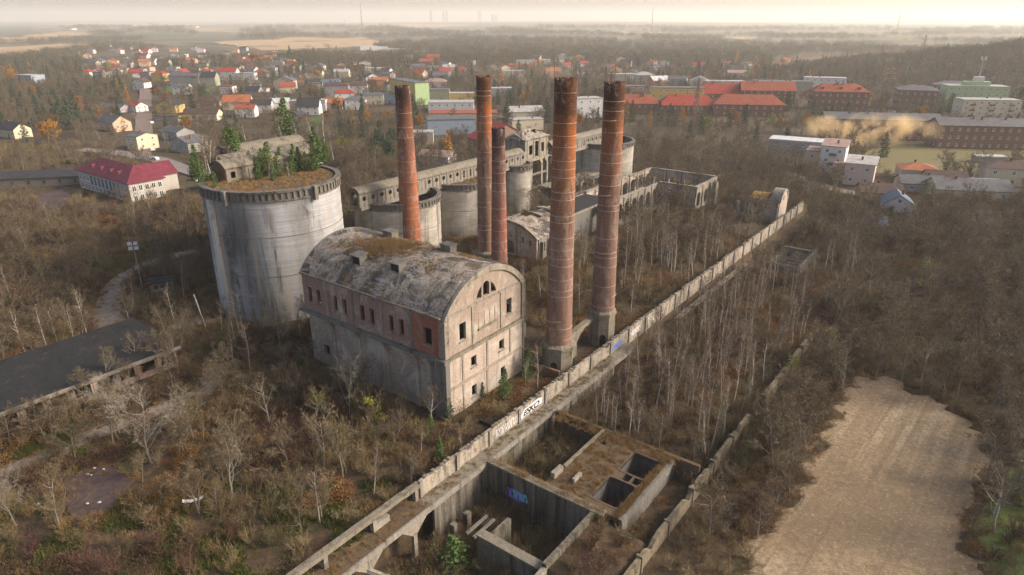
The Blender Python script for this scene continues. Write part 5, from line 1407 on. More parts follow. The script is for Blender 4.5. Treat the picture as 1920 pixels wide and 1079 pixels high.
# lower right group
H(1490, 290, 24, 12, 6.4, 'flat', 0, C['grey'], T['white'], -28, 'white-roofed flat house at the left end of the white row', 4, 2, 2, 0)
H(1530, 322, 10, 12, 8.0, 'flat', 0, C['peach'], T['pink'], -30, 'narrow beige house in the white row', 2, 2, 1, 1)
H(1555, 327, 9, 14, 11.0, 'shed', .9, C['white'], T['pink'], -30, 'tall white three-storey house with blank sunlit gable', 2, 3, 0, 1, extra=balconies(3, 1, 'window_frame_dark'))
H(1578, 340, 7.5, 8, 5.0, 'shed', .5, C['yellow'], T['pink'], -30, 'low yellow annexe between two white houses', 1, 1, 0, 0)
H(1606, 349, 10, 14, 8.0, 'shed', .8, C['pink'], T['pale'], -30, 'pinkish white two-storey house with blank gable', 2, 2, 0, 1)
H(1722, 343, 13, 11, 4.6, 'hip', 2.0, C['beige'], T['orange'], -18, 'beige house with orange hipped roof on the meadow', 3, 1)
H(1652, 378, 13, 9, 3.6, 'gable', 2.2, C['yellow'], T['brown'], -14, 'mustard yellow house with brown roof right of the gatehouse ruin', 2, 1)
H(1684, 394, 8.5, 10, 3.4, 'gablef', 2.6, C['white'], T['blue'], -20, 'small white gabled cottage with blue-grey roof', 2, 1)
H(1728, 362, 14, 9, 3.2, 'gable', 2.2, C['grey'], T['grey'], -12, 'low grey cottage right of the mustard house', 2, 1)
H(1772, 356, 13, 10, 3.4, 'gable', 2.6, C['beige'], T['brown'], -20, 'brown-roofed cottage behind the bare trees', 2, 1)
H(1825, 376, 24, 12, 3.4, 'gable', 2.8, C['cream'], T['grey'], -10, 'wide low house with big grey roof behind the bare trees at right', 4, 1)
H(1895, 349, 18, 12, 6.4, 'hip', 2.4, C['cream'], T['brown'], -20, 'cream two-storey house at the right edge', 3, 2)
H(1848, 360, 14, 8, 3.0, 'flat', 0, C['olive'], T['pale'], -10, 'low flat-roofed garage beside the cream house', 2, 1, 1, 0)
H(1640, 420, 7, 6, 2.6, 'gable', 1.8, C['blue'], T['blue'], -10, 'small shed with slate-blue roof in the trees', 1, 1, 1, 0, name='garden_shed', cat='shed')
H(1858, 306, 12, 5, 2.8, 'flat', 0, C['olive'], T['white'], -10, 'white carport canopy on the meadow', 0, 0, 0, 0, name='carport', cat='carport')

# school with burgundy roof and its neighbours
def school():
    t = site_thing('school', 'long pale school building with burgundy hipped roof left of the big silo', 'school', 35, 174)
    w, d, h = 12, 39, 6.6
    MB().box(0, w, 0, d, -1.5, h).build('wall', wallmat((.40, .37, .33)), t)
    e = .6; q = 7.2; A = [(-e, -e), (w + e, -e), (w + e, d + e), (-e, d + e)]
    v = [(a, b, h + .02) for a, b in A] + [(a, b, h + .3) for a, b in A] + [(w / 2, q, h + 4.6), (w / 2, d - q, h + 4.6)]
    ro = MB().add(v, [(4, 5, 8), (5, 6, 9, 8), (6, 7, 9), (7, 4, 8, 9), (3, 2, 1, 0), (0, 1, 5, 4), (1, 2, 6, 5), (2, 3, 7, 6), (3, 0, 4, 7)]).build('roof', roofmat(T['wine']), t)
    for y in (10, 16, 23, 30):
        m = MB(); m.add([(1.6, y - .9, h + 1.3), (1.6, y + .9, h + 1.3), (1.6, y, h + 3.0), (6.4, y, h + 3.0), (1.8, y - .9, h + 1.3), (5.0, y - 1.4, h + 2.7)], [(0, 2, 1)])
        m = MB().slab([(y - 1.0, h + .9), (y + 1.0, h + .9), (y + 1.0, h + 1.9), (y, h + 2.9), (y - 1.0, h + 1.9)], [], 1.7, 5.2, 'yz'); m.build('dormer', roofmat(T['wine']), ro)
        o = link('dormer_window', window_mesh(.9, 1.0), ro, (1.69, y, h + 1.0), -math.pi / 2)
    wm = window_mesh(1.3, 1.9); 
    plain('blue_frame', (.22, .34, .50), .5); wb = window_mesh(1.5, 3.4, 'blue_frame')
    for i in range(13):
        link('window', wb if 2 <= i <= 9 else wm, t, (-.003, 2.0 + i * 2.9, 2.6 if 2 <= i <= 9 else 3.4), -math.pi / 2)
        link('window', wm, t, (-.003, 2.0 + i * 2.9, .4), -math.pi / 2)
    for i in range(5):
        for z in (.6, 3.8): link('window', wm, t, (1.6 + i * 2.2, -.003, z), 0)
    a = MB().slab([(0, -1.5), (10, -1.5), (10, 6.2), (5, 9.6), (0, 6.2)], [], w + .01, w + 9, 'yz'); o = a.build('rear_wing', wallmat((.40, .37, .33)), t); o.location.y = 8
    r = MB()
    for s in (0, 1):
        p = [(-.5 if s == 0 else 10.5, 5.9), (5, 9.7), (5, 10.0), (-.5 if s == 0 else 10.5, 6.2)]
        r.slab(p, [], w - 6, w + 9.4, 'yz')
    o = r.build('rear_roof', roofmat(T['wine']), t); o.location.y = 8
    u, v_ = 42, 193; p = W(u, v_); HOUSES.append((p.x, p.y, 20, 'school with burgundy roof')); p = W(42, 182); HOUSES.append((p.x, p.y, 16, 'school with burgundy roof')); p = W(42, 205); HOUSES.append((p.x, p.y, 16, 'school with burgundy roof'))
    c = site_thing('white_canopy', 'white membrane canopy beside the burgundy-roofed school', 'canopy', 56, 166, 0)
    vs, fs = [], []
    for j in range(7):
        for i in range(9): vs.append((i * 1.5, j * 1.9, 3.2 + 1.6 * math.sin(math.pi * j / 6) + .25 * math.cos(i * math.pi / 2)))
    for j in range(6):
        for i in range(8): fs.append((j * 9 + i, j * 9 + i + 1, j * 9 + i + 10, j * 9 + i + 9))
    MB().add(vs, fs).build('membrane', wallmat((.72, .72, .72)), c, smooth=True, fix=False)
    for i in (0, 4, 8):
        for j in (0, 11.4): MB().box(i * 1.5 - .08, i * 1.5 + .08, j - .08, j + .08, -1, 3.3).build('post', 'steel_grey', c)
    p = W(62, 172); HOUSES.append((p.x, p.y, 9, 'white membrane canopy'))
    H(70, 350, 42, 11, 3.4, 'gable', 1.6, (.16, .14, .12), T['dark'], 12, 'long dark ruined barrack left of the school', 8, 1, 1, 0, frame='window_frame_dark', door=False, name='barrack', cat='building')
school()

# more houses that can only be told apart by their colour, receding into the town
_far = random.Random(21)
FARC = [('white', 'brown'), ('white', 'grey'), ('cream', 'brick'), ('beige', 'grey'), ('grey', 'dark'), ('white', 'red'), ('peach', 'orange'), ('olive', 'brown')]
def clear_of(x, y, r):
    return all((x - a) ** 2 + (y - b) ** 2 > (r + c) ** 2 for a, b, c, _ in HOUSES)
cnt = 0
for k in range(2600):
    if cnt >= 150: break
    zone = _far.random()
    if zone < .5: px, py = _far.uniform(150, 480), _far.uniform(92, 150)
    elif zone < .75: px, py = _far.uniform(480, 1100), _far.uniform(108, 150)
    elif zone < .9: px, py = _far.uniform(330, 760), _far.uniform(140, 200)
    else: px, py = _far.uniform(1100, 1480), _far.uniform(120, 140)
    p = at(px, py)
    if not clear_of(p.x, p.y, 8): continue
    wc, rc = _far.choice(FARC)
    rn = dict(brown='brown', grey='grey', brick='red-brown', dark='dark', red='red', orange='orange')[rc]
    H(px, py, _far.uniform(10, 15), _far.uniform(9, 11), _far.uniform(4.5, 6.5), _far.choice(['gable', 'gable', 'hip', 'gablef', 'flat']), _far.uniform(2.2, 3.4), C[wc], T[rc], _far.uniform(-25, 25),
      'distant %s house with %s roof among the trees of the town' % (wc, rn), 2, _far.choice((1, 2)), 1, 1, group='distant %s houses with %s roofs' % (wc, rn))
    cnt += 1

# vehicles
def car(label, px, py, rot, col, sc=1.0, z=0.0):
    p = at(px, py); t = thing('parked_car', label, 'car', (p.x, p.y, gz(p.x, p.y) + .2), R(rot), 'cars by the roads')
    m = MB()
    side = [(-2.1, .35), (2.1, .35), (2.15, .75), (1.9, .95), (1.0, 1.02), (.35, 1.5), (-1.3, 1.52), (-1.95, 1.05), (-2.15, .9)]
    m.slab(side, [], -.85, .85); m.build('body', plain('car_paint_%s' % label[:9].replace(' ', '_'), col, .3, .03), t)
    for s in (-.86, .855): MB().slab([(-1.5, 1.0), (.75, 1.02), (.3, 1.42), (-1.2, 1.44)], [], s, s + .008).build('side_window', 'window_glass', t)
    MB().add([(1.02, -.7, 1.06), (1.02, .7, 1.06), (.40, .62, 1.48), (.40, -.62, 1.48)], [(0, 1, 2, 3)]).build('windscreen', 'window_glass', t, fix=False)
    wm = MB(); n = 14
    wm.add([(.33 * math.cos(2 * math.pi * i / n), y, .33 + .33 * math.sin(2 * math.pi * i / n)) for y in (-.1, .1) for i in range(n)], [(i, (i + 1) % n, n + (i + 1) % n, n + i) for i in range(n)] + [tuple(range(n)), tuple(range(n, 2 * n))])
    me = wm.mesh('wheel', 'black_steel')
    for x in (-1.35, 1.35):
        for y in (-.82, .82): link('wheel', me, t, (x, y, 0))
    for y in (-.6, .6): MB().box(2.08, 2.16, y - .18, y + .18, .62, .78).build('headlight', 'window_frame', t)
car('white van driving up the street between the hedges', 286, 233, 115, (.6, .6, .6))
car('white car at the foot of the street near the junction', 288, 283, 110, (.62, .62, .62))
car('silver car turning at the junction by the school', 291, 300, 150, (.45, .46, .48))
car('white car parked on the meadow beside the cottages', 1785, 338, 170, (.65, .65, .65))
car('pale green car parked next to the white one on the meadow', 1803, 338, 165, (.4, .5, .42))
car('grey car parked in front of the long tenement', 1680, 214, 10, (.4, .42, .45))

# poles, pylons, masts
def street_lamp(label, px, py, h=9.0, rot=0):
    p = at(px, py); t = thing('street_lamp', label, 'street lamp', (p.x, p.y, gz(p.x, p.y)), R(rot), 'street lamps and poles along the street')
    MB().lathe([(.14, -.3), (.08, h), (.01, h + .02)], 8).build('pole', 'concrete_pale', t)
    MB().beam((0, 0, h - .1), (1.6, 0, h + .4), .08, .08).build('arm', 'steel_grey', t)
    MB().box(1.4, 2.2, -.14, .14, h + .34, h + .48).build('lamp_head', 'steel_grey', t)
for i, (px, py) in enumerate(((312, 283), (289, 268), (257, 240), (254, 222), (262, 250))):
    street_lamp('concrete street lamp %s' % ('by the nearest grey gabled house', 'beside the white car at the junction', 'halfway up the left kerb of the street', 'highest on the left kerb of the street', 'lowest on the left kerb of the street')[i], px, py, 9.5 if i < 2 else 8, 160)
def pylon(label, px, py, h, sc=1.0):
    p = at(px, py); t = thing('pylon', label, 'pylon', (p.x, p.y, gz(p.x, p.y)), R(20), 'power pylons right of the tenements')
    m = MB(); w0, w1 = h * .085, h * .018
    lv = [h * f for f in (0, .2, .38, .54, .68, .8, .9, 1)]
    def c(z): w = w0 + (w1 - w0) * min(1, z / (h * .8)); return [(-w, -w, z), (w, -w, z), (w, w, z), (-w, w, z)]
    for a, b in zip(lv, lv[1:]):
        A, B = c(a), c(b)
        for i in range(4):
            m.beam(A[i], B[i], .28, .28); m.beam(A[i], B[(i + 1) % 4], .16, .16); m.beam(A[(i + 1) % 4], B[i], .16, .16)
    m.build('tower', 'rust_iron', t)
    for f, l in ((.66, h * .24), (.80, h * .20), (.92, h * .15)):
        a = MB(); a.beam((-l, 0, h * f), (l, 0, h * f), .26, .26); a.beam((-l, 0, h * f), (0, 0, h * f + h * .05), .16, .16); a.beam((l, 0, h * f), (0, 0, h * f + h * .05), .16, .16); a.build('cross_arm', 'rust_iron', t)
pylon('power pylon rising before the bright red roofs', 1303, 232, 26)
pylon('power pylon left of the grey-roofed brown tenements', 1660, 190, 27)
pylon('taller power pylon behind on the rust-coloured meadow', 1642, 160, 32)
pylon('small distant pylon on the skyline of the meadow', 1726, 118, 34)
def mast(label, px, dist, top_py, w, lattice=True, name='radio_mast', cat='mast'):
    x = (px - 960) / FPX * (dist * math.cos(PITCH) + 40 * math.sin(PITCH)); y = dist
    h = top_z(top_py, y); t = thing(name, label, cat, (x, y, 0), 0)
    m = MB().lathe([(w, -5), (w * .35, h)], 6); m.build('tower', 'rust_iron', t)
    for f in (.4, .6, .8): MB().lathe([(w * 1.1, h * f), (w * 1.1, h * f + 3)], 6, cap_top=True).build('platform', 'window_frame', t)
mast('very tall thin radio mast on the left horizon', 679, 3600, 6, 3.0)
mast('thin factory chimney on the hazy horizon behind the chimneys', 1222, 3400, 17, 2.4, name='distant_chimney', cat='chimney')
mast('second thin chimney on the hazy right horizon', 1683, 3900, 22, 3, name='distant_chimney', cat='chimney')
for i, (px, tp, w) in enumerate(((808, 20, 26), (832, 20, 22), (838, 21, 22), (900, 19, 30), (925, 28, 24), (932, 29, 24), (650, 38, 50), (1692, 27, 70))):
    y = 9000; x = (px - 960) / FPX * (y * math.cos(PITCH)); h = max(12, top_z(tp, y))
    t = thing('tower_block', 'hazy tower block of the city on the %s horizon' % ('right' if px > 1000 else 'left' if px < 700 else 'middle'), 'tower block', (x, y, 0), R(10 * i), 'hazy tower blocks on the horizon')
    MB().box(-w / 2, w / 2, 0, 18, -5, h).build('wall', wallmat(C['grey']), t)
    MB().box(-w / 4, w / 4, 4, 14, h + .02, h + 5).build('roof_house', wallmat(C['grey']), t)
for i, (px, py, w) in enumerate(((90, 57, 260), (170, 53, 300), (230, 50, 180), (340, 53, 200), (820, 62, 240), (900, 59, 160), (880, 63, 180), (1140, 63, 120))):
    p = at(px, py); t = thing('warehouse', 'long pale warehouse far out on the plain, %s' % ('beside the green field', 'beyond the green field', 'right of the first two on the plain', 'behind the woods on the left', 'behind the wood above the town', 'far behind the chimney tops', 'in front of another above the chimney tops', 'right of the thickest chimney top')[i], 'warehouse', (p.x, p.y, 0), R(3 * i - 8), 'warehouses on the plain')
    MB().box(-w / 2, w / 2, 0, 60, -3, 10).build('wall', wallmat(C['white']), t)
    MB().box(-w / 2 - 1, w / 2 + 1, -1, 61, 10.02, 11).build('roof', roofmat(T['pale'] if i != 1 else T['white']), t)

# mesh fence by the sports ground, lower right corner
fn = thing('mesh_fence', 'tall green mesh fence on steel posts at the lower right corner', 'fence', at(1850, 1000, -3), 0)
_pp = [at(1862, 968, -3), at(1880, 950, -3), at(1905, 925, -3), at(1935, 895, -3), at(1880, 1090, -3)]
plain('fence_net', (.06, .10, .07), .7)
for i in range(4):
    a = Vector((_pp[i].x, _pp[i].y, -3)) - fn.location
    MB().lathe([(.05, -.3), (.05, 4.0)], 8, center=(0, 0), cap_top=True).build('post', 'steel_grey', fn).location = a
    if i < 3:
        b = Vector((_pp[i + 1].x, _pp[i + 1].y, -3)) - fn.location; m = MB()
        for k in range(0, 13): m.beam(a + Vector((0, 0, .1 + k * .3)), b + Vector((0, 0, .1 + k * .3)), .03, .03)
        for k in range(1, 12): q = a.lerp(b, k / 12); m.beam(q + Vector((0, 0, .1)), q + Vector((0, 0, 3.8)), .03, .03)
        m.build('netting', 'fence_net', fn)
# ------------------------------------------------------------------ vegetation
foliage('bark_brown', [(.075, .060, .044), (.14, .112, .082), (.22, .185, .14)])
foliage('bark_grey', [(.11, .096, .078), (.20, .178, .142), (.31, .28, .225)])
foliage('birch_bark', [(.25, .225, .185), (.40, .365, .305), (.54, .50, .43)], hue=.5)
foliage('twig_brown', [(.070, .050, .031), (.118, .085, .051), (.130, .102, .060), (.175, .140, .092)], hue=.7)
foliage('twig_birch', [(.115, .080, .055), (.165, .120, .083), (.20, .155, .112)], hue=.6)
foliage('shrub_twig', [(.105, .062, .032), (.15, .098, .048), (.115, .098, .044), (.22, .162, .088), (.085, .080, .036)], hue=1.0)
foliage('pine_needle', [(.045, .085, .024), (.080, .130, .034), (.135, .170, .050)], hue=.5)
foliage('spruce_needle', [(0.018, 0.042, 0.024), (0.033, 0.063, 0.033), (0.053, 0.09, 0.053)], hue=.5)
foliage('gold_leaf', [(.26, .11, .012), (.38, .18, .022), (.44, .24, .04)], hue=.5)
foliage('rust_leaf', [(.12, .05, .018), (.20, .088, .026), (.27, .14, .04)], hue=.6)
foliage('yellow_green_leaf', [(.20, .20, .03), (.28, .28, .04), (.32, .30, .06)], hue=.4)
foliage('moss_green', [(.045, .055, .014), (.075, .085, .018), (.13, .13, .030)], hue=.7)
foliage('dry_grass', [(0.15, 0.088, 0.033), (0.237, 0.144, 0.053), (0.312, 0.213, 0.094)], hue=.6)
foliage('bramble', [(.045, .022, .016), (.08, .04, .028), (.10, .058, .036)], hue=.6)
foliage('straw', [(.17, .12, .06), (.24, .18, .10), (.29, .235, .145)], hue=.5)
foliage('far_wood', [(.056, .046, .028), (.088, .068, .040), (.080, .074, .038), (.125, .096, .055)], hue=.9)
foliage('far_green', [(0.028, 0.045, 0.025), (0.048, 0.063, 0.031)], hue=.6)

def rv(rr, s=1.0): return Vector((rr.uniform(-s, s), rr.uniform(-s, s), rr.uniform(-s, s)))
def tube(mb, pts, rads, n):
    base = len(mb.v)
    for i, (p, r) in enumerate(zip(pts, rads)):
        d = (pts[min(i + 1, len(pts) - 1)] - pts[max(0, i - 1)])
        if d.length < 1e-6: d = Vector((0, 0, 1))
        d.normalize(); a = d.orthogonal().normalized(); b = d.cross(a)
        for k in range(n):
            t = 2 * math.pi * k / n; q = p + a * (math.cos(t) * r) + b * (math.sin(t) * r); mb.v.append((q.x, q.y, q.z))
    for i in range(len(pts) - 1):
        for k in range(n):
            k2 = (k + 1) % n; mb.f.append((base + i * n + k, base + i * n + k2, base + (i + 1) * n + k2, base + (i + 1) * n + k)); mb.mi.append(mb.cur)
def spike(mb, p, d, l, w, rr):
    """a thin twig: one tapering triangle"""
    s = d.cross(Vector((rr.uniform(-1, 1), rr.uniform(-1, 1), rr.uniform(-1, 1))))
    if s.length < 1e-5: s = d.orthogonal()
    s.normalize(); q = p + d * l
    k = len(mb.v); mb.v += [tuple(p - s * w), tuple(p + s * w), tuple(q)]; mb.f.append((k, k + 1, k + 2)); mb.mi.append(mb.cur)
def leaf(mb, p, s, rr):
    a = rv(rr).normalized() * s; b = a.cross(rv(rr)).normalized() * s * rr.uniform(.5, .9)
    k = len(mb.v); mb.v += [tuple(p - a - b * .3), tuple(p + b), tuple(p + a - b * .2), tuple(p - b * .9)]; mb.f.append((k, k + 1, k + 2, k + 3)); mb.mi.append(mb.cur)
def walk(p, d, l, rr, wob, up, n=4):
    pts = [p.copy()]; d = d.normalized()
    for i in range(n):
        d = (d + rv(rr, wob) + Vector((0, 0, up))).normalized(); p = p + d * (l / n); pts.append(p.copy())
    return pts, d
def pick(pts, f):
    x = f * (len(pts) - 1); i = min(int(x), len(pts) - 2); return pts[i].lerp(pts[i + 1], x - i), (pts[i + 1] - pts[i]).normalized()
def side_dir(d, ang, rr):
    a = d.orthogonal().normalized(); b = d.cross(a); t = rr.uniform(0, 2 * math.pi)
    return (d * math.cos(ang) + (a * math.cos(t) + b * math.sin(t)) * math.sin(ang)).normalized()
def bare_tree(seed, h, fork=.35, spread=.9, nl=9, leaves=None, twig_w=.034, dens=1.0, thin=1.0):
    rr = random.Random(seed); T_, K = MB(), MB()
    tp, td = walk(Vector((0, 0, -.3)), Vector((rr.uniform(-.1, .1), rr.uniform(-.1, .1), 1)), h * .72, rr, .10, .05, 7)
    r0 = h * .017 * thin
    tube(T_, tp, [r0 * (1 - .86 * i / 7) for i in range(8)], 6)
    ends = []
    for i in range(nl):
        f = fork + (1 - fork) * (i + rr.random() * .6) / nl
        p, d = pick(tp, min(f, .99)); l = h * (.42 - .20 * (f - fork) / (1 - fork)) * rr.uniform(.8, 1.15)
        lp, ld = walk(p, side_dir(d, R(rr.uniform(35, 62)) * spread, rr), l, rr, .2, .12, 4)
        rl = r0 * .42 * (1.15 - f * .5); tube(T_, lp, [rl * (1 - .8 * k / 4) for k in range(5)], 4)
        for j in range(int(6 * dens)):
            p2, d2 = pick(lp, rr.uniform(.25, 1)); bl = l * rr.uniform(.28, .5)
            bp, bd = walk(p2, side_dir(d2, R(rr.uniform(25, 60)), rr), bl, rr, .25, .10, 3)
            tube(K, bp, [rl * .36, rl * .26, rl * .17, rl * .06], 3)
            for k in range(int(7 * dens)):
                p3, d3 = pick(bp, rr.uniform(.15, 1)); d3 = side_dir(d3, R(rr.uniform(20, 60)), rr); d3.z += .12; d3.normalize()
                sl = bl * rr.uniform(.3, .6); spike(K, p3, d3, sl, twig_w, rr)
                for m in range(4):
                    p4 = p3 + d3 * sl * rr.uniform(.2, .9); d4 = side_dir(d3, R(rr.uniform(20, 55)), rr); spike(K, p4, d4, sl * rr.uniform(.35, .7), twig_w * .75, rr)
                if leaves:
                    for m in range(leaves): leaf(K, p3 + d3 * sl * rr.uniform(0, 1.2) + rv(rr, .25), rr.uniform(.10, .22) * h / 9, rr)
    return T_, K
def birch(seed, h):
    rr = random.Random(seed); T_, K = MB(), MB()
    tp, td = walk(Vector((0, 0, -.3)), Vector((rr.uniform(-.14, .14), rr.uniform(-.14, .14), 1)), h, rr, .045, .03, 8)
    r0 = h * .0088 + .016; tube(T_, tp, [r0 * (1 - .88 * i / 8) for i in range(9)], 5)
    for i in range(24):
        f = .30 + .68 * (i + rr.random()) / 24; p, d = pick(tp, min(f, .99)); l = h * rr.uniform(.10, .20) * (1.15 - .5 * f)
        bp, bd = walk(p, side_dir(d, R(rr.uniform(22, 48)), rr), l, rr, .16, .06, 3)
        tube(T_ if i % 3 == 0 else K, bp, [r0 * .34, r0 * .24, r0 * .15, r0 * .05], 3)
        for k in range(9):
            p3, d3 = pick(bp, rr.uniform(.2, 1)); d3 = side_dir(d3, R(rr.uniform(15, 50)), rr); sl = l * rr.uniform(.3, .65); spike(K, p3, d3, sl, .024, rr)
            for m in range(3): spike(K, p3 + d3 * sl * rr.uniform(.2, .9), side_dir(d3, R(rr.uniform(20, 50)), rr), sl * rr.uniform(.4, .7), .017, rr)
    return T_, K
def shrub(seed, h, n=15, fan=.55, w=.027):
    rr = random.Random(seed); K = MB()
    for i in range(n):
        a = rr.uniform(0, 2 * math.pi); b = Vector((math.cos(a), math.sin(a), 0)) * rr.uniform(0, .5)
        d = Vector((math.cos(a) * rr.uniform(.1, fan), math.sin(a) * rr.uniform(.1, fan), 1))
        l = h * rr.uniform(.6, 1.05); sp, sd = walk(b + Vector((0, 0, -.1)), d, l, rr, .13, .02, 4)
        tube(K, sp, [w * 1.3, w * 1.0, w * .75, w * .5, w * .15], 3)
        for k in range(8):
            p3, d3 = pick(sp, rr.uniform(.25, 1)); d3 = side_dir(d3, R(rr.uniform(20, 55)), rr); sl = l * rr.uniform(.14, .3); spike(K, p3, d3, sl, w * .75, rr)
            for m in range(3): spike(K, p3 + d3 * sl * rr.uniform(.2, .9), side_dir(d3, R(rr.uniform(20, 60)), rr), sl * rr.uniform(.35, .7), w * .6, rr)
    return K
def grass(seed, h, n=46, rad=.55, w=.022):
    rr = random.Random(seed); K = MB()
    for i in range(n):
        a = rr.uniform(0, 2 * math.pi); p = Vector((math.cos(a), math.sin(a), 0)) * rad * math.sqrt(rr.random())
        spike(K, p, Vector((rr.uniform(-.6, .6), rr.uniform(-.6, .6), 1)).normalized(), h * rr.uniform(.5, 1.1), w, rr)
    return K
def conifer(seed, h, wid, drop=.25, layers=15, per=11, nl=9, size=.2, bare=.06, trunk_r=.014):
    rr = random.Random(seed); T_, K = MB(), MB()
    tube(T_, [Vector((0, 0, -.3)), Vector((rr.uniform(-.1, .1), rr.uniform(-.1, .1), h * .5)), Vector((0, 0, h * .98))], [h * trunk_r, h * trunk_r * .6, .01], 6)
    for i in range(layers):
        f = bare + (1 - bare) * i / layers; z = h * f; rad = wid * (1 - f) ** .8 * rr.uniform(.85, 1.1) * min(1, .55 + 2.5 * (f - bare + .05))
        for k in range(max(4, int(per * (1 - f * .5)))):
            a = 2 * math.pi * (k + rr.random()) / per * (1 + .3 * f) + i; L_ = rad * rr.uniform(.7, 1.1)
            d = Vector((math.cos(a), math.sin(a), -drop + .5 * f)).normalized()
            p0 = Vector((0, 0, z)); spike(K, p0, d, L_, .05, rr)
            for m in range(nl):
                q = p0 + d * L_ * rr.uniform(.2, 1.0) + rv(rr, .1); leaf(K, q, size * rr.uniform(.6, 1.2), rr)
    return T_, K
def pine(seed, h, wid, bare=.10, size=.22):
    rr = random.Random(seed); T_, K = MB(), MB()
    tp, td = walk(Vector((0, 0, -.3)), Vector((rr.uniform(-.08, .08), rr.uniform(-.08, .08), 1)), h, rr, .05, .05, 6)
    tube(T_, tp, [h * .016 * (1 - .85 * i / 6) for i in range(7)], 5)
    for i in range(34):
        f = bare + (1 - bare) * (i + rr.random()) / 34; p, d = pick(tp, min(f, .995)); l = wid * (1.05 - f) ** .6 * rr.uniform(.55, 1.15)
        bp, bd = walk(p, side_dir(d, R(rr.uniform(50, 80)), rr), l, rr, .12, .12, 3)
        tube(T_, bp, [.03, .025, .015, .005], 3)
        for m in range(46):
            q, dd = pick(bp, rr.uniform(.25, 1)); q = q + rv(rr, .24); leaf(K, q, size * rr.uniform(.6, 1.2), rr)
    return T_, K
def clump(seed, h, wid, n=300, size=.55):
    rr = random.Random(seed); K = MB()
    tube(K, [Vector((0, 0, -.5)), Vector((0, 0, h * .7))], [.2, .08], 4)
    cs = [(Vector((rr.uniform(-.5, .5) * wid, rr.uniform(-.5, .5) * wid, h * rr.uniform(.35, .8))), rr.uniform(.28, .5) * wid) for _ in range(7)]
    for i in range(n):
        c, r_ = rr.choice(cs); p = c + rv(rr).normalized() * r_ * rr.uniform(.3, 1.05); p.z = min(max(p.z, .2), h * rr.uniform(.85, 1.05))
        d = (p - Vector((0, 0, h * .2))).normalized(); d = (d + rv(rr, .6)).normalized()
        spike(K, p, d, size * rr.uniform(1.2, 3.0), size * .14, rr)
    return K
def pair(tk, bark, twig): return (tk[0].mesh('trunk', bark), tk[1].mesh('crown', twig))
def both(T_, K, bark, twig):
    m = MB(); m.cur = 0; m.add(T_.v, T_.f); m.cur = 1; m.add(K.v, K.f); m.mi = [0] * len(T_.f) + [1] * len(K.f)
    return m.mesh('tree', bark, twig)
_b = [bare_tree(s, 9.0, (.25, .35, .2, .4, .3, .28)[s], (1, .85, 1.15, .8, 1.0, .9)[s], (9, 8, 10, 8, 11, 9)[s]) for s in range(6)]
_g = [bare_tree(46 + s, 10.0, .3, .85, 9, twig_w=.022, dens=1.0, thin=.85) for s in range(2)]
BARE = [(t.mesh('trunk', 'bark_brown'), k.mesh('crown', 'twig_brown')) for t, k in _b]
BARE_ALL = [both(t, k, 'bark_brown', 'twig_brown') for t, k in _b]
BARE += [pair(q, 'bark_grey', 'twig_brown') for q in _g]
BARE_ALL += [both(*q, 'bark_grey', 'twig_brown') for q in _g]
PALE = [pair(bare_tree(40 + s, 10.0, .22, 1.0, 11, twig_w=.016, dens=1.15, thin=.62), 'bark_grey', 'bark_grey') for s in range(3)]
BIRCH = [pair(birch(10 + s, 10.0), 'birch_bark', 'twig_birch') for s in range(7)]
SHRUB = [shrub(20 + s, (3.0, 2.4, 3.6, 2.0, 2.8, 3.3)[s], (15, 18, 13, 20, 16, 14)[s], (.55, .8, .4, .9, .6, .5)[s]).mesh('shrub', 'shrub_twig') for s in range(6)]
def leafy(seed, h, wid, n, size):
    q = random.Random(seed); K = MB()
    for i in range(n):
        a = q.uniform(0, 6.28); b = wid * math.sqrt(q.random()); z = h * q.random() * (1 - .6 * (b / wid) ** 2)
        p = Vector((b * math.cos(a), b * math.sin(a), z + .05))
        if i % 3: leaf(K, p, size * q.uniform(.5, 1.2), q)
        else: spike(K, p, Vector((math.cos(a) * .6, math.sin(a) * .6, q.uniform(.3, 1.2))).normalized(), size * 4, .02, q)
    return K
SHRUB += [leafy(201, 1.3, 1.5, 420, .10).mesh('shrub', 'rust_leaf'), leafy(202, 1.0, 1.9, 420, .10).mesh('shrub', 'bramble'), leafy(203, .8, 1.4, 380, .10).mesh('shrub', 'moss_green'), shrub(204, 3.4, 20, .5, .03).mesh('shrub', 'bramble'), shrub(205, 2.6, 22, .6, .026).mesh('shrub', 'straw')]
GRASS = [grass(30 + s, (.8, 1.1, .6)[s]).mesh('tuft', 'dry_grass') for s in range(3)]
MOSS = [grass(36 + s, (.45, .6)[s], 50, .8, .05).mesh('tuft', 'moss_green') for s in range(2)]
SPRUCE = [pair(conifer(50 + s, 11, (2.8, 2.3, 3.2)[s], size=.34), 'bark_brown', 'spruce_needle') for s in range(3)]
PINE = [pair(conifer(60 + s, 6.0, (1.9, 2.2, 1.6)[s], drop=-.25, layers=13, per=9, nl=15, size=.15, bare=.08, trunk_r=.016), 'bark_brown', 'pine_needle') for s in range(3)]
LARCH = [pair(conifer(70 + s, 11, (2.8, 3.3)[s], drop=.1, size=.30, bare=.15), 'bark_brown', 'gold_leaf') for s in range(2)]
GOLD = [pair(bare_tree(80 + s, 10, .2, 1.1, 11, leaves=12), 'bark_brown', 'gold_leaf') for s in range(2)]
RUSTY = [pair(bare_tree(84 + s, 9, .2, 1.0, 10, leaves=4), 'bark_brown', 'rust_leaf') for s in range(2)]
WILLOW = [pair(bare_tree(88, 9, .2, 1.15, 11, leaves=12), 'bark_brown', 'yellow_green_leaf')]
YSAP = [pair(bare_tree(90 + s, 5, .15, .8, 8, leaves=2, twig_w=.014), 'bark_brown', 'yellow_green_leaf') for s in range(2)]
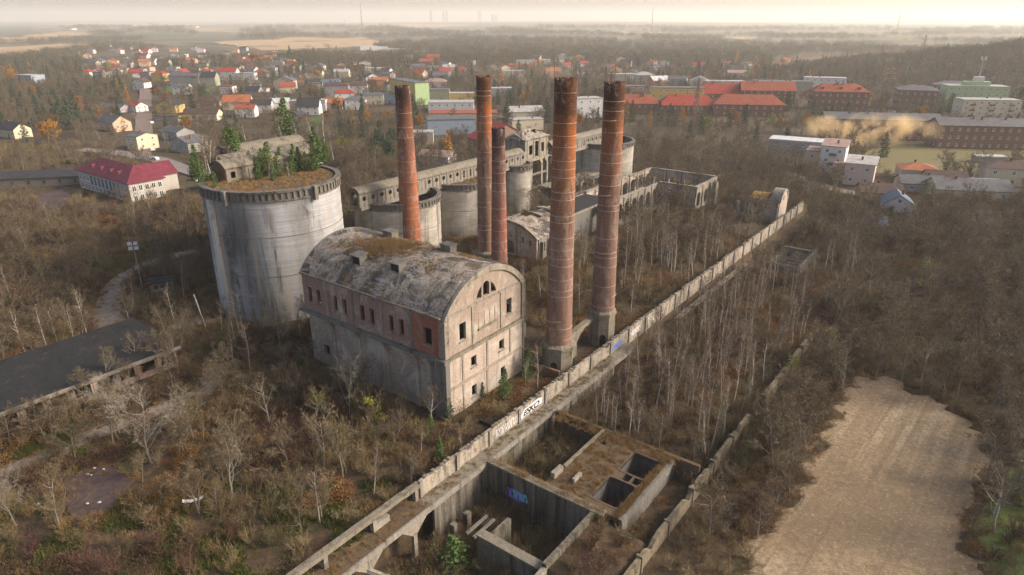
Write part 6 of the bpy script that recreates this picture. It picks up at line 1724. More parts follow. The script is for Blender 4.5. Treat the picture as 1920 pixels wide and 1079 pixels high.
CLUMP = [clump(95 + s, 9.5, 8.5).mesh('clump', 'far_wood') for s in range(4)]
CLUMPG = [clump(105 + s, 10, 7.0).mesh('clump', 'far_green') for s in range(2)]

def plant(kind, protos, x, y, h, base_h, label, cat, group, rr, z=None, wide=1.0, i=None):
    tr, cr = protos[rr.randrange(len(protos)) if i is None else i]
    s = h / base_h
    t = thing(kind, label, cat, (x, y, (gz(x, y) if z is None else z) - .05), rr.uniform(0, 6.28), group)
    t.scale = (s * wide, s * wide, s)
    link('trunk', tr, t); link('crown', cr, t)
    return t
def stuff(name, label, cat, protos, pts):
    """one object: countless small plants instanced on points; pts = (x, y, z, rot, scale, index)"""
    me = bpy.data.meshes.new(name); me.from_pydata([p[:3] for p in pts], [], [])
    for nm, tp, k in (('rot', 'FLOAT_VECTOR', None), ('sc', 'FLOAT', 4), ('idx', 'INT', 5)):
        a = me.attributes.new(nm, tp, 'POINT')
        if k is None: a.data.foreach_set('vector', [q for p in pts for q in (0.0, 0.0, p[3])])
        else: a.data.foreach_set('value', [p[k] for p in pts])
    o = link(name, me); tag(o, label, cat, kind='stuff')
    col = bpy.data.collections.new(name + '_kinds')
    for i, m in enumerate(protos):
        q = bpy.data.objects.new('%s_kind_%d' % (name, i), m); col.objects.link(q)
    g = bpy.data.node_groups.new(name, 'GeometryNodeTree')
    g.interface.new_socket('Geometry', in_out='INPUT', socket_type='NodeSocketGeometry')
    g.interface.new_socket('Geometry', in_out='OUTPUT', socket_type='NodeSocketGeometry')
    N = g.nodes; gi, go = N.new('NodeGroupInput'), N.new('NodeGroupOutput'); ip = N.new('GeometryNodeInstanceOnPoints')
    ci = N.new('GeometryNodeCollectionInfo'); ci.inputs['Collection'].default_value = col; ci.inputs['Separate Children'].default_value = True; ci.inputs['Reset Children'].default_value = True
    def attr(nm, tp): a = N.new('GeometryNodeInputNamedAttribute'); a.data_type = tp; a.inputs['Name'].default_value = nm; return a.outputs['Attribute']
    L = g.links
    L.new(gi.outputs[0], ip.inputs['Points']); L.new(ci.outputs[0], ip.inputs['Instance']); ip.inputs['Pick Instance'].default_value = True
    L.new(attr('idx', 'INT'), ip.inputs['Instance Index'])
    e2r = N.new('FunctionNodeEulerToRotation'); L.new(attr('rot', 'FLOAT_VECTOR'), e2r.inputs[0]); L.new(e2r.outputs[0], ip.inputs['Rotation'])
    L.new(attr('sc', 'FLOAT'), ip.inputs['Scale']); L.new(ip.outputs[0], go.inputs[0])
    md = o.modifiers.new('scatter', 'NODES'); md.node_group = g
    return o

# ---- where plants may stand
def in_poly(x, y, P):
    c = False; j = len(P) - 1
    for i in range(len(P)):
        xi, yi = P[i]; xj, yj = P[j]
        if (yi > y) != (yj > y) and x < (xj - xi) * (y - yi) / (yj - yi) + xi: c = not c
        j = i
    return c
BB = [(min(p[0] for p in P), max(p[0] for p in P), min(p[1] for p in P), max(p[1] for p in P), P) for P in BLOCKED]
UVR = [(-1.2, 21.6, -1.5, 35), (-40, 170, -12.2, -8.2), (-24, 68, -37.8, -35.6), (-4.6, 13.2, -33, -20.4), (-16, -3.4, -29.6, -28.2), (-16, -14.4, -29, -18.6), (-48.5, -14, 49.5, 68), (69, 112.5, 29.5, 51.5), (110, 126, 64, 75), (124, 136, -12, 3), (41, 176, 63.8, 69),
       (20, 35, -8.5, 8), (119, 160, 59, 66), (107, 123, -25, -14), (2, 21, -8.4, -6.8), (112, 159, 41.6, 43.2), (101, 140, 27.5, 31.8), (139, 141, 17, 31), (157, 159, 18, 43), (140, 159, 17.4, 19), (27, 40, -6.5, -2)]
UVC = [(16, 62.5, 15), (31.5, 87, 14.4), (55.5, 67, 12.3), (81.5, 67.5, 12.2), (107, 66, 6.2), (162, 66, 13.4)]
CH = [(-25.9, 165, 4), (-6.2, 155, 3.5), (-3, 150, 3.2), (8.3, 106.4, 4), (17.9, 117.5, 4), (at(306, 548).x, at(306, 548).y, 4)]
def free(x, y, r=0.0, house=True):
    u, v = to_uv(x, y)
    for a, b, c, d in UVR:
        if a - r < u < b + r and c - r < v < d + r: return False
    for a, b, c in UVC:
        if (u - a) ** 2 + (v - b) ** 2 < (c + r) ** 2: return False
    for a, b, c in CH:
        if (x - a) ** 2 + (y - b) ** 2 < (c + r) ** 2: return False
    for x0, x1, y0, y1, P in BB:
        if x0 - r < x < x1 + r and y0 - r < y < y1 + r and in_poly(x, y, P): return False
    if house and y > 200:
        dd = math.hypot(x, y); ux, uy = x / dd, y / dd
        for a, b, c, _ in HOUSES:
            dx, dy = a - x, b - y
            if abs(dx) > 60 or abs(dy) > 60: continue
            al = dx * ux + dy * uy; ac = abs(-dx * uy + dy * ux)
            front = 5 + dd * .014
            if ac < c + r * .5 and -c < al < c + front: return False
    return True
def inview(x, y, m=1.06): return abs(x) < y * .775 * m + 22
rr = random.Random(77)

# ---- plants that stand out, one by one
PX = lambda a, b, z=0.0: at(a, b, z)
def on_silo(px, py, kind, protos, h, bh, label, group, z=26.7):
    p = at(px, py, z); plant(kind, protos, p.x, p.y, h, bh, label, 'tree', group, rr, z, 1.15 if kind == 'pine_tree' else 1.7)
for px, py, h in ((378, 346, 5), (366, 340, 4.5), (404, 352, 3), (512, 340, 3), (575, 322, 4), (484, 338, 4.5), (494, 332, 5.5), (522, 332, 4.5), (548, 330, 4), (588, 322, 4.5), (612, 308, 4), (382, 342, 3.5), (412, 340, 3), (446, 292, 6), (456, 290, 5), (430, 300, 7), (448, 300, 6), (500, 312, 4), (372, 336, 6.5), (393, 322, 5), (440, 305, 8), (506, 330, 6.5), (528, 322, 5), (553, 322, 5.5), (562, 317, 4.5), (594, 318, 8.5), (600, 308, 6), (470, 320, 4), (540, 272, 11), (438, 285, 6), (610, 300, 5)):
    on_silo(px, py, 'pine_tree', PINE, h * 1.15, 6.0, 'young green pine growing on top of the huge overgrown silo', 'pines on the silo top')
for px, py, h in ((385, 334, 9), (392, 336, 8), (398, 333, 8.5), (402, 322, 7), (418, 300, 7), (460, 338, 5.5), (468, 290, 8), (520, 275, 9), (534, 282, 7), (560, 274, 7), (592, 270, 8), (608, 268, 8), (505, 338, 4), (542, 334, 3.5), (410, 326, 6), (395, 328, 8), (430, 322, 6), (480, 326, 6), (515, 318, 6), (568, 312, 6), (582, 300, 6), (625, 298, 5)):
    on_silo(px, py, 'birch_tree', BIRCH, h, 10.0, 'thin white birch growing on top of the huge overgrown silo', 'birches on the silo top')
q = ROOF_AT(.33, 8.6); plant('birch_tree', BIRCH, q.x, q.y, 3.0, 10.0, 'small birch growing out of the vaulted mossy roof', 'tree', None, rr, q.z, 1.6)
def T1(kind, protos, px, py, h, bh, label, group=None, wide=1.0, z=0.0, cat='tree', i=None):
    p = at(px, py, z); return plant(kind, protos, p.x, p.y, h, bh, label, cat, group, rr, None, wide, i)
T1('bare_tree', PALE, 285, 870, 15, 10, 'big pale bare tree in front of the black-roofed shed', wide=1.15, i=0)
T1('bare_tree', PALE, 225, 812, 11.5, 10, 'second pale bare tree leaning by the dirt path', wide=1.1, i=1)
T1('bare_tree', PALE, 30, 985, 10, 10, 'pale bare tree at the lower left edge', wide=1.0, i=2)
T1('bare_tree', PALE, 528, 660, 12, 10, 'pale bare tree in front of the big silo foot', wide=.9, i=1)
T1('bare_tree', PALE, 655, 778, 13, 10, 'tall pale bare tree against the long side of the vaulted building', wide=.75, i=2)
T1('bare_tree', PALE, 1165 - 50, 905, 6.5, 10, 'dead pale tree inside the sunken pit behind the cross wall', wide=1.2, i=0, z=-4)
T1('bare_tree', PALE, 1743, 745, 6.5, 10, 'small yellowish bare tree at the back edge of the sandy field', wide=.9, i=1, z=-3)
T1('bare_tree', PALE, 1300, 325, 11, 10, 'broad pale bare tree behind the roofless hall', wide=1.3, i=0)
T1('bare_tree', PALE, 1710, 425, 11, 10, 'broad pale bare tree below the small white cottage', wide=1.3, i=2)
T1('bare_tree', PALE, 1830, 450, 13, 10, 'broad pale bare tree below the wide grey roof at right', wide=1.3, i=1)
T1('bare_tree', PALE, 1580, 310, 9, 10, 'bare tree in front of the white row of houses', wide=1.1, i=2)
T1('bare_tree', PALE, 1460, 320, 11, 10, 'grey bare tree left of the white row of houses', wide=1.3, i=0)
for px, py, h, k in ((842, 787, 4.2, 0), (808, 812, 3.4, 1), (826, 868, 4.6, 2), (946, 750, 6.0, 0), (990, 706, 6.0, 1), (905, 745, 3.0, 2), (985, 718, 3.5, 0)):
    T1('pine_tree', PINE, px, py, h, 6.0, 'bright green young pine beside the vaulted building', 'young pines by the vaulted building', i=k)
T1('pine_tree', PINE, 852, 1075, 6, 6.0, 'dark green pine at the corner of the sunken chamber', z=-6, wide=1.7)
T1('birch_tree', BIRCH, 1008, 728, 8.5, 10, 'white birch at the foot of the thickest chimney beside the wall', wide=1.2)
T1('birch_tree', BIRCH, 1085, 505, 8.5, 10, 'white birch left of the thickest chimney below the vaulted hall', wide=1.2)
T1('autumn_tree', GOLD, 92, 272, 14, 10, 'big round golden-yellow tree left of the street', wide=1.15)
T1('autumn_tree', GOLD, 20, 155, 16, 10, 'round orange tree beside the blue and white block', wide=.9)
T1('larch_tree', LARCH, 240, 192, 13, 11, 'orange larch at the top left of the street')
T1('larch_tree', LARCH, 841, 300, 13.5, 11, 'golden larch behind the conveyor gallery', wide=1.1)
T1('larch_tree', LARCH, 1150, 140, 16, 11, 'golden larch right above the cracked chimney')
T1('larch_tree', LARCH, 932, 105, 20, 11, 'distant orange larch above the rust-topped chimney')
T1('larch_tree', LARCH, 940, 165, 16, 11, 'golden tree in the smoke right of the rust-topped chimney', wide=1.2)
T1('larch_tree', LARCH, 980, 196, 13, 11, 'golden tree below the smoke between the chimneys', wide=1.3)
T1('autumn_tree', GOLD, 480, 122, 20, 10, 'wide orange tree at the foot of the stubble field', wide=1.2)
T1('autumn_tree', GOLD, 596, 150, 11, 10, 'round orange tree among the middle houses')
for px, py, h in ((618, 108, 18), (632, 106, 18), (645, 108, 16)): T1('larch_tree', LARCH, px, py, h, 11, 'orange larch in the row below the stubble field', 'orange larches below the stubble field')
T1('larch_tree', LARCH, 1381, 120, 20, 11, 'tall orange larch left of a pair on the skyline of the town')
T1('larch_tree', LARCH, 1416, 137, 19, 11, 'broad orange larch right of the tall one above the red roofs', wide=1.3)
T1('autumn_tree', RUSTY, 1336, 155, 17, 9, 'rust-coloured birch above the pinkish block', wide=.8)
T1('autumn_tree', GOLD, 1620, 205, 15, 10, 'orange tree at the right end of the red-roofed tenement', wide=.9)
T1('autumn_tree', RUSTY, 1745, 200, 14, 9, 'rust-orange tree in front of the grey-roofed brown tenement')
T1('autumn_tree', RUSTY, 553, 150, 19, 9, 'reddish birch between the grey square houses', wide=.8)
T1('autumn_tree', RUSTY, 292, 188, 14, 9, 'reddish-brown tree at the right kerb of the street')
T1('willow_tree', WILLOW, 649, 298, 11, 9, 'yellow-green willow between the big silo and the first chimney')
T1('willow_tree', WILLOW, 208, 135, 12, 9, 'yellow-green tree far off in the left woods')
T1('willow_tree', WILLOW, 1397, 154, 12, 9, 'yellow-green willow beside the pink-roofed house')
T1('willow_tree', WILLOW, 520, 222, 8, 9, 'yellow-green bushy tree beside the white shed-roofed house')
T1('autumn_tree', YSAP, 1730, 520, 9, 5, 'bright yellow sapling in the brown wood above the sandy field', wide=.9)
for px, py, h in ((700, 800, 6), (640, 850, 5), (600, 775, 5.5), (1478, 700, 5), (1560, 655, 6), (1350, 790, 4.5)): T1('autumn_tree', YSAP, px, py, h, 5, 'yellowing sapling in the brown scrub', 'yellowing saplings in the scrub', z=-3 if px > 1000 else 0)
for i, (px, py, h) in enumerate(((1655, 295, 12), (590, 118, 22), (545, 118, 24), (445, 245, 10), (560, 265, 12))):
    T1('spruce_tree', SPRUCE, px, py, h, 11, ('blue-green spruce in the smoke above the meadow', 'dark spruce on the edge of the stubble field', 'tall dark spruce on the edge of the stubble field', 'dark spruce below the orange roofs', 'dark spruce below the A-frame hut')[i])
for px, py, h in ((108, 240, 14), (118, 238, 17), (136, 245, 18), (88, 236, 12), (150, 232, 13), (142, 215, 17), (165, 205, 12), (50, 268, 11), (232, 246, 10)):
    T1('spruce_tree', SPRUCE, px, py, h, 11, 'dark spruce behind the golden-yellow tree left of the street', 'spruces left of the street')
for px in range(700, 745, 7): T1('spruce_tree', SPRUCE, px, 292 + (px * 7) % 9, 11 + px % 4, 11, 'dark blue-green spruce in the row left of the first chimney', 'spruces left of the first chimney')
for px in range(640, 690, 8): T1('spruce_tree', SPRUCE, px, 252 + (px * 5) % 7, 8 + px % 3, 11, 'small dark spruce in a row below the town', 'spruce row below the town')
for px, py in ((850, 285), (868, 278), (790, 290), (900, 262), (945, 235), (955, 250), (1000, 205), (1015, 240), (1040, 225)):
    T1('bare_tree', BARE, px, py, 13, 9, 'tall dark bare tree behind the conveyor gallery', 'bare trees behind the conveyor gallery', i=(px + py) % 6)

for px, py, h, k in ((60, 815, 7, 0), (170, 760, 8, 3), (205, 735, 9, 6), (255, 700, 8, 7), (300, 690, 9, 1), (335, 700, 9, 6), (130, 790, 6, 4), (20, 830, 7, 2)):
    T1('bare_tree', BARE, px, py, h, 9, 'bare tree in front of the black-roofed shed', 'bare trees in front of the black-roofed shed', i=k)
for px, py, h, k in ((1580, 735, 10, 6), (1640, 712, 11, 1), (1690, 715, 9, 7), (1790, 755, 11, 3), (1850, 790, 11, 6), (1545, 790, 9, 0), (1510, 850, 9, 7), (1480, 920, 8, 4), (1450, 960, 8, 2), (1420, 1010, 8, 6), (1890, 830, 10, 5)):
    T1('bare_tree', BARE, px, py, h, 9, 'tall bare tree on the very edge of the sandy field', 'bare trees edging the sandy field', z=-3, i=k)
# ---- woods and thickets
birches, bares, shrubs, grasses, moss = [], [], [], [], []
def add_free(lst, x, y, h, zone, r=.6):
    if free(x, y, r): lst.append((x, y, h, zone))
# birch thicket between the walls and beyond the wall
for k in range(700):
    if k < 420: u, v = rr.uniform(13.5, 125), rr.uniform(-35, -12.6)
    else: u, v = rr.uniform(48, 120), rr.uniform(-7.5, 28)
    p = W(u, v)
    if rr.random() < (.46 if k < 420 else .42): add_free(birches, p.x, p.y, rr.uniform(5.5, 10.5), 'right' if k < 420 else 'left')
for k in range(60):
    u, v = rr.uniform(-12, 40), rr.uniform(36, 62); p = W(u, v); 
    if rr.random() < .25: add_free(birches, p.x, p.y, rr.uniform(6, 10), 'west')
for px, py, h in ((1012, 735, 4), (866, 850, 4), (700, 930, 8), (985, 720, 5), (790, 850, 5), (970, 790, 5), (250, 590, 9), (165, 640, 11), (180, 632, 10), (90, 660, 9), (230, 590, 12), (50, 672, 10), (140, 655, 9), (110, 650, 8), (20, 560, 8), (150, 480, 8), (60, 500, 8), (320, 470, 9), (345, 560, 9), (330, 610, 9), (440, 690, 9), (470, 700, 10), (600, 980, 8)):
    p = at(px, py); add_free(birches, p.x, p.y, h, 'near')
lab = dict(right=('slender white birch in the dense thicket between the long wall and the boundary wall', 'birch thicket right of the long wall'),
           left=('slender white birch in the thicket left of the long wall beyond the chimneys', 'birch thicket left of the long wall'),
           west=('slender birch in the scrub between the big silo and the vaulted building', 'birches by the big silo'),
           near=('lone slender birch in the brown scrub near the derelict buildings', 'lone birches in the scrub'))
MARKS = [('the thickest chimney', 8.3, 106.4), ('the cracked chimney', 18, 117), ('the pit block', *W(4, -26)[:2]), ('the blue lettering on the long wall', *W(38, -9)[:2]), ('the black-outlined graffiti', *W(9, -9)[:2]), ('the gatehouse ruin', *W(130, -8)[:2]), ('the roofless hall', *W(128, 28)[:2]), ('the vaulted hall', *W(80, 35)[:2]),
         ('the dark basement ruin', *W(112, -20)[:2]), ('the broken end of the boundary wall', *W(64, -37)[:2]), ('the far part of the long wall', *W(95, -9)[:2]), ('the middle of the boundary wall', *W(30, -37)[:2]), ('the middle of the long wall', *W(66, -9)[:2]), ('the sandy field', 48, 75), ('the back edge of the sandy field', 70, 110), ('the mustard yellow house', *at(1652, 378)[:2]), ('the white row of houses', *at(1560, 330)[:2]), ('the black-roofed shed', *W(-30, 55)[:2]), ('the floodlight mast', *at(268, 545)[:2]), ('the big silo', *W(15, 60)[:2]), ('the burgundy-roofed school', *W(42, 190)[:2]), ('the far silo', *W(162, 66)[:2]), ('the small slate-blue shed', *at(1640, 420)[:2]), ('the wide grey-roofed house', *at(1825, 376)[:2]), ('the yellow sapling in the wood', *at(1730, 520)[:2]), ('the lower left edge', -52, 62), ('the near corner of the vaulted building', *W(-6, 0)[:2])]
def mark(x, y): return min(MARKS, key=lambda m: (m[1] - x) ** 2 + (m[2] - y) ** 2)[0]
birches.sort(key=lambda t: -t[2] / math.hypot(t[0], t[1]))
for x, y, h, zn in birches[:290]: plant('birch_tree', BIRCH, x, y, h, 10.0, '%s slender white birch in the thicket by %s' % ('tall' if h > 9 else 'short' if h < 7 else 'middling', mark(x, y)), 'tree', lab[zn][1], rr, wide=1.1)
# bare trees: the wood on the right, the scrub on the left
def dens_bare(x, y, u, v):
    if y < 60: return 0
    if v < -38 and u > -14: return .040 if u > 10 else .028
    if u > 112 and v < 60: return .020
    if v > 72 and y < 300: return .028
    if v > 36 and u < 0: return .026
    if -8 < v < 40 and u < -2: return .032
    if u > 100: return .016
    return .004
n_c = 15000
for k in range(n_c):
    y = 60 + 260 * math.sqrt(rr.random()); x = rr.uniform(-1, 1) * (y * .80 + 20)
    u, v = to_uv(x, y); area = 2 * (y * .80 + 20) * 260 / (n_c * 2 * math.sqrt(max(.001, ((y - 60) / 260) ** 2)) + 1e-6) if False else None
    w = (2 * (y * .80 + 20)) * 260 / n_c / (2 * (y - 60 + 1e-3) / 260)
    if rr.random() < dens_bare(x, y, u, v) * min(w, 40):
        zn = 'field' if v < -38 and y < 190 else ('hall' if u > 100 else 'scrub')
        add_free(bares, x, y, rr.uniform(6.0, 12.5) if zn != 'scrub' else rr.uniform(4.5, 10.0), zn, 1.0)
bares.sort(key=lambda t: -t[2] / math.hypot(t[0], t[1]))
lab = dict(field=('bare brown tree in the dense wood around the sandy field', 'bare wood around the sandy field'),
           hall=('bare brown tree in the wood beyond the roofless hall', 'bare wood beyond the roofless hall'),
           scrub=('bare brown tree in the scrub left of the derelict plant', 'bare trees in the scrub around the plant'))
for x, y, h, zn in bares[:290]: plant('bare_tree', BARE, x, y, h, 9.0, '%s bare brown tree in the wood by %s' % ('tall' if h > 9.5 else 'short' if h < 7 else 'middling', mark(x, y)), 'tree', lab[zn][1], rr, wide=1.15)
wood = [(x, y, gz(x, y) - .1, rr.uniform(0, 6.28), h / 9 * 1.12, rr.randrange(8)) for x, y, h, zn in bares[290:]]
# middle distance: woods between and behind the houses
def mid_dens(x, y):
    px = 960 + FPX * x / (y * math.cos(PITCH) + CAMH * math.sin(PITCH))
    n = .5 + .5 * math.sin(x * .013 + 1) * math.cos(y * .011 + x * .004)
    if px < 330 and y < 620: return .016
    if px > 1180 and y < 520: return .017
    if 330 <= px <= 1180 and y < 420: return .014
    if px > 1500 and y > 500: return .017
    return .006 + .007 * n
mid_con = []
for k in range(30000):
    y = 310 + 690 * math.sqrt(rr.random()); x = rr.uniform(-1, 1) * (y * .80 + 20)
    w = (2 * (y * .80 + 20)) * 690 / 30000 / (2 * (y - 310 + 1e-3) / 690)
    if rr.random() < mid_dens(x, y) * min(w, 90) and free(x, y, 1.5):
        if rr.random() < (.08 if y < 450 else .13): mid_con.append((x, y))
        else: wood.append((x, y, gz(x, y) - .1, rr.uniform(0, 6.28), rr.uniform(.75, 1.3), rr.randrange(8)))
rr.shuffle(mid_con)
mid_con.sort(key=lambda t: t[1])
for i, (x, y) in enumerate(mid_con[:280]):
    nb = min(HOUSES, key=lambda q: (q[0] - x) ** 2 + (q[1] - y) ** 2)
    hh = rr.uniform(8, 14)
    w_ = ' '.join(nb[3].split()[:9])
    plant('spruce_tree', SPRUCE, x, y, hh, 11, '%s dark conifer near the %s' % ('tall' if hh > 11.5 else 'short' if hh < 9.5 else 'medium', w_), 'tree', 'conifers among the houses', rr, wide=1.15)
for i in range(110):
    for _ in range(30):
        px, py = (rr.uniform(0, 1480), rr.uniform(95, 250)) if i < 85 else (rr.uniform(1400, 1920), rr.uniform(110, 260))
        p = at(px, py)
        if free(p.x, p.y, 2): break
    else: continue
    nb = min(HOUSES, key=lambda q: (q[0] - p.x) ** 2 + (q[1] - p.y) ** 2); w_ = ' '.join(nb[3].split()[:8]); k = rr.random()
    if k < .5: plant('autumn_tree', RUSTY, p.x, p.y, rr.uniform(8, 14), 9, 'rust-brown autumn tree near the %s' % w_, 'tree', 'autumn trees in the town', rr)
    elif k < .75: plant('autumn_tree', GOLD, p.x, p.y, rr.uniform(7, 12), 10, 'golden autumn tree near the %s' % w_, 'tree', 'autumn trees in the town', rr)
    elif k < .88: plant('larch_tree', LARCH, p.x, p.y, rr.uniform(9, 15), 11, 'golden larch near the %s' % w_, 'tree', 'autumn trees in the town', rr)
    else: plant('willow_tree', WILLOW, p.x, p.y, rr.uniform(6, 9), 9, 'yellow-green tree near the %s' % w_, 'tree', 'autumn trees in the town', rr)
stuff('town_conifers', 'dark green conifers scattered through the far part of the town', 'conifers', [both(*conifer(50 + s, 11, 2.8, size=.34), 'bark_brown', 'spruce_needle') for s in range(2)], [(x, y, gz(x, y) - .1, rr.uniform(0, 6.28), rr.uniform(.7, 1.3), rr.randrange(2)) for x, y in mid_con[280:]])
stuff('bare_woodland', 'brown bare woodland stretching behind the plant and through the town', 'woodland', BARE_ALL, wood)
# shrub layer near the plant
for k in range(24000):
    y = 42 + 190 * math.sqrt(rr.random()); x = rr.uniform(-1, 1) * (y * .80 + 14)
    w = (2 * (y * .80 + 14)) * 190 / 24000 / (2 * (y - 42 + 1e-3) / 190)
    u, v = to_uv(x, y)
    patch = .5 + .5 * math.sin(u * .21 + 1.7 * math.sin(v * .13)) * math.cos(v * .17 + .6)
    d = .34 * (.35 + patch)
    if v < -37: d *= .8
    if rr.random() < d * min(w, 8) and free(x, y, .3, False):
        s = rr.uniform(.45, 1.15)
        if v > -8 and u < 10: s *= 1.1
        nz = math.sin(u * .19 + 2 * math.sin(v * .11)) + math.sin(v * .23 + 1.3 * math.sin(u * .13) + 2) + rr.gauss(0, .55)
        sp = 7 if nz < -1.25 else 9 if nz < -.75 else 6 if nz > 1.35 else 10 if nz > 1.0 else 8 if (abs(nz) < .12 and v > -8) else rr.randrange(6)
        shrubs.append((x, y, gz(x, y) - .05, rr.uniform(0, 6.28), s, sp))
for k in range(9000):
    y = 215 + 120 * rr.random(); x = rr.uniform(-1, 1) * (y * .80 + 14)
    if rr.random() < .45 and free(x, y, .5): shrubs.append((x, y, gz(x, y) - .05, rr.uniform(0, 6.28), rr.uniform(.7, 1.5), rr.randrange(6)))
for k in range(620):
    u, v = rr.choice(((rr.uniform(-14.4, -4.8), rr.uniform(-28.2, -12.2)), (rr.uniform(-3.4, 12.5), rr.uniform(-20.2, -12)), (rr.uniform(-34, -16), rr.uniform(-30, -12.6)), (rr.uniform(13, 60), rr.uniform(-41, -34.5))))
    if 'x' and not (-37.6 < v < -35.8): p = W(u, v); shrubs.append((p.x, p.y, gz(p.x, p.y) - .05, rr.uniform(0, 6.28), rr.uniform(.5, 1.2), rr.randrange(6)))
stuff('undergrowth', 'brown leafless undergrowth covering the ground of the derelict plant', 'undergrowth', SHRUB, shrubs)
# dry grass, moss
for k in range(26000):
    y = 42 + 150 * math.sqrt(rr.random()); x = rr.uniform(-1, 1) * (y * .80 + 12)
    u, v = to_uv(x, y)
    patch = math.sin(u * .16 + 2.2) * math.cos(v * .19 - .5) + .5 * math.sin(u * .43 + v * .3)
    near_field = v < -30 and u < 40
    if (patch > .1 or rr.random() < .12) and free(x, y, .1, False):
        green = math.sin(x * .09 + 4.2) * math.cos(y * .11) > .45 or (x < -8 and y < 72 and math.sin(x * .21) * math.sin(y * .25 + 1) > -.15)
        (moss if green and rr.random() < .75 else grasses).append((x, y, gz(x, y) - .03, rr.uniform(0, 6.28), rr.uniform(.6, 1.5), rr.randrange(2 if green else 3)))
for k in range(900):                               # on the vaulted roof
    f = .5 + rr.gauss(-.06, .10); yy = 19.5 + rr.gauss(0, 3.0) + (f - .5) * -14
    if .15 < f < .75 and 1 < yy < 32:
        q = ROOF_AT(f, yy); grasses.append((q.x, q.y, q.z - .05, rr.uniform(0, 6.28), rr.uniform(.3, .75), rr.randrange(3)))
for k in range(260):
    f, yy = rr.choice(((.33, 8.6), (.03, 12), (.04, 17), (.6, 5), (.3, 15.8), (.05, 22), (.62, 6.5)))
    q = ROOF_AT(min(.97, max(.01, f + rr.gauss(0, .03))), yy + rr.gauss(0, 1.0)); grasses.append((q.x, q.y, q.z - .05, rr.uniform(0, 6.28), rr.uniform(.25, .5), rr.randrange(3)))
for (cu, cv, cr_, cz, n) in ((16, 62.5, 12.8, 26.8, 700), (31.5, 87, 12.3, 26.6, 250), (81.5, 67.5, 10, 14.7, 300)):
    for k in range(n):
        a, b = rr.uniform(0, 6.28), cr_ * math.sqrt(rr.random()); p = W(cu + b * math.cos(a), cv + b * math.sin(a)); grasses.append((p.x, p.y, cz, rr.uniform(0, 6.28), rr.uniform(.4, .9), rr.randrange(3)))
for k in range(1100):
    u, v = rr.choice(((rr.uniform(-3.4, 12), rr.uniform(-27, -20.9)), (rr.uniform(-4.4, -3.5), rr.uniform(-30, -12)), (rr.uniform(-3.4, 12), rr.uniform(-32, -31.3)), (rr.uniform(10.1, 12.8), rr.uniform(-33, -13)))); p = W(u, v); grasses.append((p.x, p.y, 0, rr.uniform(0, 6.28), rr.uniform(.3, .8), rr.randrange(3)))
for k in range(300):
    u = rr.uniform(-38, 34); p = W(u, rr.uniform(-11.3, -9.6)); grasses.append((p.x, p.y, -.02, rr.uniform(0, 6.28), rr.uniform(.25, .6), rr.randrange(3)))
for P in BLOCKED[:6]:                              # ragged edges of field, paths and bare patches
    n_ = len(P)
    for i in range(n_):
        a, b = P[i], P[(i + 1) % n_]; L_ = math.hypot(b[0] - a[0], b[1] - a[1])
        if L_ > 25 or math.hypot(a[0], a[1]) > 220: continue
        for k in range(int(L_ * 4) + 1):
            f = rr.random(); x = a[0] + (b[0] - a[0]) * f + rr.gauss(0, .8); y = a[1] + (b[1] - a[1]) * f + rr.gauss(0, .8)
            grasses.append((x, y, gz(x, y), rr.uniform(0, 6.28), rr.uniform(.25, .9), rr.randrange(3)))
for k in range(1500):
    x, y = rr.uniform(25, 80), rr.uniform(55, 112)
    if in_poly(x, y, BLOCKED[0]): grasses.append((x, y, gz(x, y) + .08, rr.uniform(0, 6.28), rr.uniform(.08, .28), rr.randrange(3)))
stuff('dry_grass', 'tufts of dry brown grass on the ground, ledges and overgrown roofs', 'grass', GRASS, grasses)
for k in range(5200):
    x, y = rr.uniform(-55, -6), rr.uniform(50, 74)
    if math.sin(x * .33 + 1.1) * math.cos(y * .41) + .4 * math.sin(x * .9 + y * .5) > .2 and free(x, y, .1, False): moss.append((x, y, gz(x, y) - .03, rr.uniform(0, 6.28), rr.uniform(.6, 1.7), rr.randrange(2)))
for k in range(900):
    p = at(rr.gauss(88, 30), rr.gauss(822, 14)); moss.append((p.x, p.y, gz(p.x, p.y) - .03, rr.uniform(0, 6.28), rr.uniform(.4, .9), rr.randrange(2)))
stuff('green_moss', 'patches of green and yellowish grass and moss in the scrub', 'grass', MOSS, moss)
# far woods
far, fargreen = [], []
for k in range(26000):
    y = 980 + 3600 * rr.random() ** 1.4; x = rr.uniform(-1, 1) * (y * .80)
    n = math.sin(x * .0041 + 2.0 + math.sin(y * .002)) * math.cos(y * .0063 + .7) + .5 * math.sin(x * .011 + y * .004)
    px = 960 + FPX * x / (y * math.cos(PITCH))
    hill = math.exp(-(((x - 640) / 260) ** 2 + ((y - 760) / 240) ** 2)) > .3
    if (n > .12 or hill or (700 < px < 1500 and 1000 < y < 1800)) and free(x, y, 3):
        s = rr.uniform(.9, 1.6) * (1 + max(0, y - 1500) / 2600)
        (fargreen if rr.random() < .09 else far).append((x, y, gz(x, y) - .3, rr.uniform(0, 6.28), s, rr.randrange(2)) if False else ((x, y, gz(x, y) - .3, rr.uniform(0, 6.28), s, rr.randrange(4))))
for k in range(2600):
    x, y = rr.gauss(640, 160), rr.gauss(740, 140)
    if 300 < x and 430 < y and free(x, y, 2): far.append((x, y, gz(x, y) - .3, rr.uniform(0, 6.28), rr.uniform(.8, 1.4), rr.randrange(4)))
for k in range(5200):
    y = 520 + 520 * rr.random(); x = rr.uniform(-1, 1) * (y * .80)
    if free(x, y, 2) and rr.random() < .55: (fargreen if rr.random() < .12 else far).append((x, y, gz(x, y) - .3, rr.uniform(0, 6.28), rr.uniform(.5, 1.0), rr.randrange(4)))
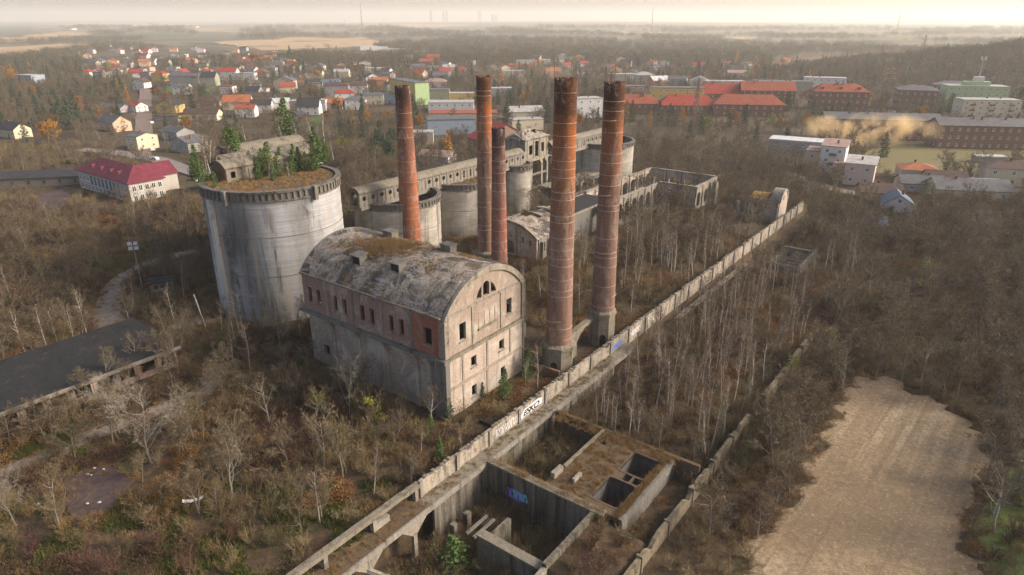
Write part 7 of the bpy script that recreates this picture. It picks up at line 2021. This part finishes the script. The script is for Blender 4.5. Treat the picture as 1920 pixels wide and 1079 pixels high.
stuff('far_woods', 'hazy brown woods reaching to the horizon', 'woods', CLUMP, far)
stuff('far_conifers', 'dark green conifers mixed into the far woods', 'woods', CLUMPG, [(*p[:5], p[5] % 2) for p in fargreen])

# ------------------------------------------------------------------ air
hz = bpy.data.materials.new('haze'); hz.use_nodes = True; nt = hz.node_tree; nt.nodes.clear()
o_ = nt.nodes.new('ShaderNodeOutputMaterial'); pv = nt.nodes.new('ShaderNodeVolumePrincipled')
pv.inputs['Color'].default_value = (.95, .92, .86, 1); pv.inputs['Density'].default_value = .00016; pv.inputs['Anisotropy'].default_value = .25
nt.links.new(pv.outputs[0], o_.inputs['Volume'])
MB().box(-16200, 16200, -16200, 16200, -12, 195).build('haze', hz)
tag(bpy.data.objects['haze'], kind='stuff')
def smoke(label, px, py, size, density, seed, rot=0.0):
    p = at(px, py); m = bpy.data.materials.new('smoke'); m.use_nodes = True; t = m.node_tree; t.nodes.clear()
    o = t.nodes.new('ShaderNodeOutputMaterial'); v = t.nodes.new('ShaderNodeVolumePrincipled'); v.inputs['Color'].default_value = (.97, .74, .42, 1); v.inputs['Anisotropy'].default_value = .5
    c = t.nodes.new('ShaderNodeTexCoord'); n = t.nodes.new('ShaderNodeTexNoise'); n.inputs['Scale'].default_value = .10; n.inputs['Detail'].default_value = 4; n.inputs['Distortion'].default_value = .6
    t.links.new(c.outputs['Object'], n.inputs['Vector'])
    ln = t.nodes.new('ShaderNodeVectorMath'); ln.operation = 'MULTIPLY'; ln.inputs[1].default_value = (1 / size[0], 1 / size[1], 1 / size[2]); t.links.new(c.outputs['Object'], ln.inputs[0])
    le = t.nodes.new('ShaderNodeVectorMath'); le.operation = 'LENGTH'; t.links.new(ln.outputs[0], le.inputs[0])
    fo = t.nodes.new('ShaderNodeMapRange'); fo.inputs[1].default_value = 1; fo.inputs[2].default_value = .2; t.links.new(le.outputs['Value'], fo.inputs[0])
    th = t.nodes.new('ShaderNodeMapRange'); th.inputs[1].default_value = .50; th.inputs[2].default_value = .70; t.links.new(n.outputs['Fac'], th.inputs[0])
    m1 = t.nodes.new('ShaderNodeMath'); m1.operation = 'MULTIPLY'; t.links.new(fo.outputs[0], m1.inputs[0]); t.links.new(th.outputs[0], m1.inputs[1])
    m2 = t.nodes.new('ShaderNodeMath'); m2.operation = 'MULTIPLY'; t.links.new(m1.outputs[0], m2.inputs[0]); m2.inputs[1].default_value = density
    t.links.new(m2.outputs[0], v.inputs['Density']); t.links.new(v.outputs[0], o.inputs['Volume'])
    mb = MB().lathe([(.01 * size[0], -size[2])] + [(math.cos(R(a)), math.sin(R(a))) for a in range(-75, 76, 15)] + [(.01, 1)], 16)
    mb.v = [(x * size[0], y * size[1], (z if abs(z) <= 1 else -1) * size[2]) for x, y, z in mb.v]
    ob = mb.build('smoke', m); ob.location = (p.x, p.y, gz(p.x, p.y) + size[2] * .8); ob.rotation_euler = (0, 0, R(rot))
    tag(ob, label, 'smoke', kind='stuff')
smoke('golden backlit smoke drifting over the gardens below the long tenement', 1620, 275, (36, 13, 10), .34, 1, -8)
smoke('thin golden smoke haze rising behind the thickest chimney', 1000, 168, (70, 40, 16), .012, 2, 0)

# every thing that would share its label says which one of its kind it is, counted from the viewer
_ORD = ['nearest', 'second nearest', 'third nearest', 'fourth nearest', 'fifth nearest', 'sixth nearest', 'seventh nearest', 'eighth nearest', 'ninth nearest', 'tenth nearest', 'eleventh nearest', 'twelfth nearest']
def ordinal(i):
    if i < 12: return _ORD[i]
    n = i + 1; return '%d%s nearest' % (n, 'th' if 10 < n % 100 < 20 else {1: 'st', 2: 'nd', 3: 'rd'}.get(n % 10, 'th'))
_by = {}
for _o in bpy.data.objects:
    if _o.parent is None and 'label' in _o and _o.get('kind') is None: _by.setdefault(_o['label'], []).append(_o)
for _l, _os in _by.items():
    if len(_os) > 1:
        _os.sort(key=lambda o: math.hypot(o.location.x, o.location.y))
        for _i, _o in enumerate(_os): _o['label'] = ' '.join((ordinal(_i) + ' ' + _l).split()[:16])
